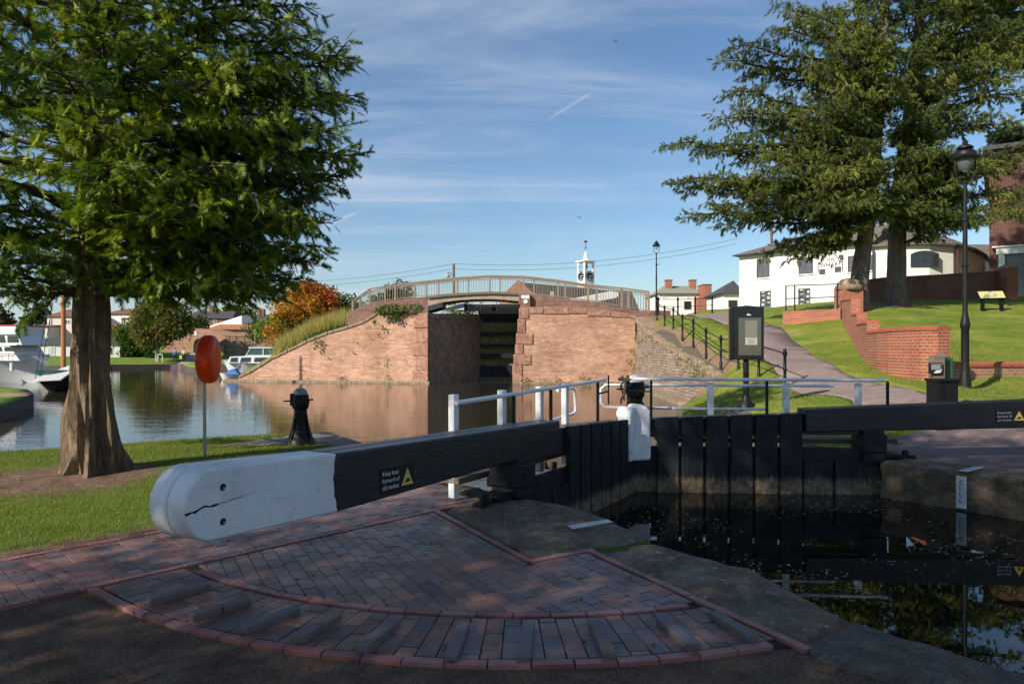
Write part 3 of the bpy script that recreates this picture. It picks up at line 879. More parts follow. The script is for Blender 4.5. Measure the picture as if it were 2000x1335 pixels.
# ---------------------------------------------------------------- coping stones, lock walls
def stone(name, poly, mat, z=.03, rough=.006, seed=1, parent=None, bottom=-1.2, step=.16):
    out = resample(poly, .14); rr = random.Random(seed)
    out = [(p[0] + rr.uniform(-.012, .012), p[1] + rr.uniform(-.012, .012)) for p in out]
    pts = [Vector(p) for p in out]; edges = [(i, (i + 1) % len(out)) for i in range(len(out))]
    xs = [p[0] for p in out]; ys = [p[1] for p in out]; x = min(xs)
    while x < max(xs):
        y = min(ys)
        while y < max(ys):
            q = (x + rr.uniform(-.05, .05), y + rr.uniform(-.05, .05))
            if pip(q[0], q[1], out): pts.append(Vector(q))
            y += step
        x += step
    vs, es, fs, _, _, _ = mg.delaunay_2d_cdt(pts, edges, [], 1, 1e-4)
    n = len(out); ph = rr.uniform(0, 6)
    V = [Vector((v.x, v.y, z + rough * 1.2 * math.sin(v.x * 3.1 + ph) * math.sin(v.y * 2.3 + ph) + rr.uniform(-rough, rough) - (.012 + rr.uniform(0, .012) if i < n else 0))) for i, v in enumerate(vs)]
    FF = [list(f) for f in fs]
    cen = sum((Vector(p) for p in out), Vector((0, 0))) / n; prev = list(range(n)); lv = [-.05, -.11, -.2, -.32, -.5, bottom]
    for li, zz in enumerate(lv):
        cur = []
        for i in range(n):
            q = Vector(out[i]); d = (q - cen).normalized(); w = rr.uniform(-1, 1) * rough * 1.1 - (.0 if li else -.004)
            cur.append(len(V)); V.append(Vector((q.x + d.x * w, q.y + d.y * w, zz + z + (rr.uniform(-.01, .01) if li < 5 else 0))))
        for i in range(n):
            j = (i + 1) % n; FF.append([prev[j], prev[i], cur[i], cur[j]])
        prev = cur
    o = finish(name, V, FF, mat, parent)
    return o
lw = thing('lock_wall', (1, 6, 0), 'near lock wall with worn mossy coping stones beside the brick paving', 'lock wall')
stone('coping_stone', [gx(872, 1004), gx(895, 985), gx(985, 975), gx(1082, 985), gx(1190, 1020), gx(1266, 1058), gx(1152, 1074), tuple(P2 + Vector((.03, .06)))], m_cope, .035, .008, 2, lw)
stone('coping_stone', [gx(1158, 1078), gx(1274, 1061), gx(1460, 1113), gx(1660, 1212), gx(1560, 1262)], m_cope, .02, .010, 3, lw)
stone('coping_stone', [gx(1566, 1264), gx(1667, 1216), gx(2000, 1322), (4.35, .5), (3.5, .3), (2.4, 3.0), gx(1640, 1310)], m_cope2, .028, .003, 4, lw)
stone('coping_stone', [gx(864, 936), gx(988, 972), gx(930, 985), gx(880, 960)], m_cope, .03, .006, 5, lw, step=.1)
m_whitepaint = M('white_paint_worn', (.62, .63, .62), (.50, .50, .48), 8, .6, .4, 40, c3=(.72, .72, .72), bd=.004)
mb = MB(); q = [G(1108, 1026, .046), G(1186, 1014, .046), G(1196, 1019, .046), G(1118, 1033, .046)]
mb.prism(q, (0, 0, .004)); ob('cill_line', mb, m_whitepaint, lw, label='white painted cill line on the coping')

# right-hand side of the lock
RW = [Vector(gx(1720, 906)), Vector(gx(2000, 941)), Vector((9.9, 2.6)), Vector((16, -7))]
rw = thing('lock_wall', (6, 9, 0), 'far lock wall with mossy stone face and white cill stripe', 'lock wall')
cw = []
offs = [Vector((.62, .42)), Vector((.75, .5)), Vector((.8, .5)), Vector((.8, .5))]
for i in range(3):
    a, b = RW[i], RW[i + 1]; L = (b - a).length; k = max(1, int(L / 1.5))
    for j in range(k):
        p = a + (b - a) * j / k; q = a + (b - a) * (j + 1) / k - (b - a).normalized() * .012
        stone('coping_stone', [tuple(p), tuple(q), tuple(q + offs[i]), tuple(p + offs[i])], m_lockwall, .03, .012, 20 + i * 5 + j, rw, step=.2)
# cill stripe: painted on the wall face and on the stone above
m_white = M('white_paint', (.66, .67, .67), (.58, .59, .58), 6, .45, .15, 60, bd=.002)
m_blackl = M('black_lettering', (.012, .012, .012), (.02, .02, .02), 4, .6)
wdir = (RW[1] - RW[0]).normalized(); wnn = Vector((-wdir.y, wdir.x)) * -1      # to the water
p = RW[0] + wdir * ((G(1872, 925, 0).xy - RW[0]).dot(wdir)); p3 = Vector((p.x, p.y, 0)) + Vector((wnn.x, wnn.y, 0)) * .022
fr = Fr(p3, wdir.to_3d())
mb = MB(); mb.fbox(fr, -.02, .10, -.004, .004, -.44, -.02); ob('cill_marker', mb, m_whitepaint, rw, label='white vertical cill marker stripe')
mk_o = ob('cill_marker', (lambda b: (b.prism([p3 + Vector((0, 0, .045)), p3 + Vector((wdir.x, wdir.y, 0)) * .12 + Vector((0, 0, .045)), p3 + Vector((.55, .28, .045)), p3 + Vector((.42, .30, .045))], (0, 0, .003)), b)[1])(MB()), m_whitepaint, rw, label='white mark on the coping top')
for k, ch in enumerate('CILL'):
    put_text('lettering', ch, .085, fr(.015, .0085 if fr.n.dot(Vector((wnn.x, wnn.y, 0))) > 0 else -.0085, -.13 - k * .08), fr.d, (0, 0, 1), m_blackl, rw)

# ---------------------------------------------------------------- far (right) bank
m_path = brickmat('path_brick', (.21, .16, .15), (.27, .205, .185), (.20, .16, .145), .215, .1, .006, stain=(.7, .65, .62), st_amt=.5, bd=.003)
m_pav2 = brickmat('right_paving', (.19, .145, .14), (.25, .17, .16), (.08, .065, .06), .215, .1, .007, stain=(.6, .58, .58), st_amt=.6, bd=.003)
d2 = lambda px, py, Y: tuple(D(px, py, Y)[:2])
out_r = [tuple(RW[0] + offs[0] * .9), (5.42, 10.35), (5.3, 11.2), (5.2, 13), (4.9, 17), (4.9, 19.5), (5.3, 22), (6.38, 24.2), (7.5, 24.1), (7.66, 25.5), (7.76, 27.5), (7.74, 31), (7.78, 37), (7.62, 40.6),
         (7.62, 41.8), (.9, 41.8), (3.6, 45.7), (12.3, 58), (36, 92), (62, 135), (170, 135), (170, -14), (20, -14), (16.9, -6.7), tuple(RW[2] + offs[2] * .95), tuple(RW[1] + offs[1] * .95)]
path_c = [((1800, 800), 12.6, 1.1), ((1750, 776), 14.5, 1.0), ((1650, 760), 16.5, .95), ((1590, 735), 19.5, .95), ((1543, 702), 24, 1.05), ((1500, 668), 29, 1.15), ((1462, 642), 35, 1.3), ((1415, 622), 42, 1.7), ((1385, 613), 48, 2.2)]
pl = []; prr = []
pc = [Vector(d2(*a, Y)) for a, Y, w in path_c]
for i, (a, Y, w) in enumerate(path_c):
    t = (pc[min(i + 1, len(pc) - 1)] - pc[max(i - 1, 0)]).normalized(); n_ = Vector((t.y, -t.x)); w *= .88; pl.append(tuple(pc[i] - n_ * w)); prr.append(tuple(pc[i] + n_ * w))
path_poly = pl + [d2(1290, 612, 52), d2(1290, 608, 58), d2(1500, 604, 58), d2(1560, 607, 50)] + prr[::-1]
path_poly = pl + [(10.0, 47), (9.5, 52), (22, 56), (19, 47)] + prr[::-1]
pav_r = [tuple(RW[0] + offs[0] * .97), d2(1715, 862, 11.6), d2(1800, 852, 12.4), d2(1850, 838, 12.6), d2(1900, 829, 13), d2(2000, 815, 14.5), (20, 15), (26, 6), (28, -8), (21, -12), tuple(RW[2] + offs[2]), tuple(RW[1] + offs[1])]
wearpts = [Vector(d2(1560, 690, 23)), Vector(d2(1600, 712, 20.5)), Vector(d2(1640, 742, 18)), Vector(d2(1530, 665, 27)), Vector(d2(1690, 765, 16)), Vector(d2(1500, 650, 31)), Vector(d2(1540, 645, 30))]
def dirt_r(x, y):
    v = Vector((x, y)); d = 0
    for w in wearpts: d = max(d, .62 - (v - w).length / 2.6)
    d = max(d, .85 - (v - Vector(d2(1457, 788, 15))).length / .6)
    # trodden strip beside the embankment wall
    if 24 < y < 42: d = max(d, .95 - abs(x - 7.75) / 1.0)
    if 40 < y < 47 and x < 13: d = max(d, .75)
    if x < 7.3 and 22.5 < y < 25: d = max(d, .8)
    for t in (Vector(d2(1680, 604, 34)), Vector(d2(1752, 590, 35.5))): d = max(d, .9 - (v - t).length / 2.2)
    return (max(0, min(1.1, d)), 0, 0)
right = land(out_r, hR, [(4.8, 12, 8, 26, .45), (12, 22, 8, 26, .8), (6, 26, 26, 60, 1.2), (26, 60, 5, 70, 2.5), (5, 26, -14, 8, 2.5), (60, 170, -14, 135, 12), (6, 60, 70, 135, 5)],
     [('path', path_poly, m_path, {'kind': 'structure'}), ('paving', pav_r, m_pav2, {'kind': 'structure'})], ('grass_slope', m_bankgrass, {'kind': 'structure'}), skirt=(m_earthedge, -1.3), colf=dirt_r)
def gmr(x, y, rr):
    return pip(x, y, out_r) and not pip(x, y, path_poly) and not pip(x, y, pav_r) and dirt_r(x, y)[0] + rr.normal() * .12 < .4
blades('grass', 60000, (4.7, 16, 10, 27), hR, .05, .0055, [(.14, .21, .022), (.20, .26, .03), (.28, .28, .06), (.10, .17, .02), (.32, .27, .12)], gmr, m_leafg, seed=4, label='bright green grass on the far side of the lock')

out_l = [(-17.2, 43.45), (-16, 43.2), (-6, 42.3), (-5.1, 42.1), (-2.6, 45.7), (6.1, 58), (30, 92), (58, 135), (-170, 135), (-170, 72), (-60, 70), gx(150, 712.5), gx(212, 711.5), gx(350, 710), gx(362, 715), gx(392, 718.5), (-22.5, 57.5), (-15.2, 53), (-15.6, 47), (-17.0, 44.4)]
gx_ = lambda px, py: Vector(gx(px, py))
fpath = [d2(330, 711, 71), d2(345, 706, 82), d2(372, 694, 98), d2(395, 692, 103), d2(412, 692, 103), d2(400, 697, 92), d2(375, 706, 80), d2(358, 711, 73)]
def dirt_l(x, y):
    v = Vector((x, y)); d = 0
    d = max(d, .6 - (v - Vector(d2(262, 705, 78))).length / 6)
    return (d, 0, 0)
left = land(out_l, hL, [(-60, 30, 42, 100, 2.2), (-170, 58, 100, 135, 12)], [('path', fpath, M('far_path', (.26, .2, .2), (.32, .25, .24), 1, .9), {'kind': 'structure'})],
     ('far_bank', m_fargrass, {'kind': 'structure'}), skirt=(M('quay_dark', (.05, .035, .03), (.10, .07, .06), .6, .8), -1.3), colf=dirt_l)

# promontory by the boats
prom = [gx(0, 794), gx(40, 779), gx(66, 768), (-19.5, 27.5), (-24, 30.5), (-50, 30), (-50, 18), (-16, 17.5)]
land(prom, lambda x, y: .0, [(-30, -13, 17, 31, 1)], [], ('quayside_grass', m_fargrass, {'kind': 'structure'}), skirt=(M('quay_board', (.045, .04, .038), (.10, .09, .08), 3, .8, .5, 10), -1.3), colf=lambda x, y: (max(0, .75 - abs((Vector((x, y)) - Vector(gx(66, 768))).length) / 6), 0, 0))

# ================================================================ lock gates
def gatemat(name):
    m, nt, b = mk(name); pos = geo_pos(nt); b.inputs['Specular IOR Level'].default_value = .25
    st = geo_pos(nt, (6, 6, .8))
    col = ramp(nt, noise(nt, pos, 3, 6, .7), [(.3, (.007, .008, .010)), (.7, (.020, .021, .026))])
    col = mixc(nt, mth(nt, 'MULTIPLY', mrange(nt, noise(nt, st, 3, 8, .75), .52, .70), .5), col, (.05, .052, .062))
    sp = nd(nt, 'ShaderNodeSeparateXYZ'); nt.links.new(pos, sp.inputs[0])
    zz = mth(nt, 'ADD', sp.outputs[2], mth(nt, 'MULTIPLY', mth(nt, 'SUBTRACT', noise(nt, st, 4, 6, .7), .5), .35))
    low = mrange(nt, zz, -.20, -.33)
    col = mixc(nt, low, col, ramp(nt, noise(nt, pos, 14, 8, .8), [(.3, (.04, .028, .015)), (.5, (.16, .11, .07)), (.68, (.36, .29, .22))]))
    nt.links.new(col, b.inputs['Base Color'])
    nt.links.new(ramp(nt, noise(nt, pos, 5, 6, .7), [(.3, (.42,) * 3), (.7, (.75,) * 3)]), b.inputs['Roughness'])
    bump(nt, b, mth(nt, 'ADD', noise(nt, geo_pos(nt, (14, 14, 1.2)), 4, 6, .7), noise(nt, pos, 26, 5, .7)), .55, .008)
    return m
def beammat(name, dark):
    """grain runs along the beam"""
    m, nt, b = mk(name); b.inputs['Specular IOR Level'].default_value = .5
    pos = geo_pos(nt, (2.2, 2.2, 16)) if dark else geo_pos(nt, (3, 3, 14))
    if dark:
        nt.links.new(ramp(nt, noise(nt, pos, 2.5, 8, .7), [(.3, (.006, .006, .007)), (.7, (.018, .018, .021))]), b.inputs['Base Color'])
        b.inputs['Roughness'].default_value = .36
    else:
        p2 = geo_pos(nt)
        col = ramp(nt, noise(nt, p2, 2.2, 8, .7), [(.3, (.66, .66, .67)), (.7, (.80, .79, .79))])
        col = mixc(nt, mrange(nt, noise(nt, p2, 11, 9, .85), .63, .66), col, (.14, .13, .12))
        col = mixc(nt, mth(nt, 'MULTIPLY', mrange(nt, noise(nt, p2, 1.6, 9, .8), .48, .62), .4), col, (.40, .39, .36))
        col = mixc(nt, mth(nt, 'MULTIPLY', mrange(nt, noise(nt, pos, 2, 6, .7), .5, .75), .35), col, (.36, .36, .35))
        nt.links.new(col, b.inputs['Base Color']); b.inputs['Roughness'].default_value = .45
    bump(nt, b, noise(nt, pos, 3, 8, .75), .7 if dark else .25, .008)
    return m
m_gate = gatemat('gate_black'); m_beamb = beammat('beam_black', True); m_beamw = beammat('beam_white', False)
m_postw = M('post_white', (.70, .71, .72), (.78, .78, .79), 4, .5, .2, 50, c3=(.45, .45, .44), bd=.003)
m_rail = M('rail_paint', (.66, .68, .71), (.74, .75, .77), 6, .35, .1, 60, bd=.001)
m_iron = M('black_iron', (.004, .004, .0045), (.009, .009, .010), 12, .5, .2, 80, bd=.001, spec=.25)
m_oak = M('weathered_timber', (.085, .062, .04), (.15, .115, .08), 3, .85, .5, 30, stretch=(1, 1, 8), c3=(.20, .17, .13))
m_hole = M('crack_shadow', (.006, .006, .006), None, 4, .9)
m_slime = M('gate_inner_timber', (.05, .035, .02), (.10, .07, .04), 6, .7, .5, 30, c3=(.18, .13, .08))
m_yellow = M('sign_yellow', (.62, .42, .09), (.72, .52, .13), 9, .5)
m_signb = M('sign_black', (.008, .008, .012), None, 4, .35)

def lock_gate(H, Mt, Ed, sgn, beam_len, label, lo, signpos):
    root = thing('lock_gate', (H.x, H.y, 0), label, 'lock gate')
    fr = Fr((H.x, H.y, 0), Mt - H); fr.n = fr.n * sgn            # +b faces down the lock (towards the camera)
    L = (Mt - H).length
    bf = Fr((H.x, H.y, 0), Ed); n0 = Vector((bf.d.y, -bf.d.x, 0)); bf.n = n0 if n0.dot(fr.n) > 0 else -n0
    top = lambda a: .735 - .125 * max(0, a) / L
    # tall boards
    n = 6; a0 = .97; p = (L - .38 - a0) / n
    for i in range(n):
        mb = MB(); q = a0 + i * p; mb.fbox(fr, q, q + p - .045, .13, .20, -1.1, top(q) + R.uniform(-.004, .004), top(q + p) + R.uniform(-.004, .004))
        ob('board', mb, m_gate, root, bevel=.006)
    for q0, q1 in ((.10, .50), (.54, .94)):
        mb = MB(); mb.fbox(fr, q0, q1, .13, .20, -1.1, .02, .01); ob('board', mb, m_gate, root, bevel=.006)
    mb = MB()
    for z0, z1 in ((-1.1, -.50), (-.14, .0)): mb.fbox(fr, .12, L - .1, -.12, .126, z0, z1)
    ob('cross_rail', mb, m_slime, root, bevel=.008)
    mb = MB(); mb.fbox(fr, .12, L - .34, .085, .128, -1.1, .20); mb.fbox(fr, .96, L - .34, .085, .128, .42, .60); ob('backing', mb, m_gate, root)  # added sheet behind the boards so their gaps stay dark
    mb = MB(); mb.fbox(fr, .12, L - .30, -.16, .126, top(0) - .34, top(0) - .012, top(L) - .012, top(L) - .28)
    ob('top_rail', mb, m_beamb, root, bevel=.01)
    # heel post and its iron collar
    mb = MB(); mb.fbox(fr, -.20, .10, -.17, .19, -1.1, .47)
    mb.fbox(fr, -.225, .125, -.19, .215, .14, .40)
    ob('heel_post', mb, m_gate, root, bevel=.02)
    mb = MB(); mb.fbox(bf, .16, .75, -.09, .03, .02, .07); mb.fbox(bf, .22, .5, -.16, .12, .05, .10); mb.lathe(bf(.62, -.02, .02), [(.045, 0), (.045, .11), (.02, .13)], 10)
    mb.fbox(fr, -.235, .135, -.2, .225, -.02, .05)
    ob('anchor_strap', mb, m_iron, root, bevel=.004)
    # mitre post: black below, white above
    mb = MB(); mb.fbox(fr, L - .335, L - .012, -.16, .17, -1.1, .0); ob('mitre_post', mb, m_gate, root, bevel=.012)
    mb = MB()
    prof = []
    aa, ab = L - .32, L - .012
    if sgn > 0:
        for k in range(9):
            t = math.pi * k / 8; prof.append(fr((aa + ab) / 2 + (ab - aa) / 2 * math.cos(math.pi - t), .19, .66 + .13 * math.sin(t)))
        poly = [fr(aa, .19, .0)] + prof + [fr(ab, .19, .0)]
        mb.prism(poly, fr.n * -.24)
    else:
        poly = [fr(aa, .21, .0), fr(aa, .21, .72), fr(aa + .05, .21, .79), fr(ab - .05, .21, .81), fr(ab, .21, .76), fr(ab, .21, -.02)]
        mb.prism(poly, fr.n * -.40)
    ob('mitre_head', mb, m_postw, root, bevel=.03)
    # balance beam: two laminations, white rounded end
    zt = lambda a: .80 + .15 * a / 4.3 + (.03 * max(0, a - 3.0) / 1.3); zb = lambda a: .445 + .062 * a / 4.3 + (.055 * max(0, a - 3.0) / 1.3)
    def end_poly(b, a1, cut=1.0):
        pts = [];
        zc_, r = (zt(a1) + zb(a1)) / 2, (zt(a1) - zb(a1)) / 2
        for k in range(33):
            t = math.pi / 2 - math.pi * k / 32; pts.append(bf(a1 + r * .92 * math.cos(t), b, zc_ + r * math.sin(t)))
        return pts
    wa = 3.07 if lo else beam_len - 1.42
    EL = beam_len - .22
    edge = [bf(wa + .0, 0, 0)]
    for bi, (b0, b1) in enumerate(((.003, .155), (-.155, -.003))):
        mb = MB()
        if EL > 1.5:
            N = 10; js = [wa + .045 * (abs(k / N - .55) * 1.8) ** 1.6 * (-1 if k < 5 else -.7) + .006 * math.sin(k * 2.4) for k in range(N + 1)]
            jag = [bf(js[k], b1, lerp(zb(wa), zt(wa), k / N)) for k in range(N + 1)]
            pts = jag + end_poly(b1, EL)
            mb.prism(pts, bf.n * (b0 - b1))
            ob('beam_white_end', mb, m_beamw, root, True, bevel=.014, label='white painted rounded beam end')
            mb = MB(); pts = [bf(-.95, b1 - .002, zb(-.95)), bf(-.95, b1 - .002, zt(-.95)), bf(0, b1 - .002, zt(0))] + [bf(js[k], b1 - .002, lerp(zb(wa), zt(wa), k / N)) for k in range(N, -1, -1)] + [bf(0, b1 - .002, zb(0))]
            mb.prism(pts, bf.n * (b0 - b1 + .003))
            ob('balance_beam', mb, m_beamb, root, bevel=.018)
    # sign
    sx_, sz = signpos
    d = -bf.d if sgn > 0 else bf.d      # reading direction on the camera side
    o = bf(sx_, .1562, 0) 
    rise = Vector((0, 0, (zt(1) - zt(0)))) * (-1 if sgn > 0 else 1)
    xd = (d + rise).normalized()
    mb = MB(); q = o + Vector((0, 0, sz)); W_ = .44
    mb.prism([q, q + xd * W_, q + xd * W_ + Vector((0, 0, .19)), q + Vector((0, 0, .19))], bf.n * .003)
    sg = ob('sign_plate', mb, m_signb, root)
    zd = Vector((0, 0, 1))
    ln = ['Keep boat', 'forward of', 'cill marker']
    for k, t in enumerate(ln):
        put_text('lettering', t, .050, q + xd * .02 + zd * (.132 - .055 * k) + bf.n * .0045, xd, zd, m_white, sg, extrude=.0006)
    c = q + xd * .345 + zd * .025 + bf.n * .0042
    mb = MB(); mb.prism([c - xd * .08, c + xd * .08, c + zd * .138], bf.n * .002); ob('warning_triangle', mb, m_yellow, sg)
    c2 = c + zd * .024 + bf.n * .0024
    mb = MB(); mb.prism([c2 - xd * .042, c2 - xd * .015 + zd * .021, c2 + xd * .0 + zd * .034, c2 + xd * .023 + zd * .026, c2 + xd * .047 + zd * .003, c2 + xd * .023 + zd * .009, c2 + xd * .008 - zd * .002], bf.n * .0012)
    ob('boat_symbol', mb, m_signb, sg)
    # bolt holes, long crack and lamination slit of the white end
    if lo:
        for z in (zt(EL) - .29 * (zt(EL) - zb(EL)), zt(EL) - .77 * (zt(EL) - zb(EL))):
            a = EL - .06
            t = MB(); cc = bf(a, .1565, z); x = bf.d; vs = []
            K = 14; ring = lambda r, off: [cc + bf.n * off + x * (r * math.cos(2 * math.pi * k / K)) + Vector((0, 0, r * math.sin(2 * math.pi * k / K))) for k in range(K)]
            t.add(ring(.021, .0006), [tuple(range(K))]); t.add(ring(.014, .0012), [])
            ob('bolt_hole', t, m_hole, root)
            t = MB(); t.tube([cc + bf.n * .001 - x * .006 - Vector((0, 0, .006)), cc + bf.n * .004 - x * .006 - Vector((0, 0, .006))], .010, 8); ob('bolt', t, M('bolt_steel', (.3, .3, .3), None, 5, .4, metal=.8), root)
        t = MB(); up = []; dn = []
        zc_ = (zt(EL) + zb(EL)) / 2
        rr = random.Random(3); K = 22
        for k in range(K + 1):
            u = k / K; a = EL + .19 - .50 * u; z = zc_ - .02 + .035 * u + rr.uniform(-.004, .004) + (.008 if .15 < u < .3 else 0)
            th = (.0075 if u < .45 else .0035) * (1 - u) ** .5 * rr.uniform(.5, 1.3)
            up.append(bf(a, .1566, z + th)); dn.append(bf(a, .1566, z - th))
        for k in range(K): t.add([dn[k], dn[k + 1], up[k + 1], up[k]], [(0, 1, 2, 3)])
        ob('crack', t, m_hole, root, label='long crack along the white beam end')
    # foot board on the basin side and its white posts
    mb = MB(); mb.fbox(fr, -.62, L - .5, -.66, -.30, .20, .27)
    for a in (-.1, 1.2, 2.4): mb.fbox(fr, a, a + .09, -.30, -.16, .10, .199)
    ob('foot_board', mb, m_oak, root, bevel=.008)
    pa = (-.58, .36, 1.25, 1.95) if sgn > 0 else (-.08, 1.0, 2.15)
    for a in pa:
        mb = MB(); mb.fbox(fr, a - .04, a + .05, -.44, -.36, .05, 1.155 if sgn > 0 else 1.12); ob('rail_post', mb, m_postw, root, bevel=.008)
    mb = MB(); za = 1.075 if sgn > 0 else 1.165
    zr = lambda a: lerp(za, 1.175, (a + .6) / (L + .4))
    e0, e1 = (-.66, L - .12) if sgn > 0 else (-.46, L - .03)
    mb.tube([fr(e0, -.30, zr(e0)), fr(lerp(e0, e1, .5), -.30, zr(lerp(e0, e1, .5))), fr(e1, -.30, zr(e1))], .026, 10); ob('handrail', mb, m_rail, root, True)
    ua = (.45, 1.35, L - .42) if sgn > 0 else (-.46, 1.33, L - .40)
    for a in ua:
        mb = MB(); zl = top(a) if a > 0 else .78; mb.fbox(fr, a - .018, a + .018, -.305, -.27, zl - .2, zr(a) - .02); ob('upright', mb, m_iron, root, bevel=.003)
    mb = MB(); a = ua[-1]; mb.bar(fr(a, -.28, .98), fr(a + .36, -.28, 1.0), .022); mb.bar(fr(a + .36, -.28, .80), fr(a + .36, -.28, 1.24), .022)
    ob('rail_bracket', mb, m_iron, root)
    # the second, lower loop of white tube
    lp = [fr(.9, -.52, .62), fr(1.9, -.52, .67), fr(2.42, -.52, .70), fr(2.5, -.52, .74), fr(2.47, -.52, 1.02), fr(2.42, -.52, 1.07), fr(1.95, -.52, 1.065)] if sgn > 0 else \
         [fr(.2, -.62, 1.06), fr(2, -.62, 1.065), fr(L + .28, -.62, 1.065), fr(L + .35, -.62, 1.0), fr(L + .35, -.62, .78), fr(L + .29, -.62, .71), fr(2.2, -.62, .69), fr(1.2, -.62, .69)]
    mb = MB(); mb.tube(lp, .022, 8); ob('handrail', mb, m_rail, root, True)
    return root, fr, bf, L
gl, frl, bfl, Ll = lock_gate(HL, MT, Vector((-.458, -.889, 0)), 1, 4.29, 'black lock gate with white rounded balance beam end over the brick paving', True, (2.56, .53))
gr, frr, bfr, Lr = lock_gate(HRt, MT + Vector((.0, .02, 0)), Vector((.985, .03, 0)), -1, 4.6, 'black lock gate on the right with its balance beam reaching out of frame', False, (1.86, .56))
# mitre catch hung between the gates, and the paddle stand
mb = MB(); c = MT + Vector((-.03, .28, 0))
for k in range(6): mb.tube([c + Vector((.03 * math.sin(k * 2), 0, 1.22 - k * .07)), c + Vector((.03 * math.sin(k * 2 + 2), .01, 1.14 - k * .07))], .02 - .001 * k, 6)
mb.tube([c + Vector((-.06, 0, 1.18)), c + Vector((.12, 0, 1.16))], .028, 8); mb.tube([c + Vector((.04, -.02, 1.15)), c + Vector((.02, -.04, .85))], .016, 6)
ob('chain', mb, M('rusty_iron', (.06, .05, .045), (.16, .12, .10), 20, .6, .4, 60, metal=.3), gr)
def paddle(nm, base, label, parent=None, hscale=1.0, cap=None, z0=0):
    root = parent or thing(nm, base, label, 'paddle gear')
    b = Vector(base)
    mb = MB(); mb.lathe(b, [(.265, 0), (.255, .03), (.20, .13), (.155, .27), (.125, .42), (.108, .55), (.112, .60), (.125, .61), (.14, .64), (.145, .74), (.14, .75), (.14, .84), (.12, .85)], 20)
    for k in range(4):
        a = math.pi / 4 + k * math.pi / 2 + .35; d = Vector((math.cos(a), math.sin(a), 0)); t = Vector((-d.y, d.x, 0)) * .012
        P = [b + d * .10 + Vector((0, 0, .02)), b + d * .285 + Vector((0, 0, .0)), b + d * .20 + Vector((0, 0, .20)), b + d * .14 + Vector((0, 0, .5)), b + d * .10 + Vector((0, 0, .55))]
        mb.prism([p - t for p in P], t * 2)
    ob('stand', mb, m_iron, root, True)
    mb = MB(); mb.tube([b + Vector((-.30, .0, .735)), b + Vector((.22, 0, .765))], .014, 8); mb.lathe(b + Vector((0, 0, .70)), [(.152, 0), (.152, .05)], 16)
    mb.fbox(Fr(b, (1, .1, 0)), -.165, -.10, -.06, .06, .66, .87)
    ob('spindle', mb, m_iron, root, True)
    mb = MB()
    mb.lathe(b + Vector((0, 0, .845)), [(.125, 0), (.122, .03), (.105, .075), (.07, .108), (.02, .122)], 20)
    ob('cap', mb, cap or M('cap_grey', (.16, .20, .23), (.22, .26, .28), 6, .45), root, 'all')
    return root
paddle('paddle_gear', G(587, 866), 'black flared iron paddle gear post with grey domed top by the water')
g2 = paddle('paddle_gear', (1.96, 10.82, .27), 'black iron paddle gear post with white domed top behind the mitre of the gates', cap=m_postw)

# ================================================================ lifebuoy housing
m_orange = M('orange_plastic', (.80, .075, .01), (.88, .10, .015), 3, .34, .1, 90, bd=.001)
m_galv = M('galvanised_steel', (.30, .31, .31), (.38, .39, .39), 14, .4, .1, 50, metal=.6, bd=.001)
bs = G(400, 893); lb = thing('lifebuoy_housing', bs, 'orange lifebuoy housing on a grey steel post standing in the grass', 'lifebuoy')
s = bs.y / F
mb = MB(); mb.tube([bs + Vector((0, 0, -.1)), bs + Vector((-.005, 0, .9)), bs + Vector((-.01, 0, (893 - 668) * s))], .024, 12); ob('post', mb, m_galv, lb, True)
# a thick dished disc seen nearly edge on
zc_ = (893 - 701) * s; rad = 47 * s
ax = Vector((.985, .17, 0)).normalized(); e1 = Vector((-ax.y, ax.x, 0)); e2 = Vector((0, 0, 1)); cen = bs + Vector((.075, -.03, zc_))
mb = MB(); prof = [(.0, -.062), (.55, -.062), (.62, -.10), (.80, -.104), (.90, -.085), (1.0, -.045), (1.0, .035), (.93, .075), (.80, .095), (.5, .104), (.0, .106)]
K = 36; vs = []; fs = []
for r, h in prof[1:-1]:
    for k in range(K):
        a = 2 * math.pi * k / K; vs.append(cen + ax * h * 1.18 + (e1 * math.cos(a) + e2 * math.sin(a)) * r * rad)
n = len(prof) - 2
for i in range(n - 1):
    for k in range(K): fs.append((i * K + k, i * K + (k + 1) % K, (i + 1) * K + (k + 1) % K, (i + 1) * K + k))
fs.append(tuple(range(K - 1, -1, -1))); fs.append(tuple((n - 1) * K + k for k in range(K)))
mb.add(vs, fs); nt_ = m_orange.node_tree; tr_ = nd(nt_, 'ShaderNodeBsdfTranslucent'); tr_.inputs[0].default_value = (.95, .14, .02, 1); ms_ = nd(nt_, 'ShaderNodeMixShader'); ms_.inputs[0].default_value = .45
nt_.links.new(nt_.nodes['Principled BSDF'].outputs[0], ms_.inputs[1]); nt_.links.new(tr_.outputs[0], ms_.inputs[2]); nt_.links.new(ms_.outputs[0], nt_.nodes['Material Output'].inputs[0])
ob('housing', mb, m_orange, lb, 'all')
mb = MB(); mb.tube([cen - ax * .125 + e2 * .05, cen - ax * .125 - e2 * .22], .012, 6); mb.bar(cen - ax * .08 + e2 * .12, cen - ax * .125 + e2 * .12, .05, .02)
ob('bracket', mb, m_galv, lb)

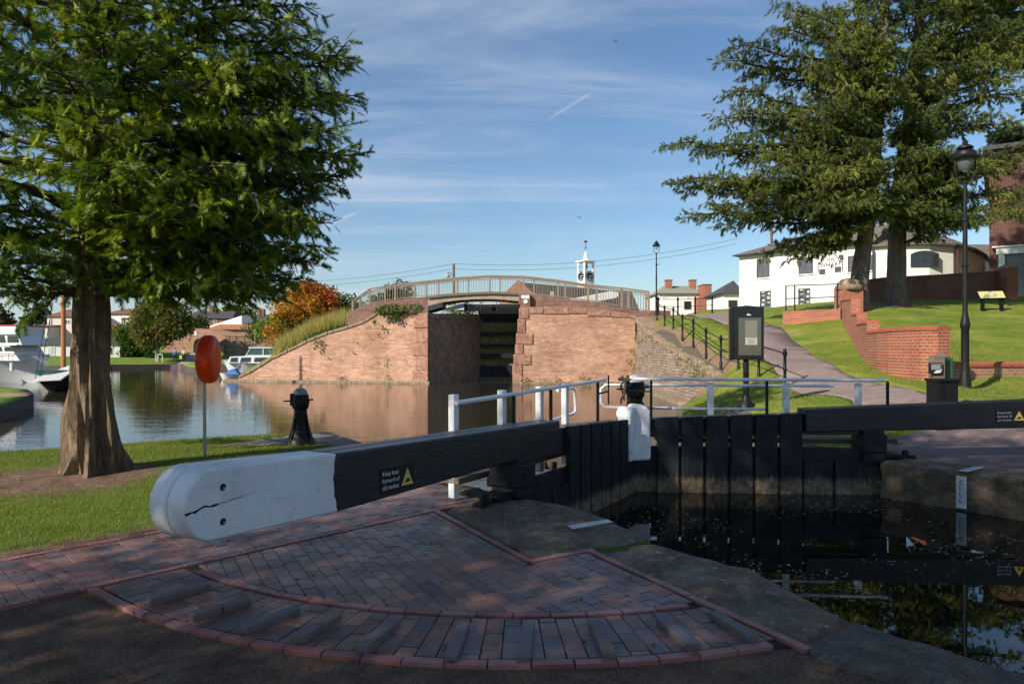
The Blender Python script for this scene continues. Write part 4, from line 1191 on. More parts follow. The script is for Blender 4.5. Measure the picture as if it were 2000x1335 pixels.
# ================================================================ notice case
bs = D(1457, 787, 15); bs.z = hR(bs.x, bs.y) - .01; s = 15 / F
nc = thing('notice_case', bs, 'tall black notice case on a post in the grass beyond the lock', 'notice board')
mb = MB(); mb.tube([bs, bs + Vector((0, 0, (787 - 690) * s))], 5.5 * s, 12); mb.lathe(bs, [(18 * s, -.05), (17 * s, 0.01), (10 * s, .10), (6 * s, .20), (5.5 * s, .24)], 14); ob('post', mb, m_iron, nc, True)
nf = Fr(bs, (.97, -.22, 0)); w = .36
zb_, zt_ = (787 - 697) * s, (787 - 593) * s
mb = MB(); mb.prism([nf(-w, .12, zb_), nf(w, .12, zb_), nf(w, .12, zt_ - .02), nf(.0, .12, zt_ + .02), nf(-w, .12, zt_ - .02)], nf.n * -.24); mb.fbox(nf, -w - .0, -w + .08, .12, .15, zb_ + .02, zt_ - .03)
ob('case', mb, M('case_black', (.007, .007, .008), None, 5, .22), nc, bevel=.02)
mb = MB(); mb.fbox(nf, -.17, .30, .119, .128, zb_ + .10, zt_ - .25); gp = ob('glass', mb, M('case_glass', (.05, .05, .042), (.065, .065, .055), 2, .08, spec=.9), nc, bevel=.003)
mb = MB(); mb.fbox(nf, -.03, .22, .128, .131, zb_ + .50, zt_ - .31); ob('notice', mb, M('faded_paper', (.16, .16, .13), None, 5, .6), nc, label='faded grey notice')
mb = MB(); mb.fbox(nf, -.03, .22, .128, .131, zb_ + .33, zb_ + .49); pp = ob('notice', mb, M('paper', (.36, .36, .31), None, 5, .6), nc, label='pale notice with lines of text')
mb = MB()
for k in range(4): mb.fbox(nf, .03, .16 + .02 * (k % 2), .1312, .1325, zb_ + .36 + k * .03, zb_ + .366 + k * .03)
ob('text_lines', mb, m_blackl, pp)
mb = MB(); q = nf(.0, .1215, zt_ - .20)
mb.prism([q, q + nf.d * .10, q + nf.d * .075 + Vector((0, 0, .025)), q + nf.d * .05 + Vector((0, 0, .02)), q + nf.d * .035 + Vector((0, 0, .045)), q + nf.d * .012 + Vector((0, 0, .03))], nf.n * .003)
ob('emblem', mb, m_white, nc)

# ================================================================ street lamps
m_lampg = M('lamp_black', (.006, .0065, .007), (.012, .012, .013), 5, .5, .15, 60, bd=.001, spec=.25)
m_lglass = glassm('lamp_glass', (.30, .33, .36), .1); m_lglass.node_tree.nodes['Principled BSDF'].inputs['Alpha'].default_value = .35
def lamp_post(bs, H, label, globe=True):
    root = thing('street_lamp', bs, label, 'street lamp', 'street lamps')
    b = Vector(bs); k = H / 5.2
    mb = MB(); mb.lathe(b, [(.12 * k, -.3), (.12 * k, .12 * k), (.11 * k, .17 * k), (.105 * k, .25 * k), (.088 * k, .33 * k), (.08 * k, .4 * k), (.078 * k, 1.28 * k), (.10 * k, 1.32 * k), (.10 * k, 1.38 * k), (.08 * k, 1.47 * k), (.055 * k, 1.62 * k), (.05 * k, 1.7 * k),
                       (.055 * k, 2.62 * k), (.075 * k, 2.64 * k), (.075 * k, 2.68 * k), (.052 * k, 2.71 * k), (.045 * k, 3.6 * k), (.075 * k, 3.62 * k), (.075 * k, 3.68 * k), (.042 * k, 3.72 * k), (.036 * k, 4.42 * k), (.055 * k, 4.44 * k), (.03 * k, 4.5 * k)], 16)
    ob('column', mb, m_lampg, root, True)
    mb = MB(); mb.tube([b + Vector((-.04 * k, 0, 3.65 * k)), b + Vector((.35 * k, 0, 3.69 * k))], .014 * k, 6); ob('ladder_bar', mb, m_lampg, root)
    mb = MB()
    for sg in (-1, 1):
        mb.tube([b + Vector((sg * r * k, 0, z * k)) for r, z in ((0, 4.47), (.10, 4.50), (.19, 4.58), (.22, 4.7), (.22, 4.95))], .018 * k, 6)
    ob('yoke', mb, m_lampg, root, True)
    mb = MB(); mb.lathe(b, [(.03 * k, 4.68 * k), (.11 * k, 4.76 * k), (.165 * k, 4.88 * k), (.18 * k, 4.98 * k)], 16); ob('globe', mb, m_lglass, root, 'all')
    mb = MB(); mb.lathe(b, [(.19 * k, 4.95 * k), (.28 * k, 4.965 * k), (.29 * k, 4.985 * k), (.22 * k, 5.04 * k), (.21 * k, 5.10 * k), (.17 * k, 5.14 * k), (.10 * k, 5.16 * k), (.16 * k, 5.19 * k), (.155 * k, 5.22 * k), (.10 * k, 5.26 * k), (.05 * k, 5.28 * k), (.055 * k, 5.32 * k), (.02 * k, 5.36 * k)], 18)
    ob('canopy', mb, m_lampg, root, True)
    return root
v = D(1885, 757, 16); v.z = hR(v.x, v.y); lamp_post(v, (757 - 283) * 16 / F * .985, 'tall black street lamp beside the low brick wall on the right')
v = D(1282, 622, 44); lamp_post((v.x, v.y, hR(v.x, v.y) - .1), (622 - 478) * 44 / F, 'black street lamp at the right end of the footbridge')

# ================================================================ railings beside the path
def ball_rail(pts, hgt, r, label, rails=(.52, .95), name='iron_railing', grp=None):
    root = thing(name, pts[0], label, 'railing', grp)
    for p in pts:
        mb = MB(); p = Vector(p); mb.lathe(p, [(r * 1.35, -.15), (r * 1.35, .10), (r, .12), (r, hgt * rails[0] - .04), (r * 1.5, hgt * rails[0]), (r, hgt * rails[0] + .05), (r, hgt * rails[1] - .07), (r * 1.55, hgt * rails[1] - .03), (r * 1.55, hgt * rails[1] + .03), (r, hgt * rails[1] + .06), (r * 1.15, hgt + .01), (r * 1.2, hgt + .05), (r * .7, hgt + .09)], 10)
        ob('post', mb, m_iron, root, True)
    for q in rails:
        mb = MB()
        for a, b in zip(pts, pts[1:]): mb.tube([Vector(a) + Vector((0, 0, hgt * q)), Vector(b) + Vector((0, 0, hgt * q))], .02, 6, True)
        ob('rail', mb, m_iron, root, True)
    return root
rp = []
for px, py, Y in [(1533, 757, 19), (1482, 735, 21), (1442, 718, 22.8), (1408, 702, 24.5), (1379, 687, 26.7), (1354, 668, 29), (1333, 655, 31.5), (1315, 642, 34), (1298, 634, 36.5), (1283, 624, 39)]:
    v = D(px, py, Y); rp.append(Vector((v.x, v.y, hR(v.x, v.y))))
ball_rail(rp, 1.0, .042, 'black iron post and rail fence running up beside the brick path')
rp = []
for px, py, Y in [(1286, 612, 45), (1324, 612, 45.5), (1358, 612, 46), (1391, 612, 46.5)]:
    v = D(px, py, Y); rp.append(Vector((v.x, v.y, hR(v.x, v.y) - .02)))
ball_rail(rp, 1.12, .055, 'short level run of black railing in front of the small white house')

# ================================================================ footbridge and its abutments
m_brA = brickmat('abutment_brick', (.42, .18, .105), (.57, .32, .215), (.50, .38, .29), .30, .10, .015, stain=(.62, .55, .50), st_amt=.85, stsc=.45, moss=(.10, .10, .035), moss_amt=.28)
m_brP = brickmat('parapet_brick', (.20, .085, .062), (.27, .13, .095), (.24, .19, .16), .225, .077, .011, stain=(.55, .5, .5), st_amt=.8, stsc=.8)
m_sand = stonemat('red_sandstone', (.24, .125, .09), (.34, .19, .14), (.46, .31, .24), moss=(.09, .09, .03), amt=.35, lichen=.35)
m_buff = stonemat('buff_coping', (.20, .15, .11), (.28, .22, .16), (.36, .30, .23), moss=(.10, .11, .03), amt=.6, lichen=.5)
m_darkwall = stonemat('shaded_lock_wall', (.16, .125, .10), (.26, .21, .17), (.40, .34, .28), moss=(.08, .09, .03), amt=.5, lichen=.3)
m_rubble = brickmat('rubble_stone', (.22, .155, .115), (.34, .265, .21), (.16, .13, .10), .42, .13, .022, stain=(.6, .55, .5), st_amt=.7, stsc=1.2, moss=(.14, .14, .05), moss_amt=.55, bd=.03)
m_deck = M('deck_timber', (.26, .20, .145), (.36, .29, .22), 2.2, .85, .4, 20, c3=(.18, .14, .10))
m_lightwood = M('pale_timber', (.19, .155, .115), (.27, .225, .175), 3, .8, .3, 20)
YB = 40.6
def P_(px, py, Y=YB): return D(px, py, Y)

# left wing wall
lwv = thing('wing_wall', P_(640, 745, 41.5), 'sloping pink brick wing wall left of the lock mouth', 'brick wall')
yl = lambda px: 43.2 - (px - 465) * 2.2 / 350
top = [(466, 738), (490, 727), (530, 702), (562, 687), (600, 668), (640, 652), (679, 641), (712, 630), (738, 613), (780, 611), (812, 612)]
bot = [(812, 749), (466, 745)]
mb = MB(); f = [P_(x, y, yl(x)) for x, y in top]; z0 = -1.0
base = [Vector((p.x, p.y, z0)) for p in f]
for i in range(len(f) - 1):
    a, b, c, d_ = base[i], base[i + 1], f[i + 1], f[i]; off = Vector((0, .55, 0))
    mb.add([a, b, c, d_, a + off, b + off, c + off, d_ + off], [(0, 1, 2, 3), (7, 6, 5, 4), (3, 2, 6, 7)] + ([(0, 3, 7, 4)] if i == 0 else []))
ob('wall_face', mb, m_brA, lwv)
mb = MB()
for i in range(len(f) - 1):
    a, b = f[i], f[i + 1]; n = max(1, int((b - a).length / .8))
    for k in range(n):
        p, q = lerp(a, b, (k + .02) / n), lerp(a, b, (k + .98) / n); o = Vector((0, -.07, 0)); t = Vector((0, 0, .15 + R.uniform(-.015, .02)))
        mb.hexa([p + o, q + o, q + Vector((0, .6, 0)), p + Vector((0, .6, 0)), p + o + t, q + o + t, q + Vector((0, .6, 0)) + t, p + Vector((0, .6, 0)) + t])
ob('coping', mb, m_buff, lwv, bevel=.02)
mb = MB()
for i, (y0, y1, x0) in enumerate([(749, 722, 806), (722, 694, 811), (694, 668, 806), (668, 640, 811), (640, 611, 808)]):
    a = P_(x0, y0, yl(812) - .05); b = P_(836, y1, 40.8)
    mb.hexa([Vector((a.x, a.y, a.z)), Vector((b.x, 40.7, a.z)), Vector((b.x, 41.6, a.z)), Vector((a.x, 41.6, a.z)), Vector((a.x, a.y, b.z - .02)), Vector((b.x, 40.7, b.z - .02)), Vector((b.x, 41.6, b.z - .02)), Vector((a.x, 41.6, b.z - .02))])
ob('quoin', mb, m_sand, lwv, bevel=.02)
mb = MB()
for px in range(440, 838, 20):
    y = 43.4 - (px - 440) * 2.6 / 400; a, b = P_(px, 700, y), P_(px + 19.7, 700, y - .13)
    mb.hexa([Vector((a.x, a.y - .35, -1)), Vector((b.x, b.y - .35, -1)), Vector((b.x, b.y + .3, -1)), Vector((a.x, a.y + .3, -1)), Vector((a.x, a.y - .35, -.33)), Vector((b.x, b.y - .35, -.33)), Vector((b.x, b.y + .3, -.31)), Vector((a.x, a.y + .3, -.31))])
ob('plinth', mb, m_buff, lwv)
# lock chamber left inner wall
iw = thing('lock_chamber_wall', (-5, 41, 0), 'dark shaded inner stone wall at the left of the lock mouth', 'stone wall')
pth = [Vector((P_(835, 700, 40.8).x, 40.8, 0)), Vector((-2.03, 45.2, 0)), Vector((6.6, 57.6, 0))]
mb = MB()
tops = [P_(836, 612, 40.8).z, P_(940, 614, 45.2).z, 3.75]
for i in range(2):
    a, b = pth[i], pth[i + 1]; n = Vector((-(b - a).y, (b - a).x, 0)).normalized() * .6
    mb.hexa([a + Vector((0, 0, -1)), b + Vector((0, 0, -1)), b + n + Vector((0, 0, -1)), a + n + Vector((0, 0, -1)), a + Vector((0, 0, tops[i])), b + Vector((0, 0, tops[i + 1])), b + n + Vector((0, 0, tops[i + 1])), a + n + Vector((0, 0, tops[i]))])
ob('wall_face', mb, m_darkwall, iw)
mb = MB(); a, b = pth[0], pth[1]; n = Vector((-(b - a).y, (b - a).x, 0)).normalized()
for k in range(5):
    p, q = lerp(a, b, k / 5), lerp(a, b, (k + .97) / 5); zz = lerp(tops[0], tops[1], k / 5)
    mb.hexa([p - n * .05 + Vector((0, 0, zz - .28)), q - n * .05 + Vector((0, 0, zz - .28)), q + n * .7 + Vector((0, 0, zz - .28)), p + n * .7 + Vector((0, 0, zz - .28)), p - n * .05 + Vector((0, 0, zz + .03)), q - n * .05 + Vector((0, 0, zz + .03)), q + n * .7 + Vector((0, 0, zz + .03)), p + n * .7 + Vector((0, 0, zz + .03))])
ob('coping', mb, m_darkwall, iw, bevel=.02)

# right abutment
ra = thing('abutment', P_(1120, 745), 'pink brick abutment right of the lock mouth with stone quoins', 'brick wall')
mb = MB()
LX = [(1003, 749), (1006, 722), (1010, 690), (1014, 650), (1018, 600)]
yy = 40.6
face = [P_(1003, 765, yy), P_(1241, 765, yy), P_(1241, 618, yy), P_(1180, 612, yy), P_(1111, 601, yy), P_(1018, 601, yy)]
mb.prism(face, Vector((0, 1.4, 0))); ob('wall_face', mb, m_brA, ra)
mb = MB()
for i, (x0, x1, y0, y1) in enumerate([(1001, 1020, 749, 712), (1003, 1037, 712, 691), (1006, 1022, 691, 672), (1008, 1041, 672, 650), (1011, 1026, 650, 622), (1014, 1033, 622, 600)]):
    a, b = P_(x0, y0, yy - .05), P_(x1, y1, yy - .05); mb.box(a.x, b.x, yy - .06, yy + 1.45, a.z, b.z - .02)
ob('quoin', mb, m_sand, ra, bevel=.03)
mb = MB()
for x0, x1, y0, y1, y2 in [(1033, 1062, 599, 600, 612), (1062, 1112, 599, 599, 613), (1112, 1147, 599, 601, 612), (1147, 1193, 602, 606, 617), (1193, 1227, 607, 612, 619), (1227, 1242, 613, 615, 621)]:
    a, b, c, d_ = P_(x0 + .5, y2, yy - .06), P_(x1 - .5, y2 + (1 if x0 > 1140 else 0), yy - .06), P_(x1 - .5, y1, yy - .06), P_(x0 + .5, y0, yy - .06)
    mb.prism([a, b, c, d_], Vector((0, .9, 0)))
ob('coping', mb, m_sand, ra, bevel=.03)
mb = MB()
for k in range(13):
    a = P_(1001 + k * 18.6, 749, yy - .3); b = P_(1001 + k * 18.6 + 18.2, 749, yy - .3); mb.box(a.x, b.x, yy - .32, yy + .2, -1, -.33)
ob('plinth', mb, m_buff, ra)
# embankment wall of rubble stone running towards the camera
ew = thing('embankment_wall', (7, 31, -.4), 'sloping rubble stone embankment wall right of the abutment', 'stone wall')
tp = [Vector((7.40, 40.55, 3.35)), D(1272, 653, 37), D(1300, 674, 33.5), D(1322, 690, 31), D(1365, 714, 27.5), D(1389, 729, 25.5), D(1406, 746, 24.1)]
bt = [Vector((7.22, 40.55, -1)), Vector((7.05, 37, -1)), Vector((6.9, 33.5, -1)), Vector((6.75, 31, -1)), Vector((6.54, 27.5, -1)), Vector((6.43, 25.7, -1)), Vector((6.5, 24.6, -1))]
for p in tp: p.z = min(p.z, hR(p.x + .3, p.y) + .28)
mb = MB(); N = 7; vs = []; uvv = []
rr = random.Random(9); acc = 0
for i in range(len(tp)):
    if i: acc += (tp[i] - tp[i - 1]).length
    for k in range(N + 1):
        p = lerp(bt[i], tp[i], k / N); vs.append(p + Vector((rr.uniform(-.06, .06), 0, 0)) * (0 < k < N)); uvv.append((acc, p.z))
fs = []; us = []
for i in range(len(tp) - 1):
    for k in range(N):
        q = (i * (N + 1) + k, i * (N + 1) + k + 1, (i + 1) * (N + 1) + k + 1, (i + 1) * (N + 1) + k); fs.append(q); us.append([uvv[j] for j in q])
mb.add(vs, fs, us); ob('wall_face', mb, m_rubble, ew)
mb = MB()
for i in range(len(tp) - 1):
    a, b = tp[i], tp[i + 1]; L = (b - a).length; n = max(2, int(L / .42))
    for k in range(n):
        p, q = lerp(a, b, (k + .03) / n), lerp(a, b, (k + .97) / n); w1, w2 = Vector((-.08 + rr.uniform(-.05, .03), 0, 0)), Vector((.50 + rr.uniform(-.06, .08), 0, 0)); u = Vector((0, 0, .13 + rr.uniform(-.06, .08))); dn = Vector((0, 0, -.12))
        mb.hexa([p + w1 + dn, q + w1 + dn, q + w2 + dn, p + w2 + dn, p + w1 + u, q + w1 + u, q + w2 + u, p + w2 + u])
ob('coping', mb, m_buff, ew, bevel=.04)
mb = MB(); mb.prism([Vector((7.0, 40.3, -.31)), Vector((6.45, 36, -.31)), Vector((6.2, 28, -.31)), Vector((6.1, 25, -.31)), Vector((6.9, 24.2, -.31)), Vector((7.4, 40.3, -.31))], (0, 0, -.3)); ob('ledge', mb, m_buff, ew)

# bridge: parapets, deck, railings
br = thing('footbridge', P_(960, 580), 'arched timber footbridge over the lock between purple brick parapets', 'bridge')
tl = [(679, 613), (700, 603), (718, 595), (725, 592), (760, 587), (800, 582), (836, 579)]
mb = MB(); yp = 41.95
pts = [P_(679, 645, yp + .2), P_(712, 636, yp), P_(738, 618, yp), P_(836, 618, yp)] + [P_(x, y, yp) for x, y in tl[::-1]]
for p in pts: p.y = yp
mb.prism(pts, Vector((0, .35, 0)))
mb.prism([p + Vector((0, 2.3, 0)) for p in pts], Vector((0, .35, 0)))
ob('parapet', mb, m_brP, br)
trr = [(1016, 574), (1060, 577), (1100, 582), (1147, 588), (1190, 595), (1215, 600), (1267, 610)]
pts = [P_(1016, 602, yp), P_(1120, 603, yp), P_(1200, 612, yp), P_(1240, 620, yp), P_(1268, 618, yp)] + [P_(x, y, yp) for x, y in trr[::-1]]
mb = MB(); mb.prism(pts, Vector((0, .35, 0))); mb.prism([p + Vector((0, 2.3, 0)) for p in pts], Vector((0, .35, 0))); ob('parapet', mb, m_brP, br)
mb = MB(); a, b = P_(1016, 603, yp - .3), P_(1035, 574, yp - .3); mb.box(a.x, b.x, yp - .3, yp + .4, a.z, b.z); ob('pier', mb, m_brP, br)
# brick fill and walkway behind the parapets
mb = MB(); pts = [P_(679, 618, yp), P_(725, 600, yp), P_(836, 586, yp), P_(836, 612, yp), P_(738, 612, yp)]
mb.prism([p + Vector((0, .35, 0)) for p in pts], Vector((0, 1.95, 0))); ob('walkway', mb, m_brP, br); mb = MB()
pts = [P_(1016, 580, yp), P_(1147, 594, yp), P_(1267, 613, yp), P_(1230, 620, yp), P_(1016, 602, yp)]
mb.prism([p + Vector((0, .35, 0)) for p in pts], Vector((0, 1.95, 0))); ob('walkway', mb, m_brP, br)
# deck girders
arcb = [(836, 581), (865, 578), (894, 575.5), (925, 573.5), (957, 572.5), (985, 573), (1014, 574.5)]
arcl = [(836, 597), (865, 590), (894, 586), (925, 584), (957, 583.5), (985, 585), (1014, 588)]
mb = MB()
for yo in (0, 2.2):
    for i in range(len(arcb) - 1):
        mb.prism([P_(*arcl[i], yp) + Vector((0, yo, 0)), P_(*arcl[i + 1], yp) + Vector((0, yo, 0)), P_(*arcb[i + 1], yp) + Vector((0, yo, -.06)), P_(*arcb[i], yp) + Vector((0, yo, -.06))], Vector((0, .25, 0)))
ob('girder', mb, m_deck, br)
mb = MB()
for i in range(len(arcb) - 1):
    p, q = P_(*arcb[i], yp), P_(*arcb[i + 1], yp); u = Vector((0, 0, .07))
    mb.hexa([p + Vector((0, -.12, -.055)), q + Vector((0, -.12, -.055)), q + Vector((0, 2.6, -.055)), p + Vector((0, 2.6, -.055)), p + Vector((0, -.12, 0)) + u, q + Vector((0, -.12, 0)) + u, q + Vector((0, 2.6, 0)) + u, p + Vector((0, 2.6, 0)) + u])
ob('deck', mb, M('deck_edge', (.12, .09, .065), (.17, .13, .10), 4, .85), br)
mb = MB(); mb.prism([P_(836, 597, yp), P_(836, 606, yp), P_(842, 606, yp), P_(864, 599, yp), P_(864, 590, yp)], Vector((0, 2.4, 0))); ob('dark_soffit', mb, M('soffit_shade', (.03, .03, .035), None, 3, .6), br)  # dark solid under the deck end; the soffit shade is put into its colour
# railings: front and back
RT = [(689, 588), (722, 565), (772, 556), (833, 550), (894, 543), (957, 539), (1023, 540.5), (1090, 548), (1148, 556.5), (1214, 563), (1267, 570)]
RB = [(689, 610), (722, 594), (772, 586), (833, 579), (894, 575), (957, 572), (1023, 574), (1090, 581), (1148, 588), (1214, 600), (1267, 609)]
def rail_line(T, Bm, y, yref, w):
    k = yref / YB
    tops = [Vector((P_(*p, yref).x, y, P_(*p, yref).z)) for p in T]; bots = [Vector((P_(*p, yref).x, y, P_(*p, yref).z)) for p in Bm]
    for i, (t, b) in enumerate(zip(tops, bots)):
        mb = MB(); e = -.35 if 833 < T[i][0] < 1015 else -.05
        mb.box(b.x - w, b.x + w, y - w, y + w, b.z + e, t.z); ob('railing_post', mb, m_lightwood, br)
    mb = MB()
    for i in range(len(tops) - 1): mb.bar(tops[i] + Vector((0, 0, .02)), tops[i + 1] + Vector((0, 0, .02)), .15, .08)
    for i in range(len(tops) - 1): mb.bar(tops[i] + Vector((0, 0, -.12)), tops[i + 1] + Vector((0, 0, -.12)), .04, .04)
    for i in range(len(tops) - 1): mb.bar(bots[i] + Vector((0, 0, .08)), bots[i + 1] + Vector((0, 0, .08)), .04, .04)
    ob('handrail', mb, m_lightwood, br)
    for i in range(len(tops) - 1):
        mb = MB(); n = int((tops[i + 1] - tops[i]).length / .155)
        for j in range(1, n):
            p, q = lerp(bots[i], bots[i + 1], j / n), lerp(tops[i], tops[i + 1], j / n); mb.box(p.x - .011, p.x + .011, y - .011, y + .011, p.z + .08, q.z - .1)
        ob('baluster_panel', mb, m_galv if False else m_lightwood, br)
rail_line(RT, RB, yp + .12, yp + .12, .06)
back = [(703, 577), (752, 562), (810, 555), (857, 549), (915, 544), (977, 541), (1043, 545), (1104, 553), (1165, 561), (1227, 569), (1262, 573)]
backb = [(703, 598), (752, 589), (810, 581), (857, 578), (915, 574), (977, 573), (1043, 577), (1104, 583), (1165, 592), (1227, 602), (1262, 608)]
rail_line(back, backb, yp + 2.42, yp + 2.42, .055)
mb = MB(); a = P_(1018, 583, yp - .34); mb.box(a.x, P_(1034, 583, yp).x, yp - .335, yp - .31, a.z, P_(1, 577, yp).z); sg = ob('sign', mb, m_white, br, label='small white rectangular sign')
a = P_(1026.5, 588.5, yp - .34); mb = MB(); K = 16; mb.prism([a + Vector((.135 * math.cos(2 * math.pi * k / K), 0, .135 * math.sin(2 * math.pi * k / K))) for k in range(K)], Vector((0, .03, 0))); sg = ob('sign', mb, m_white, br, label='small round white sign')

# lock gate beyond the bridge (top gate, dark timbers)
tg = thing('lock_gate', (-.5, 45.5, 0), 'tall dark lock gate with mossy boards deep under the footbridge', 'lock gate')
yg = 45.1
m_mossb = stonemat('mossy_boards', (.12, .09, .045), (.20, .17, .06), (.30, .27, .13), moss=(.11, .16, .03), amt=.9, lichen=.25)
gb = lambda x0, x1, y0, y1, d0, d1: (D(x0, 0, yg).x, D(x1, 0, yg).x, yg + d0, yg + d1, D(0, y1, yg).z, D(0, y0, yg).z)
mb = MB(); mb.box(*gb(938, 1024, 622, 752, .25, .35)); ob('boarding', mb, m_mossb, tg)
mb = MB(); mb.box(D(938, 0, yg).x, D(1024, 0, yg).x, yg + .2, yg + .4, 3.35, 3.8)
for y0, y1 in [(613, 622), (648, 655), (672, 678), (690, 699), (714, 752)]: mb.box(*gb(938, 1024, y0, y1, -.12, .24))
ob('beam', mb, m_gate, tg)
mb = MB(); mb.box(*gb(934, 1026, 608, 613, -.5, .5)); ob('foot_board', mb, m_lightwood, tg)
mb = MB()
for y0, y1 in [(590, 591.6), (597.5, 599)]: mb.box(*gb(928, 1014, y0, y1, -.03, .03))
for x in (929, 938, 970, 1003): mb.box(*gb(x - .8, x + .8, 590, 610, -.025, .025))
ob('handrail', mb, m_white, tg)
mb = MB(); mb.box(*gb(905, 1026, 593, 606, .6, .9)); ob('balance_beam', mb, m_gate, tg)
mb = MB(); mb.prism([D(866, 605, 46), D(866, 599, 46), D(908, 592, 45.8), D(914, 594, 45.8), D(915, 602, 45.8), D(905, 604.5, 45.8)], Vector((0, .35, 0))); ob('balance_beam_end', mb, m_white, tg, label='white painted beam end')
# second white beam seen through the railing
wb = thing('balance_beam', D(1150, 585, 47), 'white balance beam with rounded end seen through the bridge railing', 'balance beam')
mb = MB(); mb.prism([D(1100, 592, 47), D(1108, 584.5, 47), D(1196, 568, 47), D(1207, 569, 47), D(1210, 574, 47), D(1208, 580, 47), D(1200, 583, 47), D(1150, 592, 47)], Vector((0, .4, 0))); ob('beam', mb, m_white, wb, bevel=.05)
mb = MB(); a = D(1120, 590, 47.2); mb.box(a.x - .2, a.x + .2, 47.05, 47.4, 3.2, a.z + .2); ob('post', mb, m_gate, wb)

# ---- telegraph pole with lamp, wires
tp_ = thing('telegraph_pole', D(886, 600, 62), 'wooden telegraph pole with a lamp bracket behind the footbridge', 'telegraph pole')
mb = MB(); a = D(886, 515, 62); mb.tube([Vector((a.x, 62, 3)), Vector((a.x, 62, a.z - .2)), Vector((a.x, 62, a.z))], [.15, .12, .11], 8); mb.tube([a + Vector((0, 0, -1.2)), a + Vector((-.35, 0, -.75)), a + Vector((-.6, 0, -.9))], .05, 6); ob('pole', mb, m_oak, tp_, True)
mb = MB(); mb.lathe(a + Vector((-.55, 0, -1.25)), [(.08, .35), (.26, .15), (.28, .05), (.05, 0)][::-1], 10); ob('lamp', mb, M('lamp_grey', (.35, .36, .36), None, 4, .5), tp_, True)
m_wire = M('wire', (.03, .035, .04), None, 4, .6)
wr = thing('overhead_wire', D(886, 518, 62), 'thin overhead wires sagging across the sky from the telegraph pole', 'wire')
def wire(p, q, sag):
    mb = MB(); mb.tube([lerp(p, q, k / 14) - Vector((0, 0, sag * 4 * (k / 14) * (1 - k / 14))) for k in range(15)], .014, 4); ob('wire', mb, m_wire, wr)
for o in (0, .45):
    wire(a - Vector((0, 0, o)), D(1440, 466, 62) - Vector((0, 0, o)), .9); wire(a - Vector((0, 0, o)), D(560, 552, 66) - Vector((0, 0, o)), .3)
# gulls
def bird(px, py, Y, label):
    c = D(px, py, Y); mb = MB(); s_ = Y / F * 5
    mb.prism([c + Vector((-s_, 0, s_ * .35)), c + Vector((-s_ * .4, 0, s_ * .1)), c, c + Vector((s_ * .5, 0, -s_ * .12)), c + Vector((s_, 0, -s_ * .3)), c + Vector((s_ * .4, 0, -s_ * .28)), c + Vector((0, 0, -s_ * .22)), c + Vector((-s_ * .5, 0, -s_ * .08))], (0, s_ * .3, 0))
    ob('bird', mb, M('bird_grey', (.05, .05, .055), None, 3, .8), label=label, cat='bird', group='birds in the sky', origin=c)
bird(1203, 80, 90, 'small dark bird highest in the open sky at upper right'); bird(1132, 424, 110, 'small dark bird low in the sky just above the clock tower')

# ================================================================ walls on the right bank
m_brR = brickmat('orange_brick', (.36, .085, .035), (.28, .075, .04), (.36, .24, .17), .225, .079, .012, stain=(.6, .55, .55), st_amt=.45, stsc=1.1, bd=.008)
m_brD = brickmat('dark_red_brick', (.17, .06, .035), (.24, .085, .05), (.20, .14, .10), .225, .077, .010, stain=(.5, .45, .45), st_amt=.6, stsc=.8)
m_capR = M('cap_brick', (.40, .10, .04), (.30, .08, .04), 8, .8, .5, 40, c3=(.22, .10, .07))
m_pav = m_path
def wall_run(root, pts, tops, thick, mat, name='wall_face', side=1, base=-.5):
    """pts: plan points; tops: heights; solid wall with arc-length uv"""
    n = len(pts); L = []; acc = 0
    for i in range(n):
        if i: acc += (Vector(pts[i][:2]) - Vector(pts[i - 1][:2])).length
        L.append(acc)
    nn = []
    for i in range(n):
        t = (Vector(pts[min(i + 1, n - 1)][:2]) - Vector(pts[max(i - 1, 0)][:2])).normalized(); nn.append(Vector((t.y, -t.x, 0)) * side)
    mb = MB()
    for i in range(n - 1):
        a, b = Vector((*pts[i][:2], 0)), Vector((*pts[i + 1][:2], 0)); oa, ob_ = nn[i] * thick, nn[i + 1] * thick
        za, zb = hR(a.x, a.y) + base, hR(b.x, b.y) + base
        V = [a + Vector((0, 0, za)), b + Vector((0, 0, zb)), b + Vector((0, 0, tops[i + 1])), a + Vector((0, 0, tops[i])),
             a + oa + Vector((0, 0, za)), b + ob_ + Vector((0, 0, zb)), b + ob_ + Vector((0, 0, tops[i + 1])), a + oa + Vector((0, 0, tops[i]))]
        u = [(L[i], za), (L[i + 1], zb), (L[i + 1], tops[i + 1]), (L[i], tops[i])]
        fs = [(0, 1, 2, 3), (7, 6, 5, 4), (3, 2, 6, 7)]; us = [u, [(L[i], tops[i]), (L[i + 1], tops[i + 1]), u[1], u[0]], [(L[i], 0), (L[i + 1], 0), (L[i + 1], .2), (L[i], .2)]]
        if i == 0: fs.append((4, 0, 3, 7)); us.append([(0, za), (thick, za), (thick, tops[0]), (0, tops[0])])
        if i == n - 2: fs.append((1, 5, 6, 2)); us.append([(0, zb), (thick, zb), (thick, tops[-1]), (0, tops[-1])])
        mb.add(V, fs, us)
    return ob(name, mb, mat, root)
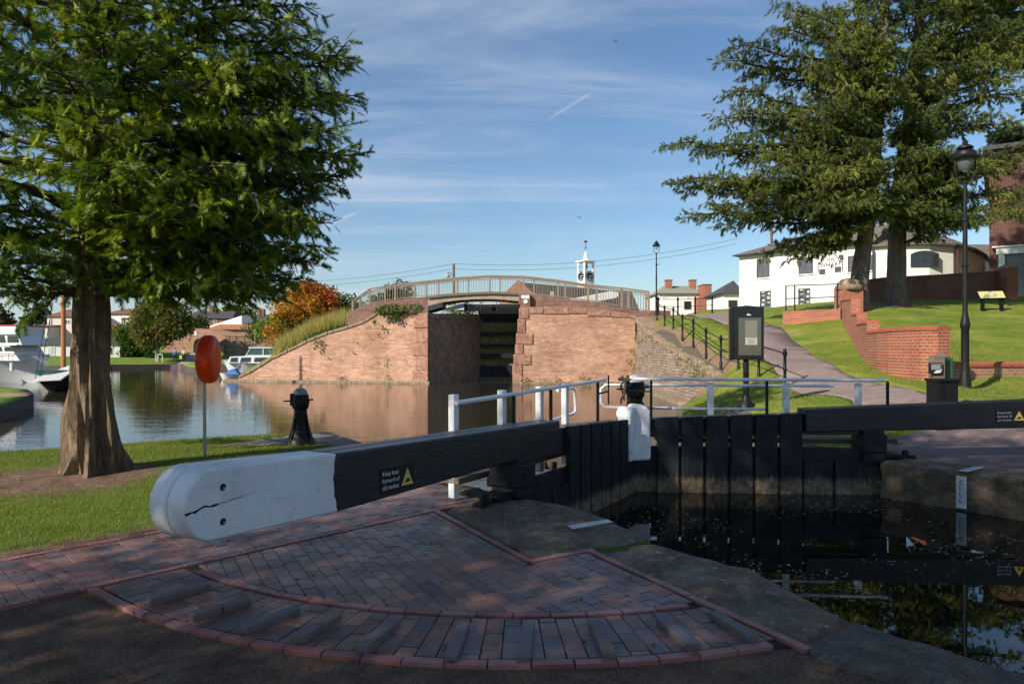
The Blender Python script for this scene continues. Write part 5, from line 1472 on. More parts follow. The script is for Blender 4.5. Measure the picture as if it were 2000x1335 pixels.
def cap_run(root, pts, tops, thick, mat, side=1, h=.11, step=.085, over=.03):
    mb = MB(); n = len(pts)
    for i in range(n - 1):
        a, b = Vector((*pts[i][:2], tops[i])), Vector((*pts[i + 1][:2], tops[i + 1])); d = b - a; L = d.length; e = d.normalized(); nn = Vector((e.y, -e.x, 0)).normalized() * side
        k = max(1, int(L / step))
        for j in range(k):
            p, q = lerp(a, b, j / k), lerp(a, b, (j + .93) / k); z = R.uniform(-.006, .006)
            sec = [(-over, 0), (-over, h * .55), (thick * .2, h), (thick * .8, h), (thick + over, h * .55), (thick + over, 0)]
            P = [p + nn * x + Vector((0, 0, y + z)) for x, y in sec]; mb.prism(P, q - p)
    return ob('cap', mb, mat, root)
# the curved wall
cw_ = thing('brick_wall', D(1815, 741, 16.5), 'curving orange brick wall with stepped caps beside the brick path', 'brick wall')
cpx = [(1832, 743, 16.2), (1800, 738, 16.7), (1765, 731, 17.5), (1735, 725, 18.3), (1712, 719, 19.4), (1694, 712, 21), (1680, 703, 23)]
cp = [D(*p) for p in cpx]
ct = [D(1832, 645, 16.2).z, D(1800, 645, 16.7).z, D(1765, 646, 17.5).z, D(1735, 647.5, 18.3).z, D(1712, 649.5, 19.4).z, D(1694, 651, 21).z, D(1690, 652, 23).z]
sidec = -1
wall_run(cw_, cp[:6], ct[:6], .33, m_brR, side=-sidec if False else 1)
cap_run(cw_, cp[:6], ct[:6], .33, m_capR, 1)
c2 = [D(1694, 712, 21), D(1683, 703, 23), D(1673, 694, 25)]
t2 = [D(1700, 632, 21).z, D(1690, 633, 23).z, D(1680, 635, 25).z]
wall_run(cw_, c2, t2, .33, m_brR); cap_run(cw_, c2, t2, .33, m_capR)
c3 = [D(1673, 694, 25), D(1662, 680, 27)]; t3 = [D(1678, 615, 25).z, D(1664, 617, 27).z]
wall_run(cw_, c3, t3, .33, m_brR); cap_run(cw_, c3, t3, .33, m_capR)
c4_ = [D(1662, 680, 27), D(1648, 650, 30), D(1642, 622, 33)]; t4 = [D(1662, 585, 27).z, D(1650, 587, 30).z, D(1644, 590, 33).z]
wall_run(cw_, c4_, t4, .33, m_brR); cap_run(cw_, c4_, t4, .33, m_capR)
# pillar at its top
pb = D(1658, 618, 33.5); pl_ = thing('gate_pillar', (pb.x, pb.y, pb.z - .4), 'stout brick gate pillar with a domed moss-topped cap beside the white inn', 'brick pillar')
mb = MB(); w = .50; zt_ = D(0, 562, 33.5).z; mb.box(pb.x - w, pb.x + w, pb.y - .4, pb.y + .5, pb.z - 1, zt_); ob('shaft', mb, m_brR, pl_)
mb = MB(); mb.lathe(Vector((pb.x, pb.y, zt_)), [(.60, -.1), (.64, .0), (.64, .1), (.52, .14), (.50, .28), (.34, .42), (.1, .48)], 12); ob('cap', mb, m_buff, pl_)
# ramp wall with rail
rw_ = thing('ramp_wall', D(1590, 640, 33), 'low pink brick ramp wall with a dark handrail in front of the white inn', 'brick wall')
q = [D(1532, 645, 33.5), D(1644, 645, 32)]; tt = [D(0, 608, 33.5).z, D(0, 603, 32).z]
wall_run(rw_, q, tt, .3, m_brR); 
m_dgreen = M('dark_rail', (.012, .022, .024), None, 4, .5)
mb = MB()
A_, B_ = D(1535, 0, 33.4), D(1640, 0, 32.1)
for py0, py1 in ((557.5, 554.5), (583, 579.5)):
    mb.bar(Vector((A_.x, A_.y, D(0, py0, 33.4).z)), Vector((B_.x, B_.y, D(0, py1, 32.1).z)), .055)
for t in (0, .17, .96): mb.bar(Vector((lerp(A_.x, B_.x, t), lerp(A_.y, B_.y, t), tt[0] - .3)), Vector((lerp(A_.x, B_.x, t), lerp(A_.y, B_.y, t), D(0, 556, 33).z)), .055)
ob('handrail', mb, m_dgreen, rw_)
# low wall on the right with tile-red top
lo = thing('low_wall', D(1950, 755, 17), 'low brick retaining wall under the grass slope behind the tall lamp', 'brick wall')
q = [D(1822, 748, 17.2), D(1900, 752, 17.4), D(2010, 752, 17.8), D(2300, 752, 19)]
tt = [D(0, 716, 17.2).z, D(0, 716, 17.4).z, D(0, 716, 17.8).z, D(0, 716, 19).z]
wall_run(lo, q, tt, .35, brickmat('low_wall_brick', (.30, .12, .07), (.36, .18, .11), (.36, .27, .20), .225, .079, .012, stain=(.7, .6, .6), st_amt=.5), side=-1); cap_run(lo, q, tt, .35, m_capR, -1, h=.13, step=.11)
# long dark wall at the top of the slope
tw = thing('garden_wall', D(1850, 585, 44), 'long shaded dark red brick wall at the top of the grass slope', 'brick wall')
q = [D(1668, 588, 40.5), D(1725, 588, 41), D(1850, 588, 42.5), D(1960, 586, 43.5)]; tt = [D(0, 553, 40.5).z, D(0, 545, 41).z, D(0, 538, 42.5).z, D(0, 531, 43.5).z]
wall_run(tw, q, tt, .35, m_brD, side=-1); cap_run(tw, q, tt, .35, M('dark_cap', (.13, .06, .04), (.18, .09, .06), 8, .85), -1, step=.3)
pb = D(1969, 580, 43); p2 = thing('gate_pillar', (pb.x, pb.y, pb.z - .5), 'square brick gate pillar with pale pointed stone cap', 'brick pillar')
mb = MB(); zt_ = D(0, 525, 43).z; mb.box(pb.x - .36, pb.x + .36, pb.y - .36, pb.y + .36, pb.z - 1, zt_); ob('shaft', mb, m_brR, p2)
mb = MB(); b_ = Vector((pb.x, pb.y, zt_)); mb.box(pb.x - .43, pb.x + .43, pb.y - .43, pb.y + .43, zt_, zt_ + .12); s4 = [b_ + Vector((sx * .43, sy * .43, .12)) for sx, sy in ((-1, -1), (1, -1), (1, 1), (-1, 1))] + [b_ + Vector((0, 0, .38))]
mb.add(s4, [(0, 1, 4), (1, 2, 4), (2, 3, 4), (3, 0, 4)]); ob('cap', mb, m_buff, p2)
# interpretation board
ib = D(1938, 598, 34); ib.z = hR(ib.x, ib.y); bd_ = thing('interpretation_board', ib, 'slanted yellow picture board on two dark legs on the grass slope', 'information board')
s = 34 / F
for dx in (-19, 18):
    mb = MB(); mb.box(ib.x + dx * s - .07, ib.x + dx * s + .07, 33.94, 34.06, ib.z - .2, ib.z + .62); ob('leg', mb, m_iron, bd_)
mb = MB(); fb = lambda x, u, v: Vector((ib.x + x, 33.85 + u * .5, ib.z + .60 + v)); mb.prism([fb(-.72, 0, 0), fb(.60, 0, .03), fb(.60, .5, .40), fb(-.72, .5, .37)], Vector((0, .05, -.05))); ob('frame', mb, m_iron, bd_)
m_pic, nt, b = mk('board_picture'); nt.links.new(ramp(nt, noise(nt, geo_pos(nt), 2.2, 8, .7), [(.35, (.55, .48, .20)), (.52, (.50, .46, .24)), (.58, (.14, .17, .07)), (.7, (.38, .40, .22))]), b.inputs['Base Color']); b.inputs['Roughness'].default_value = .4
mb = MB(); mb.prism([fb(-.68, -.01, .025), fb(.56, -.01, .055), fb(.56, .45, .405), fb(-.68, .45, .375)], Vector((0, -.006, .006))); ob('picture', mb, m_pic, bd_)

# post, notice, bin and green box by the beam
nb = D(1832, 780, 12.9); nb.z = hR(nb.x, nb.y); s = 12.9 / F
npst = thing('notice_post', nb, 'broad grey timber post with slanted top carrying a black swan notice', 'sign post')
mb = MB(); z1, z2 = EYE - (694 - 680) * s, EYE - (688 - 680) * s; x0, x1 = D(1817, 0, 12.9).x, D(1841, 0, 12.9).x
mb.prism([Vector((x0, 12.82, nb.z - .3)), Vector((x1, 12.82, nb.z - .3)), Vector((x1, 12.82, z2)), Vector((lerp(x0, x1, .4), 12.82, z1 + .01)), Vector((x0, 12.82, z1))], Vector((0, .14, 0))); ob('post', mb, m_oak, npst, bevel=.01)
mb = MB(); x0, x1 = D(1813, 0, 12.8).x, D(1839, 0, 12.8).x; zt_, zb_ = EYE - (708 - 680) * s, EYE - (729 - 680) * s; mb.box(x0, x1, 12.77, 12.80, zb_, zt_); sp_ = ob('sign_plate', mb, m_signb, npst, bevel=.004)
mb = MB()
for k in range(5): mb.box(x0 + .035, x1 - .02 - .03 * (k % 2), 12.764, 12.768, zt_ - .035 - k * .022, zt_ - .028 - k * .022)
ob('text_lines', mb, m_white, sp_)
mb = MB(); c = Vector(((x0 + x1) / 2 + .03, 12.764, zb_ + .035)); mb.prism([c + Vector((x, 0, z)) for x, z in ((-.08, -.02), (-.03, .025), (.02, .035), (.045, .02), (.06, .05), (.075, .055), (.08, .045), (.068, .04), (.06, -.005), (.0, -.025))], Vector((0, -.003, 0))); ob('swan_symbol', mb, m_white, sp_)
gb_ = D(1849, 775, 13.1); gbx = thing('green_box', (gb_.x, 13.1, hR(gb_.x, 13.1)), 'dark green slant-topped box behind the notice post', 'cabinet')
mb = MB(); x0, x1 = D(1841.6, 0, 13.1).x, D(1855.5, 0, 13.1).x; z1, z2 = D(0, 695, 13.1).z, D(0, 700, 13.1).z; mb.prism([Vector((x0, 13.0, .2)), Vector((x1, 13.0, .2)), Vector((x1, 13.0, z2)), Vector((lerp(x0, x1, .5), 13.0, z2 + .03)), Vector((x0, 13.0, z1))], Vector((0, .25, 0))); ob('body', mb, M('green_paint', (.012, .06, .028), (.02, .08, .04), 4, .5), gbx, bevel=.012)
db = D(1844, 782, 12.4); dg = thing('dog_bin', (db.x, 12.5, hR(db.x, 12.5)), 'black litter bin with overhanging lid beside the notice post', 'litter bin')
mb = MB(); x0, x1 = D(1823, 0, 12.4).x, D(1865, 0, 12.4).x; zt_ = D(0, 744, 12.4).z; mb.box(x0, x1, 12.3, 12.62, hR(db.x, 12.5) - .1, zt_); mb.box(x0 + .03, x0 + .12, 12.28, 12.3, .3, zt_ - .05); ob('body', mb, m_iron, dg, bevel=.015)
mb = MB(); mb.box(x0 - .02, x1 + .03, 12.27, 12.65, zt_ - .005, zt_ + .045); ob('lid', mb, m_iron, dg, bevel=.01)

# ================================================================ buildings on the right
m_stucco = M('white_stucco', (.74, .71, .66), (.80, .78, .73), 1.2, .85, .25, 8, c3=(.68, .66, .60), bd=.01)
m_slate = brickmat('slate_roof', (.14, .115, .10), (.21, .18, .155), (.07, .06, .05), .35, .25, .02, stain=(.6, .6, .6), st_amt=.6, bd=.02)
m_slateD = brickmat('dark_slate_roof', (.055, .05, .06), (.08, .075, .085), (.03, .03, .03), .35, .25, .02, stain=(.8, .8, .8), st_amt=.5, bd=.02)
m_tileR = brickmat('red_tile_roof', (.22, .085, .05), (.28, .12, .07), (.12, .06, .04), .3, .22, .02, stain=(.6, .6, .6), st_amt=.6, bd=.02)
m_teal = M('teal_frame', (.05, .085, .095), (.07, .11, .12), 6, .5)
m_greyf = M('dark_window_frame', (.035, .042, .05), None, 6, .5)
m_glassd = glassm('window_glass', (.022, .026, .03), .08)
m_glassc = M('curtained_glass', (.12, .12, .125), (.05, .05, .055), 3, .15, spec=.8, stretch=(1, 1, .3))
m_card = M('window_cards', (.6, .6, .58), (.55, .25, .2), 5, .6)
def window(root, fr, a0, a1, z0, z1, nx, nz, mf, mg, b=0.0, bar=.05, sill=True, arch=0, name='window', sgn=1):
    """frame and bars stand proud of the wall at b; sgn*n is outwards"""
    mb = MB(); o = b + sgn * .05; i_ = b - sgn * .04
    bb = (min(o, i_), max(o, i_))
    t = .085
    mb.fbox(fr, a0, a1, *bb, z0, z0 + t); mb.fbox(fr, a0, a1, *bb, z1 - t, z1); mb.fbox(fr, a0, a0 + t, *bb, z0 + t, z1 - t); mb.fbox(fr, a1 - t, a1, *bb, z0 + t, z1 - t)
    for k in range(1, nx): x = lerp(a0, a1, k / nx); mb.fbox(fr, x - bar / 2, x + bar / 2, *bb, z0 + t, z1 - t)
    for k in range(1, nz): z = lerp(z0, z1, k / nz); mb.fbox(fr, a0 + t, a1 - t, bb[0] + .004, bb[1] - .004, z - bar / 2, z + bar / 2)
    if arch:
        pts = [fr(lerp(a0, a1, k / 10), o, z1 + arch * (1 - (2 * k / 10 - 1) ** 2)) for k in range(11)]; mb.prism(pts + [fr(a1, o, z1 - .01), fr(a0, o, z1 - .01)][::1], fr.n * (-sgn * .08))
    w = ob(name, mb, mf, root)
    mb = MB(); g = b + sgn * .018; gg = (min(b - sgn * .03, g), max(b - sgn * .03, g)); mb.fbox(fr, a0 + .04, a1 - .04, *gg, z0 + .04, z1 - .04); ob('pane', mb, mg, w)
    if sill:
        mb = MB(); so = (min(b, b + sgn * .14), max(b, b + sgn * .14)); mb.fbox(fr, a0 - .08, a1 + .08, *so, z0 - .09, z0 - .003); ob('sill', mb, m_stucco, w)
    return w
pub = thing('inn', D(1560, 604, 62), 'long white rendered inn with grey slate roof and round-ended wing', 'building')
PA, PB = D(1444, 604, 66), D(1708, 604, 57.5); pf = Fr((PA.x, PA.y, 0), Vector((PB.x - PA.x, PB.y - PA.y, 0)))    # n points to the camera side
PL = (PB.xy - PA.xy).length
ze = D(0, 500, 66).z
def onp(px, py):
    """point of the facade plane at a pixel, as (a, z)"""
    k = (px - CX) / F; o, d = pf.o, pf.d; a = (k * o.y - o.x) / (d.x - k * d.y); p = pf(a, 0, 0); return a, EYE - (py - HZ) * p.y / F
mb = MB(); mb.fbox(pf, 0, PL, -9, 0, 4.4, ze); ob('wall', mb, m_stucco, pub)
mb = MB(); a, z = onp(1445, 553); mb.fbox(pf, -.04, PL - .5, .0, .05, z - .05, z + .08); ob('string_course', mb, m_stucco, pub)
# roof: gable end at left pitched back
mb = MB(); rz = ze + 1.7
V = [pf(-.3, .45, ze - .05), pf(PL + .2, .45, ze - .05), pf(PL + .2, -9.4, ze - .05), pf(-.3, -9.4, ze - .05), pf(3.4, -4.5, rz), pf(PL + .2, -4.5, rz + .35)]
V2 = [v + Vector((0, 0, .16)) for v in V]
mb.add(V2, [(0, 1, 5, 4), (2, 3, 4, 5), (3, 0, 4), (1, 2, 5)]); mb.add(V[:4] + V2[:4], [(0, 1, 5, 4), (1, 2, 6, 5), (2, 3, 7, 6), (3, 0, 4, 7), (3, 2, 1, 0)]); ob('roof', mb, m_slate, pub)
mb = MB(); mb.tube([pf(-.4, .52, ze), pf(PL + .2, .52, ze + .02)], .09, 6); ob('gutter', mb, m_greyf, pub)
for x0, y0, x1, y1, nx, nz, mf, mg in [(1478, 543, 1503, 502, 2, 1, m_greyf, m_glassc), (1560, 536, 1588, 500, 2, 1, m_greyf, m_glassc), (1656, 532, 1671, 497, 1, 3, m_greyf, m_glassc), (1688, 529, 1705, 496, 2, 3, m_greyf, m_glassc)]:
    a0, z0 = onp(x0, y0); a1, z1 = onp(x1, y1); window(pub, pf, a0, a1, z0, z1 - .08, nx, nz, mf, mg, 0)
for x0, y0, x1, y1 in [(1484, 600, 1506, 567), (1559, 600, 1583, 562)]:
    a0, z0 = onp(x0, y0); a1, z1 = onp(x1, y1); w = window(pub, pf, a0, a1, z0, z1, 2, 3, m_teal, m_glassd, 0, bar=.12, sill=False)
    for k in range(7):
        mb = MB(); aa = lerp(a0, a1, .16 + .5 * (k % 2) + .03 * (k % 3)); zz = lerp(z0, z1, .10 + .13 * k); mb.fbox(pf, aa, aa + .26, .02, .03, zz, zz + .20); ob('card', mb, m_card, w)
for y in (0,): 
    a0, _ = onp(1652, 500); mb = MB(); mb.fbox(pf, a0 - .5, a0 - .2, 0, .3, ze - 1.1, ze - .8); ob('wall_lamp', mb, m_greyf, pub)
# painted sign
a0, z0 = onp(1598, 533); a1, z1 = onp(1646, 510); zt_ = onp(1622, 493)[1]
mb = MB(); w_ = a1 - a0; seg = [(0, z0), (0, z1), (.12, z1)] + [(.12 + .76 * k / 10, z1 + (zt_ - z1) * math.sin(math.pi * k / 10) ** .8) for k in range(1, 10)] + [(.88, z1), (1, z1), (1, z0)]
pts = [(a0 + u * w_, z) for u, z in seg]
for (a, z), (c, e) in zip(pts, pts[1:]): mb.bar(pf(a, .03, z), pf(c, .03, e), .07, .05, up=pf.n)
psg = ob('sign_border', mb, m_blackl, pub)
put_text('lettering', 'THE', .40, pf(a0 + w_ * .5, .03, z1 + .12), pf.d, (0, 0, 1), m_blackl, psg, 'CENTER', extrude=.01)
put_text('lettering', 'WHARF', .52, pf(a0 + w_ * .5, .03, z1 - .38), pf.d, (0, 0, 1), m_blackl, psg, 'CENTER', extrude=.01)
mb = MB(); mb.fbox(pf, a0 + .1, a0 + w_ * .30, .0, .04, z0 - .15, z0 + .32); mb.fbox(pf, a1 - w_ * .32, a1 - .12, .0, .04, z0 - .05, z0 + .42); mb.fbox(pf, a0 + w_ * .52, a0 + w_ * .6, .0, .04, z0 + .35, z0 + .6)
ob('sign_panels', mb, m_greyf, psg)
# drainpipes
mb = MB(); a, z = onp(1714, 487); q = pf(PL - .25, .15, 0)
for pp in [[(0, ze), (.15, ze - .8), (.15, 4.6)]]: mb.tube([q + Vector((x, -x, z)) for x, z in pp], .1, 8)
ob('drainpipe', mb, m_greyf, pub)
# round-ended wing
cv = [D(1708, 0, 57.6), D(1760, 0, 56.5), D(1815, 0, 56.3), D(1862, 0, 57), D(1895, 0, 59.5), D(1918, 0, 63), D(1932, 0, 68)]
mb = MB(); n = len(cv); vs = []; zw = 10.15
outer = [Vector((p.x, p.y, 0)) for p in cv] + [Vector((cv[-1].x - 4, 76, 0)), Vector((cv[0].x, 72, 0))]
m_ = len(outer); vs = [p + Vector((0, 0, 4.2)) for p in outer] + [p + Vector((0, 0, zw)) for p in outer]
mb.add(vs, [(i, (i + 1) % m_, (i + 1) % m_ + m_, i + m_) for i in range(m_)] + [tuple(range(m_, 2 * m_))]); ob('wall', mb, m_stucco, pub, False)
mb = MB(); cen = sum(outer, Vector((0, 0, 0))) / m_; ap = Vector((D(1790, 0, 64).x, 64, D(0, 440, 64).z)); ap2 = Vector((ap.x + 2, 67, ap.z - .3))
ev = [p + (p - cen).normalized() * .45 + Vector((0, 0, zw + .02)) for p in outer]; ev2 = [p + Vector((0, 0, .16)) for p in ev]
mb.add(ev2 + [ap], [(i, (i + 1) % m_, m_) for i in range(m_)]); mb.add(ev + ev2, [(i, (i + 1) % m_, (i + 1) % m_ + m_, i + m_) for i in range(m_)] + [tuple(range(m_ - 1, -1, -1))]); ob('roof', mb, m_slate, pub)
wf = Fr((cv[1].x, cv[1].y, 0), Vector((cv[2].x - cv[1].x, cv[2].y - cv[1].y, 0)))
wx = lambda px: (D(px, 0, 56.4).x - cv[1].x)
window(pub, wf, wx(1779), wx(1834) - .1, D(0, 522, 56.4).z, D(0, 496, 56.4).z, 4, 2, m_greyf, m_glassd, 0, bar=.07, sill=False, arch=.28)
mb = MB(); q = cv[3] + Vector((.3, -.1, 0)); mb.tube([Vector((q.x, q.y, zw)), Vector((q.x, q.y, 4.5))], .1, 8); q = cv[0] + Vector((.4, -.15, 0)); mb.tube([Vector((q.x, q.y, zw)), Vector((q.x + .5, q.y, zw - .9)), Vector((q.x + .5, q.y, 4.5))], .1, 8); ob('drainpipe', mb, M('brown_pipe', (.06, .03, .025), None, 4, .5), pub)
mb = MB(); q = D(1507, 458, 68); mb.tube([Vector((q.x, 68, 10)), Vector((q.x, 68, q.z))], .13, 8); mb.tube([Vector((q.x, 68, q.z)), Vector((q.x, 68, q.z + .5))], .17, 8); ob('flue', mb, m_brD, pub)
# slate roof behind at the far right
rb = thing('outbuilding', D(1900, 520, 72), 'grey slate roofed range behind the round-ended wing', 'building')
mb = MB(); a, b = D(1880, 470, 74), D(1945, 460, 74); mb.box(a.x, b.x + 3, 72, 80, 4, 10.8); ob('wall', mb, m_stucco, rb)
mb = MB(); mb.prism([Vector((a.x - .3, 71.6, 10.6)), Vector((a.x - .3, 80.4, 10.6)), Vector((a.x - .3, 76, 13.2))], Vector((b.x - a.x + 3.5, 0, 0))); ob('roof', mb, m_slate, rb)

# low wing left of the inn
lwg = thing('cottage', D(1430, 604, 70), 'low white cottage with dark slate roof at the left end of the inn', 'building')
mb = MB(); a, b = D(1413, 604, 70), D(1452, 604, 70); mb.box(a.x, b.x, 70, 76, 4, D(0, 572, 70).z); ob('wall', mb, m_stucco, lwg)
mb = MB(); z = D(0, 573, 70).z; mb.add([Vector((a.x - .4, 69.6, z)), Vector((b.x, 69.6, z)), Vector((b.x, 73, z + 1.6)), Vector((a.x + 1.9, 73, z + 1.6)), Vector((a.x - .4, 76.4, z)), Vector((b.x, 76.4, z))], [(0, 1, 2, 3), (0, 3, 4), (4, 3, 2, 5), (1, 5, 2), (0, 4, 5, 1)]); ob('roof', mb, m_slateD, lwg)
lf = Fr((a.x, 70, 0), (1, 0, 0)); window(lwg, lf, .5, 1.4, D(0, 600, 70).z, D(0, 586, 70).z, 2, 2, m_greyf, m_glassd, 0, sill=False)
# small white house
wh = thing('house', D(1330, 605, 82), 'small white house with grey roof and two brick chimneys by the bridge end', 'building')
a, b = D(1287, 604, 82), D(1372, 604, 82); z = D(0, 573, 82).z
mb = MB(); mb.box(a.x, b.x, 82, 90, 4, z); ob('wall', mb, m_stucco, wh)
mb = MB(); zr = D(0, 557, 84).z; mb.add([Vector((a.x - .3, 81.6, z)), Vector((b.x + .3, 81.6, z)), Vector((b.x - .9, 85, zr)), Vector((a.x + 1.2, 85, zr)), Vector((a.x - .3, 90.4, z)), Vector((b.x + .3, 90.4, z))], [(0, 1, 2, 3), (0, 3, 4), (4, 3, 2, 5), (1, 5, 2), (0, 4, 5, 1)])
roofo = ob('roof', mb, M('green_slate', (.20, .21, .16), (.26, .26, .20), 4, .8), wh)
for px in (1306, 1353):
    q = D(px, 552, 84); mb = MB(); mb.box(q.x - .38, q.x + .38, 83.7, 84.5, zr - .6, D(0, 548, 84).z); mb.box(q.x - .44, q.x + .44, 83.64, 84.56, D(0, 548, 84).z, D(0, 546, 84).z); ob('chimney', mb, m_brR, roofo)
hf = Fr((a.x, 82, 0), (1, 0, 0))
window(wh, hf, D(1336, 0, 82).x - a.x, D(1350, 0, 82).x - a.x, D(0, 604, 82).z, D(0, 588, 82).z, 1, 1, m_greyf, m_glassd, 0, sill=False)
for px in (1298, 1346): window(wh, hf, D(px - 5, 0, 82).x - a.x, D(px + 3, 0, 82).x - a.x, D(0, 584, 82).z, D(0, 578, 82).z, 1, 1, m_stucco, M('pale_pane', (.5, .5, .48), None, 4, .5), 0, sill=False)
bt_ = thing('brick_tower', D(1382, 604, 80), 'narrow orange brick chimney block right of the small white house', 'building')
a, b = D(1374, 0, 80), D(1390, 0, 80); mb = MB(); mb.box(a.x, b.x, 80, 82.5, 4, D(0, 556, 80).z); mb.box(a.x - .6, b.x + .3, 80.2, 84, 4, D(0, 580, 80).z); ob('stack', mb, m_brR, bt_)
mb = MB(); mb.box(a.x - .06, b.x + .06, 79.94, 82.56, D(0, 556, 80).z, D(0, 554.5, 80).z); ob('cap', mb, m_brD, bt_)
# brick house at the right edge
bh = thing('brick_house', D(1965, 585, 50), 'tall shaded red brick house with white doorcase at the right edge', 'building')
a = D(1932, 0, 52); zE = D(0, 296, 52).z
HP = [Vector((a.x, 52, 0)), Vector((a.x + 9, 46, 0)), Vector((a.x + 19, 60, 0)), Vector((a.x + 9.2, 65, 0))]
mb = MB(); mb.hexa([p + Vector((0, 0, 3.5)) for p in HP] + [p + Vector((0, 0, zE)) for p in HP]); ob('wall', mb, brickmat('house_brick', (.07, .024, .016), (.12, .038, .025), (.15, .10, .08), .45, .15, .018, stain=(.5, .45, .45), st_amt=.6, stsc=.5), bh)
hc = sum(HP, Vector((0, 0, 0))) / 4; EV = [p + (p - hc).normalized() * .75 for p in HP]
mb = MB(); mb.hexa([p + Vector((0, 0, zE)) for p in EV] + [p + Vector((0, 0, zE + .3)) for p in EV]); V = [p + Vector((0, 0, zE + .31)) for p in EV] + [hc + Vector((0, 0, zE + 2.2))]; mb.add(V, [(0, 1, 4), (1, 2, 4), (2, 3, 4), (3, 0, 4)]); ob('roof', mb, m_slateD, bh)
bf2 = Fr((a.x, 52, 0), (9, -6, 0)); w0 = .57
mb = MB(); mb.fbox(bf2, w0, w0 + .4, 0, .35, 4, D(0, 492, 52).z); mb.fbox(bf2, w0 + 1.9, w0 + 2.4, 0, .35, 4, D(0, 492, 52).z); mb.fbox(bf2, w0 - .15, w0 + 2.6, 0, .45, D(0, 499, 52).z, D(0, 486, 52).z); mb.fbox(bf2, w0 - .4, w0 + 3, 0, .6, D(0, 486, 52).z, D(0, 483.5, 52).z)
ob('doorcase', mb, m_stucco, bh)
mb = MB(); mb.fbox(bf2, w0 + .5, w0 + 1.9, 0, .05, 4, D(0, 499, 52).z); ob('door', mb, m_glassd, bh)
mb = MB()
for k in range(10): mb.box(a.x + 1.3 + k * .12, a.x + 1.33 + k * .12, 47.98, 48.01, 4.6, 5.9)
mb.box(a.x + 1.25, a.x + 2.5, 47.97, 48.02, 5.85, 5.9); mb.box(a.x + 1.25, a.x + 2.5, 47.97, 48.02, 4.7, 4.75)
ob('iron_gate', mb, m_rail, label='small pale iron gate beside the pillar with pointed cap', cat='gate', origin=Vector((a.x + 1.5, 48, 4.6)))

# ---- warehouse and clock tower behind the bridge
wa_ = thing('warehouse', D(1150, 600, 78), 'long dark slate roofed brick warehouse seen behind the bridge railing', 'building')
gx0, gx1 = D(975, 0, 78).x, D(1055, 0, 78).x; zg = D(0, 582, 78).z; za_ = D(0, 547, 78).z; gm_ = D(1011, 0, 78).x
mb = MB(); mb.prism([Vector((gx0, 78, 2)), Vector((gx1, 78, 2)), Vector((gx1, 78, zg)), Vector((gm_, 78, za_)), Vector((gx0, 78, zg))], Vector((2, 9, 0))); ob('gable', mb, m_brR, wa_)
xr = D(1295, 0, 84).x
mb = MB(); mb.prism([Vector((gx1 - 1.2, 79, zg - 1.5)), Vector((gm_ + .1, 80, za_ - .02)), Vector((gm_ + 1, 86, zg - 1))], Vector((xr - gx1 - 1, 6, -.7))); ob('roof', mb, m_slateD, wa_)
mb = MB(); mb.box(gx1, xr, 80, 86, 2, zg - 1.3); ob('wall', mb, m_brD, wa_)
mb = MB()
for k in range(3): q = D(1075 + k * 3, 571, 78); mb.tube([Vector((q.x, 77.8, q.z - .6)), Vector((q.x, 77.8, q.z + .1))], .05, 6)
ob('vent', mb, m_white, wa_)
ctw = thing('clock_tower', D(1144, 600, 90), 'white square clock tower with black dials, open belfry and weathervane', 'clock tower')
cx_, cy_ = D(1144, 0, 90).x, 90; an = math.radians(32); s = 90 / F
def cf(k): t = an + k * math.pi / 2; return Vector((math.sin(t), -math.cos(t), 0)), Vector((math.cos(t), math.sin(t), 0))
hw = .80; zt0, zt1 = D(0, 556, 90).z, D(0, 532 - 2, 90).z
base_ = MB(); f4 = Fr((cx_, cy_, 0), cf(0)[1]); base_.fbox(f4, -hw, hw, -hw, hw, 3, D(0, 531, 90).z); ob('tower', base_, m_stucco, ctw)
zc0, zc1 = D(0, 531, 90).z, D(0, 512, 90).z
mb = MB()
for sx in (-1, 1):
    for sy in (-1, 1): mb.fbox(f4, min(sx * hw, sx * (hw - .22)), max(sx * hw, sx * (hw - .22)), min(sy * hw, sy * (hw - .22)), max(sy * hw, sy * (hw - .22)), zc0, zc1)
for k in range(4):
    n_, t_ = cf(k); ff = Fr(Vector((cx_, cy_, 0)) + n_ * (hw - .1), t_); pts = [(-hw + .1, zc1), (-hw + .1, zc1 - .45)] + [(-.55 * math.cos(math.pi * j / 8), zc1 - .45 + .33 * math.sin(math.pi * j / 8)) for j in range(9)] + [(hw - .1, zc1 - .45), (hw - .1, zc1)]
    half = len(pts) // 2; L_ = [p for p in pts if p[0] <= 0]; Rr = [p for p in pts if p[0] >= 0]
    mb.prism([ff(a, 0, z) for a, z in L_] + [ff(0, 0, zc1)], -n_ * .12); mb.prism([ff(0, 0, zc1)] + [ff(a, 0, z) for a, z in Rr], -n_ * .12)
ob('belfry', mb, m_stucco, ctw)
mb = MB(); mb.lathe(Vector((cx_, cy_, zc0 + .5)), [(.24, 0), (.2, .3), (.08, .5)], 10); ob('bell', mb, m_iron, ctw, True)
mb = MB(); mb.fbox(f4, -hw - .16, hw + .16, -hw - .16, hw + .16, zc1, zc1 + .16); zz = zc1 + .16
prof = [(.62, 0), (.34, .22), (.26, .5), (.24, .75), (.10, 1.15), (.03, 1.35)]; mb.lathe(Vector((cx_, cy_, zz)), prof, 8); ob('cupola', mb, m_stucco, ctw)
mb = MB(); mb.tube([Vector((cx_, cy_, zz + 1.3)), Vector((cx_, cy_, D(0, 469, 90).z))], .035, 5); zv = D(0, 472, 90).z; mb.box(cx_ - .2, cx_ + .2, cy_ - .02, cy_ + .02, zv - .1, zv + .12); mb.box(cx_ - .16, cx_ + .16, cy_ - .02, cy_ + .02, zz + 1.75, zz + 1.82); ob('weathervane', mb, m_iron, ctw)
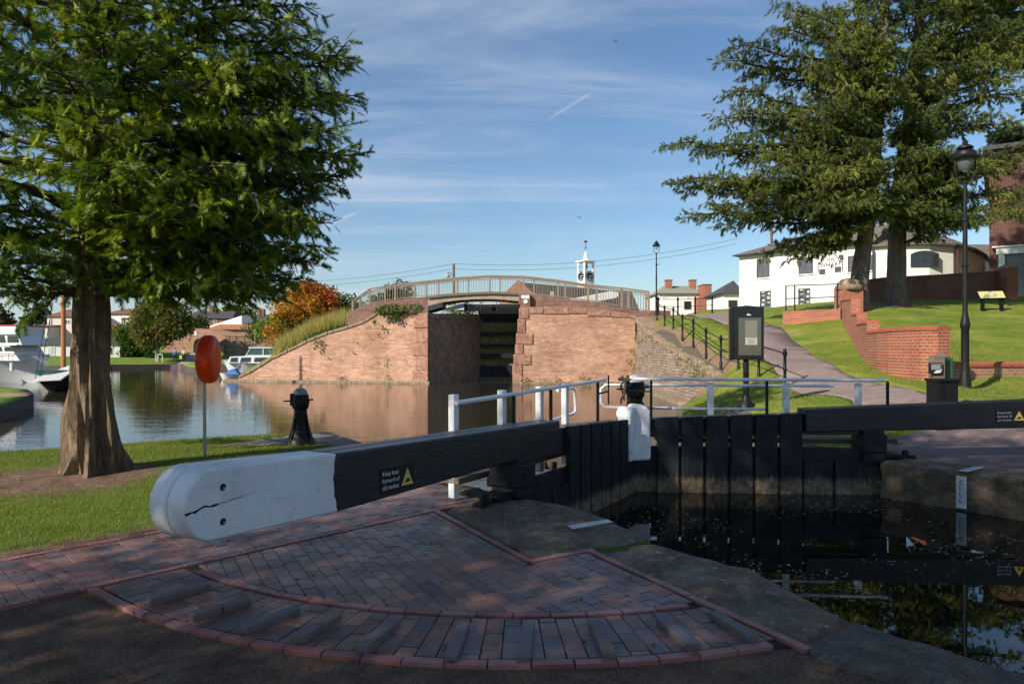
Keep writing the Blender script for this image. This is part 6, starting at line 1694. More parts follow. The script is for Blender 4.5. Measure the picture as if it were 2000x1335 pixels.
m_dial = M('dial_black', (.012, .012, .012), None, 4, .4)
for k in (3, 0):
    n_, t_ = cf(k); zc_ = D(0, 539, 90).z - .05; c = Vector((cx_, cy_, zc_)) + n_ * hw
    K = 20; mb = MB(); mb.prism([c + t_ * .66 * math.cos(2 * math.pi * j / K) + Vector((0, 0, .66 * math.sin(2 * math.pi * j / K))) for j in range(K)], n_ * .05); dl = ob('dial', mb, m_dial, ctw)
    mb = MB()
    for j in range(12):
        t = 2 * math.pi * j / 12; e = t_ * math.cos(t) + Vector((0, 0, math.sin(t))); mb.bar(c + n_ * .06 + e * .44, c + n_ * .06 + e * .62, .07, .02, up=n_)
    ob('hour_marks', mb, m_white, dl)
    mb = MB(); mb.bar(c + n_ * .08, c + n_ * .08 + Vector((0, 0, -.5)) + t_ * .05, .05, .02, up=n_); mb.bar(c + n_ * .08, c + n_ * .08 + t_ * .32 + Vector((0, 0, .02)), .07, .02, up=n_); ob('hands', mb, m_white, dl)

# ================================================================ trees
m_leaf = leafmat('leaf', .55, .38)
m_needle = leafmat('needle', .5, .30, (1.2, 1.3, .55))
def barkmat(name, a, b_, c, vs=(5, 5, .9)):
    m, nt, b = mk(name); b.inputs['Roughness'].default_value = .92; b.inputs['Specular IOR Level'].default_value = .2
    p = geo_pos(nt, vs); q = geo_pos(nt)
    n1_ = noise(nt, p, 4, 9, .72, .6)
    col = ramp(nt, n1_, [(.32, a), (.5, b_), (.72, c)])
    col = mixc(nt, .6, col, ramp(nt, noise(nt, q, 2.2, 6, .7), [(.3, (.6, .6, .58)), (.7, (1.3, 1.25, 1.2))]), 'MULTIPLY')
    nt.links.new(col, b.inputs['Base Color']); bump(nt, b, mth(nt, 'ADD', n1_, mth(nt, 'MULTIPLY', noise(nt, p, 18, 5, .7), .35)), 1.0, .05)
    return m
m_bark = barkmat('redwood_bark', (.07, .045, .03), (.22, .16, .105), (.42, .33, .235), (7, 7, 1.1))
m_bark2 = barkmat('pine_bark', (.06, .045, .04), (.16, .12, .11), (.27, .21, .19), (2.4, 2.4, .7))
m_limb = M('limb_bark', (.035, .025, .018), (.07, .05, .035), 8, .9)

def fluted_trunk(path, radii, flutes, n=48, seed=1):
    """path points with radii; radius swells in twisting ribs"""
    mb = MB(); vs = []; fs = []; rr = random.Random(seed); ph = [rr.uniform(0, 6.28) for _ in range(6)]
    steps = []
    for i in range(len(path) - 1):
        L = (path[i + 1] - path[i]).length; k = max(2, int(L / .08))
        for j in range(k):
            t = j / k; steps.append((lerp(path[i], path[i + 1], t), lerp(radii[i], radii[i + 1], t)))
    steps.append((path[-1], radii[-1]))
    z0 = path[0].z
    for p, r in steps:
        h = p.z - z0; am = flutes * (math.exp(-h / 1.1) * 1.0 + .38)
        for k in range(n):
            a = 2 * math.pi * k / n; tw = h * .30
            w = 1 + am * (.11 * math.sin(5 * (a + tw) + ph[0]) + .09 * math.sin(8 * (a - tw * .6) + ph[1]) + .05 * math.sin(13 * (a + tw * .4) + ph[2] + h) + .025 * math.sin(21 * a + ph[3] + 2 * h) + .05 * math.sin(3 * a + 4.1 * h + ph[4]) * math.sin(2.3 * h + ph[5]))
            vs.append(p + Vector((math.cos(a), math.sin(a), 0)) * r * w)
    for i in range(len(steps) - 1):
        for k in range(n): a = i * n + k; b = i * n + (k + 1) % n; fs.append((a, b, b + n, a + n))
    fs.append(tuple((len(steps) - 1) * n + k for k in range(n)))
    mb.add(vs, fs); return mb

# ---- the dawn redwood on the near bank
TY = TRUNK.y
dr = thing('redwood_tree', TRUNK, 'big feathery green conifer with flared ribbed trunk on the near grass bank', 'tree')
tx = lambda px, z: Vector((( px - CX) * TY / F, TY, z))
path = [tx(187, -.12), tx(186, .05), tx(184, .35), tx(180, .8), tx(177, 1.5), tx(175, 2.3), tx(174, 3.2), tx(176, 4.5), tx(178, 6.5), tx(180, 9), tx(180, 11.2)]
ob('trunk', fluted_trunk(path, [.35, .285, .245, .22, .195, .18, .17, .145, .11, .06, .02], 2.8), m_bark, dr, True)
def rw_R(z, az):
    """crown reach at a height, az=0 towards +x"""
    zs = [2.1, 2.5, 3.0, 3.5, 4.2, 5.0, 5.6, 6.2, 7.5, 9, 10.5, 11.3]
    Rr = [2.2, 2.85, 3.05, 3.2, 3.35, 3.45, 3.4, 3.05, 2.5, 1.7, .9, .2]
    Rl = [2.6, 3.0, 3.1, 3.1, 3.1, 3.1, 3.0, 2.8, 2.3, 1.6, .9, .2]
    c = math.cos(az); r = np.interp(z, zs, Rr) if c > 0 else np.interp(z, zs, Rl)
    f = np.interp(z, zs, [1.9, 2.2, 2.4, 2.6, 2.7, 2.7, 2.6, 2.4, 2.0, 1.4, .9, .2])
    return math.hypot(r * c, f * math.sin(az))
rr = random.Random(21); limbs = []
n = 105
for i in range(n):
    z = 2.75 + (10.9 - 2.75) * (i / n) ** 1.12; az = i * 2.399 + rr.uniform(-.3, .3)
    zt_ = z + rr.uniform(.1, .5) - (.25 if z < 3.2 else 0)
    Rm = rw_R(zt_, az) * rr.uniform(.82, 1.02)
    tr = Vector((tx(176, 0).x, TY, z - .25))
    tip = Vector((tr.x + Rm * math.cos(az), TY + Rm * math.sin(az), zt_))
    if tip.y < 6.1: tip.y = 6.1 + .3 * rr.random()
    # nothing grows into the clear gap left of the trunk
    limbs.append((tr, tip, .045 + .02 * rr.random()))
for px, py, Y in [(655, 110, 9.2), (668, 185, 9.6), (640, 255, 9.0), (655, 345, 9.4), (590, 440, 9.0), (575, 505, 9.2), (590, 70, 9.6), (450, 520, 8.6), (540, 540, 9.4), (330, 530, 9.5), (60, 560, 9.3), (20, 570, 8.6), (300, 550, 8.8), (420, 560, 9.0), (520, 565, 9.4), (470, 545, 8.2), (370, 540, 9.8), (575, 545, 9.8), (640, 200, 9), (650, 300, 9.2), (605, 380, 9), (600, 480, 9.2), (560, 420, 8.6), (600, 250, 8.6), (610, 150, 8.8), (540, 500, 9.8), (490, 470, 8.4), (585, 430, 9.8), (580, 340, 9.8), (350, 480, 8.2), (450, 480, 9.6), (-40, 520, 8), (400, 490, 10.6), (300, 330, 7.4), (420, 320, 7.6), (500, 380, 7.8), (250, 380, 7.6), (380, 400, 7.4), (560, 300, 8.2), (480, 230, 8), (120, 250, 7.6), (40, 400, 8.2), (50, 160, 8), (260, 130, 7.6), (400, 90, 8), (620, 300, 10.4), (540, 150, 10.4)]:
    tip = D(px, py, Y); limbs.append((Vector((tx(176, 0).x, TY, max(2.35, tip.z - rr.uniform(.2, .7)))), tip, .05))
limb_tree(dr, None, limbs, FEATHER, [(.045, .09, .010), (.09, .15, .012), (.19, .26, .018), (.035, .075, .010), (.28, .33, .025)], m_needle, m_limb, .72, .115, .055, .165, jit=.6, droop=.35, sag=.06, t0=.34, limb_r=.05, flat=.22, seed=5)

# ---- the drooping pines on the slope
def pine(base, path_px, radii, tips, label, seed, lean=0):
    root = thing('pine_tree', base, label, 'tree', 'pines on the slope')
    P = [Vector(base) + Vector((0, 0, -.3))] + [D(*p) for p in path_px]
    ob('trunk', fluted_trunk(P, radii, .32, 24, seed), m_bark2, root, True)
    rr = random.Random(seed); limbs = []
    def on(z):
        for a, b in zip(P, P[1:]):
            if a.z <= z <= b.z: return lerp(a, b, (z - a.z) / max(.01, b.z - a.z))
        return P[-1].copy() if z > P[-1].z else P[0].copy()
    for (px, py, Y, dz) in tips:
        tip = D(px, py, Y); s_ = on(max(P[1].z, tip.z - dz)); L = (tip - s_).length
        limbs.append((s_, tip, .05 + .012 * L))
    limb_tree(root, None, limbs, TUFT, [(.08, .11, .026), (.13, .165, .034), (.19, .215, .045), (.055, .08, .028), (.22, .24, .06)], m_needle, m_limb, 1.3, .25, .10, .42, hang=.55, jit=.38, droop=.28, sag=.07, t0=.16, flat=.30, seed=seed, sub_up=.12)
    return root
rr = random.Random(77)
def fan(x0, x1, y0, y1, Y0, Y1, n, dz=(.2, 1.6)):
    return [(rr.uniform(x0, x1), rr.uniform(y0, y1), rr.uniform(Y0, Y1), rr.uniform(*dz)) for _ in range(n)]
pa = D(1678, 604, 34); pa.z = hR(pa.x, pa.y)
tipsA = [(1312, 283, 33, .5), (1322, 352, 32.5, .4), (1345, 370, 33.5, .3), (1352, 418, 33, .3), (1415, 438, 33, .2), (1380, 300, 34.5, .6), (1400, 235, 34, 1), (1445, 215, 33, 1.2), (1418, 118, 34, 1.2), (1438, 90, 33, 1.4), (1430, 178, 33.5, 1.4), (1475, 150, 35, 1.5), (1525, 12, 34, 1.6), (1520, 55, 33, 1.2),
         (1505, 492, 33.5, -.6), (1560, 500, 33, -.8), (1600, 462, 32.5, -.5), (1540, 470, 35, -.4), (1400, 400, 32, .2), (1460, 415, 31.5, .2), (1480, 380, 31, .4), (1390, 350, 31.5, .5), (1560, 405, 31, .2), (1610, 400, 30.5, .2), (1510, 300, 31, .8), (1570, 220, 31, 1), (1640, 330, 30.5, .5), (1680, 390, 30.5, .1), (1700, 380, 31, .4),
         (1590, 120, 31.5, 1), (1650, 170, 31, 1), (1600, 40, 32, 1), (1660, 60, 31, 1), (1540, 370, 36.5, .5), (1600, 300, 37, .8), (1640, 400, 32, -.3)]
tipsA += fan(1600, 1790, 60, 370, 30.3, 32, 15) + fan(1440, 1700, 250, 375, 30.5, 37, 14) + fan(1530, 1760, -60, 220, 30.5, 37.5, 18) + fan(1560, 1760, -330, -40, 31, 36.5, 20)
pine(pa, [(1677, 560, 34), (1684, 500, 34), (1695, 430, 34), (1708, 300, 34), (1722, 120, 34), (1732, -60, 34), (1735, -360, 34)], [.54, .44, .39, .35, .32, .27, .2, .08], tipsA, 'tall drooping blue-green pine with leaning trunk just right of the brick pillar', 31)
pb_ = D(1752, 592, 36); pb_.z = hR(pb_.x, pb_.y)
tipsB = [(1780, 440, 34, -.3), (1830, 400, 33, .2), (1880, 420, 33, .1), (1930, 425, 33.5, 0), (1985, 420, 33, 0), (1950, 380, 34, .3), (1970, 330, 34.5, .4), (1900, 330, 33.5, .4), (1985, 240, 35, .8), (1930, 225, 35, .6), (1870, 220, 34, .5), (1840, 170, 34, .8), (1900, 130, 33.5, 1), (1970, 150, 34, 1), (2040, 180, 35, 1), (2060, 80, 35, 1), (1990, 50, 34, 1.2), (1900, 30, 34, 1.2), (1830, 60, 33, 1),
         (1800, 340, 33, .4), (1840, 300, 33, .4), (1860, 360, 32.5, .3), (1760, 400, 32.5, .1), (1800, 430, 34, -.4), (1740, 405, 33, 0), (1890, 435, 35, -.3), (1850, 440, 36, -.4)]
tipsB += fan(1690, 1850, 120, 370, 32, 34, 11) + fan(1850, 2010, 290, 430, 32.5, 35, 10) + fan(1740, 1900, 290, 375, 32.5, 38, 9) + fan(1760, 2060, -40, 160, 32.5, 39, 22) + fan(1740, 2040, -340, -40, 33, 38, 24)
pine(pb_, [(1750, 560, 36), (1752, 470, 36), (1757, 380, 36), (1772, 260, 36), (1788, 150, 36), (1798, 20, 36), (1800, -330, 36)], [.58, .47, .43, .40, .35, .3, .24, .08], tipsB, 'tall drooping pine with straight dark trunk in front of the round-ended wing', 32)
# dark cedar behind the brick house
cb = D(2060, 300, 60); cd_ = thing('cedar_tree', (cb.x, 60, 4), 'dark flat-layered cedar tree rising over the brick house roof', 'tree')
mb = MB(); mb.tube([Vector((cb.x, 60, 3)), Vector((cb.x, 60, 30))], [.6, .2], 8); ob('trunk', mb, m_bark2, cd_)
cl_ = [(Vector((D(x, y, 59).x, 59 + rr.uniform(-2, 2), D(x, y, 59).z)), 1.3) for x, y in [(1990, 255), (1975, 272), (2020, 262), (1950, 100), (1980, 90), (1920, 70), (1900, 30), (1940, 20), (1985, 30), (2020, 60), (1960, 60), (2000, 120), (2050, 200), (2080, 120), (2060, 20), (2010, -20), (1930, -40)]]
V, T, C = blob_leaves(cl_, 520, .34, [(.015, .03, .018), (.02, .04, .02), (.03, .045, .02)], 8, squash=.35); tri_obj('crown', V, T, C, m_leaf, cd_)

def leafy(name, base, clumps, nleaf, leaf, pal, label, tr=.15, seed=1, trunk_h=None, cat='tree', group=None, tm=None, colf=None, squash=1.0, arms=6):
    root = thing(name, base, label, cat, group); b = Vector(base)
    V, T, C = blob_leaves(clumps, nleaf, leaf, pal, seed, squash=squash, colf=colf); tri_obj('crown' if cat == 'tree' else 'foliage', V, T, C, m_leaf, root)
    if tr:
        cen = sum((Vector(c) for c, r in clumps), Vector((0, 0, 0))) / len(clumps); mb = MB(); fork = lerp(b, cen, .62); fork.x, fork.y = lerp(b.x, cen.x, .4), lerp(b.y, cen.y, .4)
        mb.tube([b + Vector((0, 0, -.3)), lerp(b, fork, .5), fork], [tr * 1.25, tr, tr * .75], 8); rr_ = random.Random(seed)
        for c, r in rr_.sample(clumps, min(arms, len(clumps))): mb.tube([fork + Vector((0, 0, -.1)), lerp(fork, Vector(c), .5) + Vector((0, 0, .2)), Vector(c)], [tr * .55, tr * .35, tr * .1], 5)
        ob('trunk', mb, m_limb if tm is None else tm, root, True)
    return root
def px_clumps(pts, Y, r, dy=.5, seed=1):
    rr_ = random.Random(seed); out = []
    for x, y in pts:
        c = D(x, y, Y + rr_.uniform(-dy, dy)); out.append((tuple(c), r * rr_.uniform(.75, 1.15)))
    return out
def region_pts(poly, n, seed):
    rr_ = random.Random(seed); xs = [p[0] for p in poly]; ys = [p[1] for p in poly]; o = []
    while len(o) < n:
        q = (rr_.uniform(min(xs), max(xs)), rr_.uniform(min(ys), max(ys)))
        if pip(q[0], q[1], poly): o.append(q)
    return o
# autumn trees on the bank behind the wing wall
def autcol(x0, x1):
    def f(c):
        px = CX + c[0] * F / c[1]; t = min(1, max(0, (px - x0) / (x1 - x0))); py = HZ - (c[2] - EYE) * F / c[1]
        r_ = R.random()
        if py > 625 and r_ < .75: return np.array([.16, .19, .03]) if r_ < .4 else np.array([.07, .10, .025])
        return np.array([.52, .25, .02]) * (1 - t) + np.array([.34, .085, .018]) * t if r_ < .75 else np.array([.45, .17, .02])
    return f
b_ = D(575, 690, 56); pts = region_pts([(528, 600), (545, 570), (580, 562), (610, 572), (625, 610), (620, 660), (600, 690), (560, 690), (530, 670), (532, 640)], 46, 1)
leafy('maple_tree', (b_.x, 56, 1.0), px_clumps(pts, 56, .72, 1.6, 2), 420, .20, [(.5, .24, .02), (.4, .3, .04), (.12, .16, .03)], 'golden yellow and orange autumn tree nearest the motorboat', .14, 3, colf=autcol(530, 660))
b_ = D(625, 668, 58); pts = region_pts([(575, 572), (600, 560), (632, 557), (650, 575), (664, 600), (668, 640), (640, 660), (600, 650), (600, 600)], 40, 4)
leafy('maple_tree', (b_.x, 58.5, 1.6), px_clumps(pts, 58.5, .72, 1.5, 5), 420, .20, [(.34, .08, .02), (.42, .16, .02), (.16, .10, .03)], 'red and russet autumn tree behind the golden one', .14, 6, colf=lambda c: np.array([.36, .09, .02]) if R.random() < .6 else (np.array([.40, .20, .02]) if R.random() < .6 else np.array([.15, .13, .03])))
b_ = D(660, 655, 60); pts = region_pts([(640, 600), (668, 590), (690, 592), (690, 640), (665, 655), (640, 650)], 22, 7)
leafy('shrub', (b_.x, 61, 2), px_clumps(pts, 61, .8, 1, 8), 330, .22, [(.05, .09, .025), (.07, .12, .03), (.12, .06, .03)], 'dark green and purple shrubs beside the left end of the bridge', .1, 9, cat='shrub')
b_ = D(790, 590, 75); pts = region_pts([(725, 590), (745, 582), (770, 572), (790, 560), (797, 568), (790, 590), (740, 598)], 14, 10)
leafy('far_tree', (b_.x, 95, 3), px_clumps(pts, 95, 1.1, 2, 8), 120, .4, [(.03, .05, .025), (.04, .07, .03)], 'dark tree seen through the left bridge railing', .2, 9)
# round tree on the far lawn
b_ = D(307, 690, 86); pts = region_pts([(262, 640), (275, 610), (300, 597), (335, 598), (360, 615), (362, 645), (340, 662), (300, 668), (268, 662)], 60, 11)
leafy('ornamental_tree', (b_.x, 86, .0), px_clumps(pts, 87, 1.05, 2.4, 12), 250, .30, [(.10, .11, .03), (.15, .13, .04), (.07, .09, .025), (.18, .14, .045)], 'round olive green tree with a pale trunk on the far lawn', .22, 13, tm=M('pale_bark', (.35, .30, .25), None, 5, .9))
pts = region_pts([(232, 650), (260, 645), (300, 655), (305, 690), (235, 692)], 34, 14)
leafy('shrub', (D(265, 690, 92).x, 92, 0), px_clumps(pts, 92, 1.0, 1.5, 12), 250, .3, [(.05, .10, .02), (.08, .14, .03)], 'dense green shrubs at the back of the far lawn', 0, 15, cat='shrub')
pts = region_pts([(225, 655), (235, 640), (262, 645), (262, 662), (230, 668)], 14, 14)
leafy('shrub', (D(245, 665, 96).x, 96, 0), px_clumps(pts, 96, 1.0, 1.5, 12), 250, .3, [(.16, .15, .03), (.22, .17, .04)], 'yellowing shrub by the white buildings', 0, 16, cat='shrub')
pts = region_pts([(484, 640), (500, 628), (512, 640), (510, 660), (488, 662)], 12, 17)
leafy('sapling', (D(498, 690, 80).x, 80, .5), px_clumps(pts, 80, .6, .5, 3), 250, .22, [(.05, .09, .02), (.07, .12, .03)], 'small dark green tree standing behind the white motorboat', .07, 18)
pts = region_pts([(508, 633), (520, 628), (532, 636), (528, 650), (510, 652)], 12, 17)
leafy('shrub', (D(520, 690, 72).x, 72, .5), px_clumps(pts, 72, .7, .5, 3), 250, .25, [(.15, .22, .03), (.2, .24, .05)], 'bright lime green shrub left of the golden tree', .07, 18, cat='shrub')
pts = region_pts([(365, 632), (390, 622), (402, 640), (370, 645)], 12, 19)
leafy('shrub', (D(385, 640, 106).x, 106, 3), px_clumps(pts, 106, 1.0, 1, 3), 200, .3, [(.06, .09, .03), (.12, .11, .05)], 'low shrub on top of the brick arch', 0, 20, cat='shrub')
# skyline trees
for i, (poly, Y, n_, pal, lab) in enumerate([
    ([(430, 615), (445, 600), (490, 598), (500, 620), (440, 625)], 170, 22, [(.06, .10, .02), (.13, .15, .03)], 'yellow green treetops behind the grey roofed terrace'),
    ([(50, 620), (62, 606), (85, 598), (92, 612), (90, 632), (55, 632)], 150, 20, [(.025, .05, .02), (.04, .07, .025)], 'dark green tree left of the pink gabled house'),
    ([(-30, 630), (-10, 600), (12, 605), (22, 618), (20, 632)], 140, 18, [(.07, .05, .03), (.05, .06, .03)], 'dark russet trees at the left edge'),
    ([(690, 612), (700, 598), (720, 600), (730, 610)], 160, 10, [(.04, .06, .03), (.05, .08, .03)], 'far dark trees beyond the left bridge parapet'),
    ([(1405, 600), (1412, 575), (1424, 560), (1430, 575), (1428, 602)], 105, 14, [(.10, .10, .04), (.07, .09, .03), (.2, .12, .06)], 'thin autumn tree between the small house and the cottage')]):
    pts = region_pts(poly, n_, 30 + i); xb = sum(p[0] for p in poly) / len(poly)
    leafy('far_tree', (D(xb, 690, Y).x, Y, 2), px_clumps(pts, Y, Y / F * 9, 2, i), 9000 / Y / (Y / F * 9) , .0045 * Y, pal, lab, Y / F * 1.5, 40 + i)

# ---- trees standing behind the camera: they throw the shade over the lock side
def shade_tree(x, y, H, cr, label, seed, n=56):
    cl_ = blob_clumps((x, y, H * .62), (cr, cr, H * .34), n, 1.25, seed, .25)
    leafy('lime_tree', (x, y, 0), cl_, 275, .15, [(.06, .11, .02), (.08, .14, .03)], label, .28, seed)
for i, (x, y, H, cr) in enumerate([(-10.6, -5.4, 16, 3.5), (-6.6, -8.8, 15.5, 3.9), (-9.6, -10.6, 16.5, 4.0)]):
    shade_tree(x, y, H, cr, ['broad lime tree behind the camera, nearest the left bank', 'broad lime tree behind and left of the camera', 'tallest lime tree furthest behind the camera'][i], 60 + i)
leafy('lime_tree', (-10.4, -2.0, 0), blob_clumps((-10.4, -2.0, 12), (1.9, 1.9, 2.5), 24, 1.0, 81, .2), 235, .15, [(.06, .11, .02), (.08, .14, .03)], 'added slim high-crowned lime tree out of frame, shading the gates', .2, 82)  # unseen tree added to carry the shade on to the gates
shade_tree(34.5, 36, 19, 4.4, 'added lime tree out of frame, shading the tall brick house', 71, 80)  # unseen tree added to throw shade on the brick house

pts = region_pts([(866, 612), (870, 600), (900, 598), (925, 602), (928, 614)], 14, 90)
leafy('shrub', (D(895, 610, 50).x, 50, 3.6), px_clumps(pts, 50, .45, .6, 3), 420, .14, [(.14, .19, .03), (.20, .22, .05), (.09, .13, .025)], 'yellow green bushes seen under the footbridge deck', 0, 91, cat='shrub')
# ---- reeds and long grass on the bank above the wing wall, weeds in the brickwork
def slope_grass(name, poly, Y0, Y1, n, hgt, wid, pal, lab, seed):
    rr_ = np.random.default_rng(seed); P = []
    while len(P) < n:
        x, y = rr_.uniform(min(p[0] for p in poly), max(p[0] for p in poly)), rr_.uniform(min(p[1] for p in poly), max(p[1] for p in poly))
        if pip(x, y, poly):
            q = D(x, y, rr_.uniform(Y0, Y1)); P.append((q.x, q.y, hL(q.x, q.y)))
    P = np.array(P); h = hgt * (.5 + rr_.random(n)); a = rr_.random(n) * 6.28
    w = np.stack([np.cos(a), np.sin(a), 0 * a], 1) * wid; tip = P + np.stack([rr_.normal(size=n) * .3 * h, rr_.normal(size=n) * .3 * h, h], 1)
    V = np.stack([P - w - [0, 0, .25], P + w - [0, 0, .25], tip], 1).reshape(-1, 3)
    o = tri_obj(name, V, np.arange(n * 3).reshape(-1, 3), np.clip(np.repeat(pickcol(pal, n, rr_), 3, 0), 0, 1), m_leafg); o['kind'] = 'stuff'; o['label'] = lab; o['category'] = 'long grass'
slope_grass('long_grass', [(532, 696), (560, 668), (610, 640), (660, 628), (682, 630), (676, 640), (600, 668), (552, 692)], 43, 46.5, 6500, .78, .03, [(.42, .33, .12), (.50, .40, .17), (.30, .28, .08), (.20, .22, .05)], 'tall straw coloured grass on the bank above the wing wall', 1)
slope_grass('long_grass', [(590, 686), (620, 662), (650, 652), (672, 642), (660, 652), (620, 668)], 42.6, 43.2, 900, .4, .04, [(.06, .12, .02), (.10, .17, .03)], 'dark green grass strip along the wing wall coping', 2)
def weeds(name, pts, Y, r, n, pal, lab, leaf=.1, seed=1):
    cl_ = []
    for i, (x, y, k) in enumerate(pts):
        c = D(x, y, Y(x) if callable(Y) else Y); cl_.append((tuple(c), r * k))
    V, T, C = blob_leaves(cl_, n, leaf, pal, seed); o = tri_obj(name, V, T, C, m_leaf); o['kind'] = 'stuff'; o['label'] = lab; o['category'] = 'weeds'
G1_ = [(.05, .11, .02), (.08, .15, .025), (.12, .17, .03)]
weeds('ivy', [(742, 606, 1), (755, 605, 1.1), (768, 604, 1.1), (782, 604, 1.1), (796, 603, 1), (810, 602, 1), (820, 602, .8), (775, 614, .9), (773, 622, .6), (750, 610, .8), (733, 631, .5), (720, 640, .3)], 40.95, .28, 1500, G1_, 'green creeper growing over the top of the wing wall', .11, 1)
weeds('ivy', [(618, 672, .8), (617, 680, .7), (620, 665, .9), (716, 640, .6)], 41.9, .2, 1500, G1_, 'green creeper hanging over the wing wall coping', .09, 2)
weeds('wall_weeds', [(670, 739, 1), (662, 741, .8), (680, 741, .6), (757, 704, .7), (756, 712, .7), (757, 741, 1), (758, 735, .6), (736, 708, .4), (600, 740, .4), (590, 722, .4), (790, 704, .4), (755, 725, .5), (700, 672, .25), (640, 700, .25), (690, 690, .2), (725, 660, .25)], lambda x: 43.2 - (x - 465) * 2.2 / 350 - .12, .17, 900, G1_, 'tufts of weed rooted in the left brickwork', .08, 3)
weeds('wall_weeds', [(1021, 742, .8), (1030, 743, 1), (1060, 743, .8), (1090, 742, 1.1), (1136, 742, 1.1), (1150, 740, .7), (1118, 743, .6), (1180, 744, .7), (1230, 740, 1), (1232, 710, 1), (1234, 685, .8), (1238, 660, .5)], 40.35, .20, 900, [(.10, .16, .02), (.16, .20, .03), (.20, .2, .05)], 'tufts of grass along the foot of the right abutment', .09, 4)
weeds('wall_weeds', [(1252, 665, 1), (1262, 690, .8), (1250, 720, .9), (1272, 660, .8), (1300, 680, .8), (1322, 700, 1.1), (1338, 712, 1.2), (1355, 722, 1.3), (1368, 730, 1.3), (1376, 742, 1.0), (1345, 705, .8), (1285, 670, .6)], lambda x: float(np.interp(x, [1240, 1272, 1322, 1376], [40, 36.5, 30.2, 25.2])), .20, 750, [(.20, .19, .03), (.15, .17, .03), (.28, .25, .06)], 'yellow green plants on the embankment wall', .09, 5)

# ================================================================ boats
m_bw = M('boat_white', (.66, .67, .66), (.72, .72, .71), 1.5, .3); m_bglass = glassm('boat_glass', (.02, .03, .035), .08)
m_bgrey = M('boat_grey', (.30, .32, .34), (.36, .38, .40), 2, .4); m_red = M('red_trim', (.36, .02, .02), None, 4, .5)
def hull(fr, L, W, z0, z1, rake=.8, stern=.85, sheer=.25, mb=None):
    """a lofted hull, bow at a=0"""
    mb = mb or MB(); N = 14; K = 7; vs = []; fs = []
    for i in range(N + 1):
        t = i / N; half = W / 2 * min(1, (math.sin(min(1, t / .55) * math.pi / 2)) ** .8) * (1 if t < .8 else lerp(1, stern, (t - .8) / .2)); zt_ = z1 + sheer * (1 - t) ** 2
        for k in range(K):
            u = -1 + 2 * k / (K - 1); prof = abs(u) ** .6; 
            z = lerp(z0, zt_, prof ** 2 if abs(u) < 1 else 1); a = t * L + rake * (1 - (z - z0) / (zt_ - z0)) * (1 - t) ** 2
            vs.append(fr(a, half * u * (1 if abs(u) == 1 else .92), z))
    for i in range(N):
        for k in range(K - 1): fs.append((i * K + k, i * K + k + 1, (i + 1) * K + k + 1, (i + 1) * K + k))
        fs.append((i * K + K - 1, i * K, (i + 1) * K, (i + 1) * K + K - 1))
    fs.append(tuple(N * K + k for k in range(K)))
    mb.add(vs, fs); return mb
# white motorboat behind the wing wall
o = D(436, 722, 50); mbt = thing('motorboat', o, 'white motorboat with green tinted windscreen moored behind the wing wall', 'boat')
bfm = Fr((o.x, o.y, 0), (1, .18, 0)); s = 50 / F; Z = lambda y: EYE - (y - HZ) * s
ob('hull', hull(bfm, 4.6, 1.9, -.5, Z(710), .6), m_bw, mbt, True)
mb = MB(); hull(bfm, 4.62, 1.98, Z(713), Z(711) + .02, .1, sheer=.25, mb=mb); ob('rubbing_strake', mb, m_bgrey, mbt)
mb = MB(); mb.prism([bfm(.4, .72, Z(709)), bfm(.62, .68, Z(696)), bfm(2.3, .68, Z(694)), bfm(4.4, .68, Z(694)), bfm(4.4, .72, Z(709))], bfm.n * -1.4); cab = ob('cabin', mb, m_bw, mbt, bevel=.04)
for a0, a1 in ((.62, 1.15), (1.3, 2.05), (2.25, 3.2), (3.3, 4.2)):
    mb = MB(); mb.prism([bfm(a0 + .0, .70, Z(706.5)), bfm(a0 + .08, .68, Z(698)), bfm(a1, .68, Z(697.5)), bfm(a1, .70, Z(706.5))], bfm.n * .025); ob('window', mb, m_bglass, cab)
mb = MB(); mb.prism([bfm(1.7, .60, Z(693.5)), bfm(1.98, .58, Z(680)), bfm(3.9, .58, Z(679)), bfm(4.1, .6, Z(693.5))], bfm.n * -1.16); ob('windscreen', mb, glassm('green_glass', (.03, .09, .07), .1), mbt)
mb = MB(); mb.fbox(bfm, 1.9, 4.1, -.66, .66, Z(680), Z(677.5)); mb.bar(bfm(1.72, .61, Z(693)), bfm(2.0, .6, Z(679)), .05); mb.bar(bfm(2.9, .62, Z(693)), bfm(2.9, .6, Z(679)), .05); mb.fbox(bfm, 1.65, 4.2, -.6, .64, Z(694.5), Z(693)); ob('roof', mb, m_bw, mbt)
mb = MB(); mb.tube([bfm(1.45, .9, Z(699)), bfm(1.3, 1.0, Z(712)), bfm(.9, 1.1, Z(727))], .03, 5); ob('mooring_rope', mb, m_bgrey, mbt)
# small blue and white dinghy
o = D(446, 731, 46); dg_ = thing('dinghy', o, 'small white dinghy with blue cover at the foot of the wing wall', 'boat'); fd = Fr((o.x - .6, o.y, 0), (1, .1, 0))
ob('hull', hull(fd, 1.5, .7, -.45, -.1, .2, sheer=.1), m_bw, dg_, True)
mb = MB(); mb.prism([fd(.4, .34, -.08), fd(.75, .2, .22), fd(1.0, .1, .28), fd(1.35, .3, -.08)], fd.n * -.6); ob('cover', mb, M('blue_cover', (.03, .12, .40), (.04, .16, .5), 4, .6), dg_)

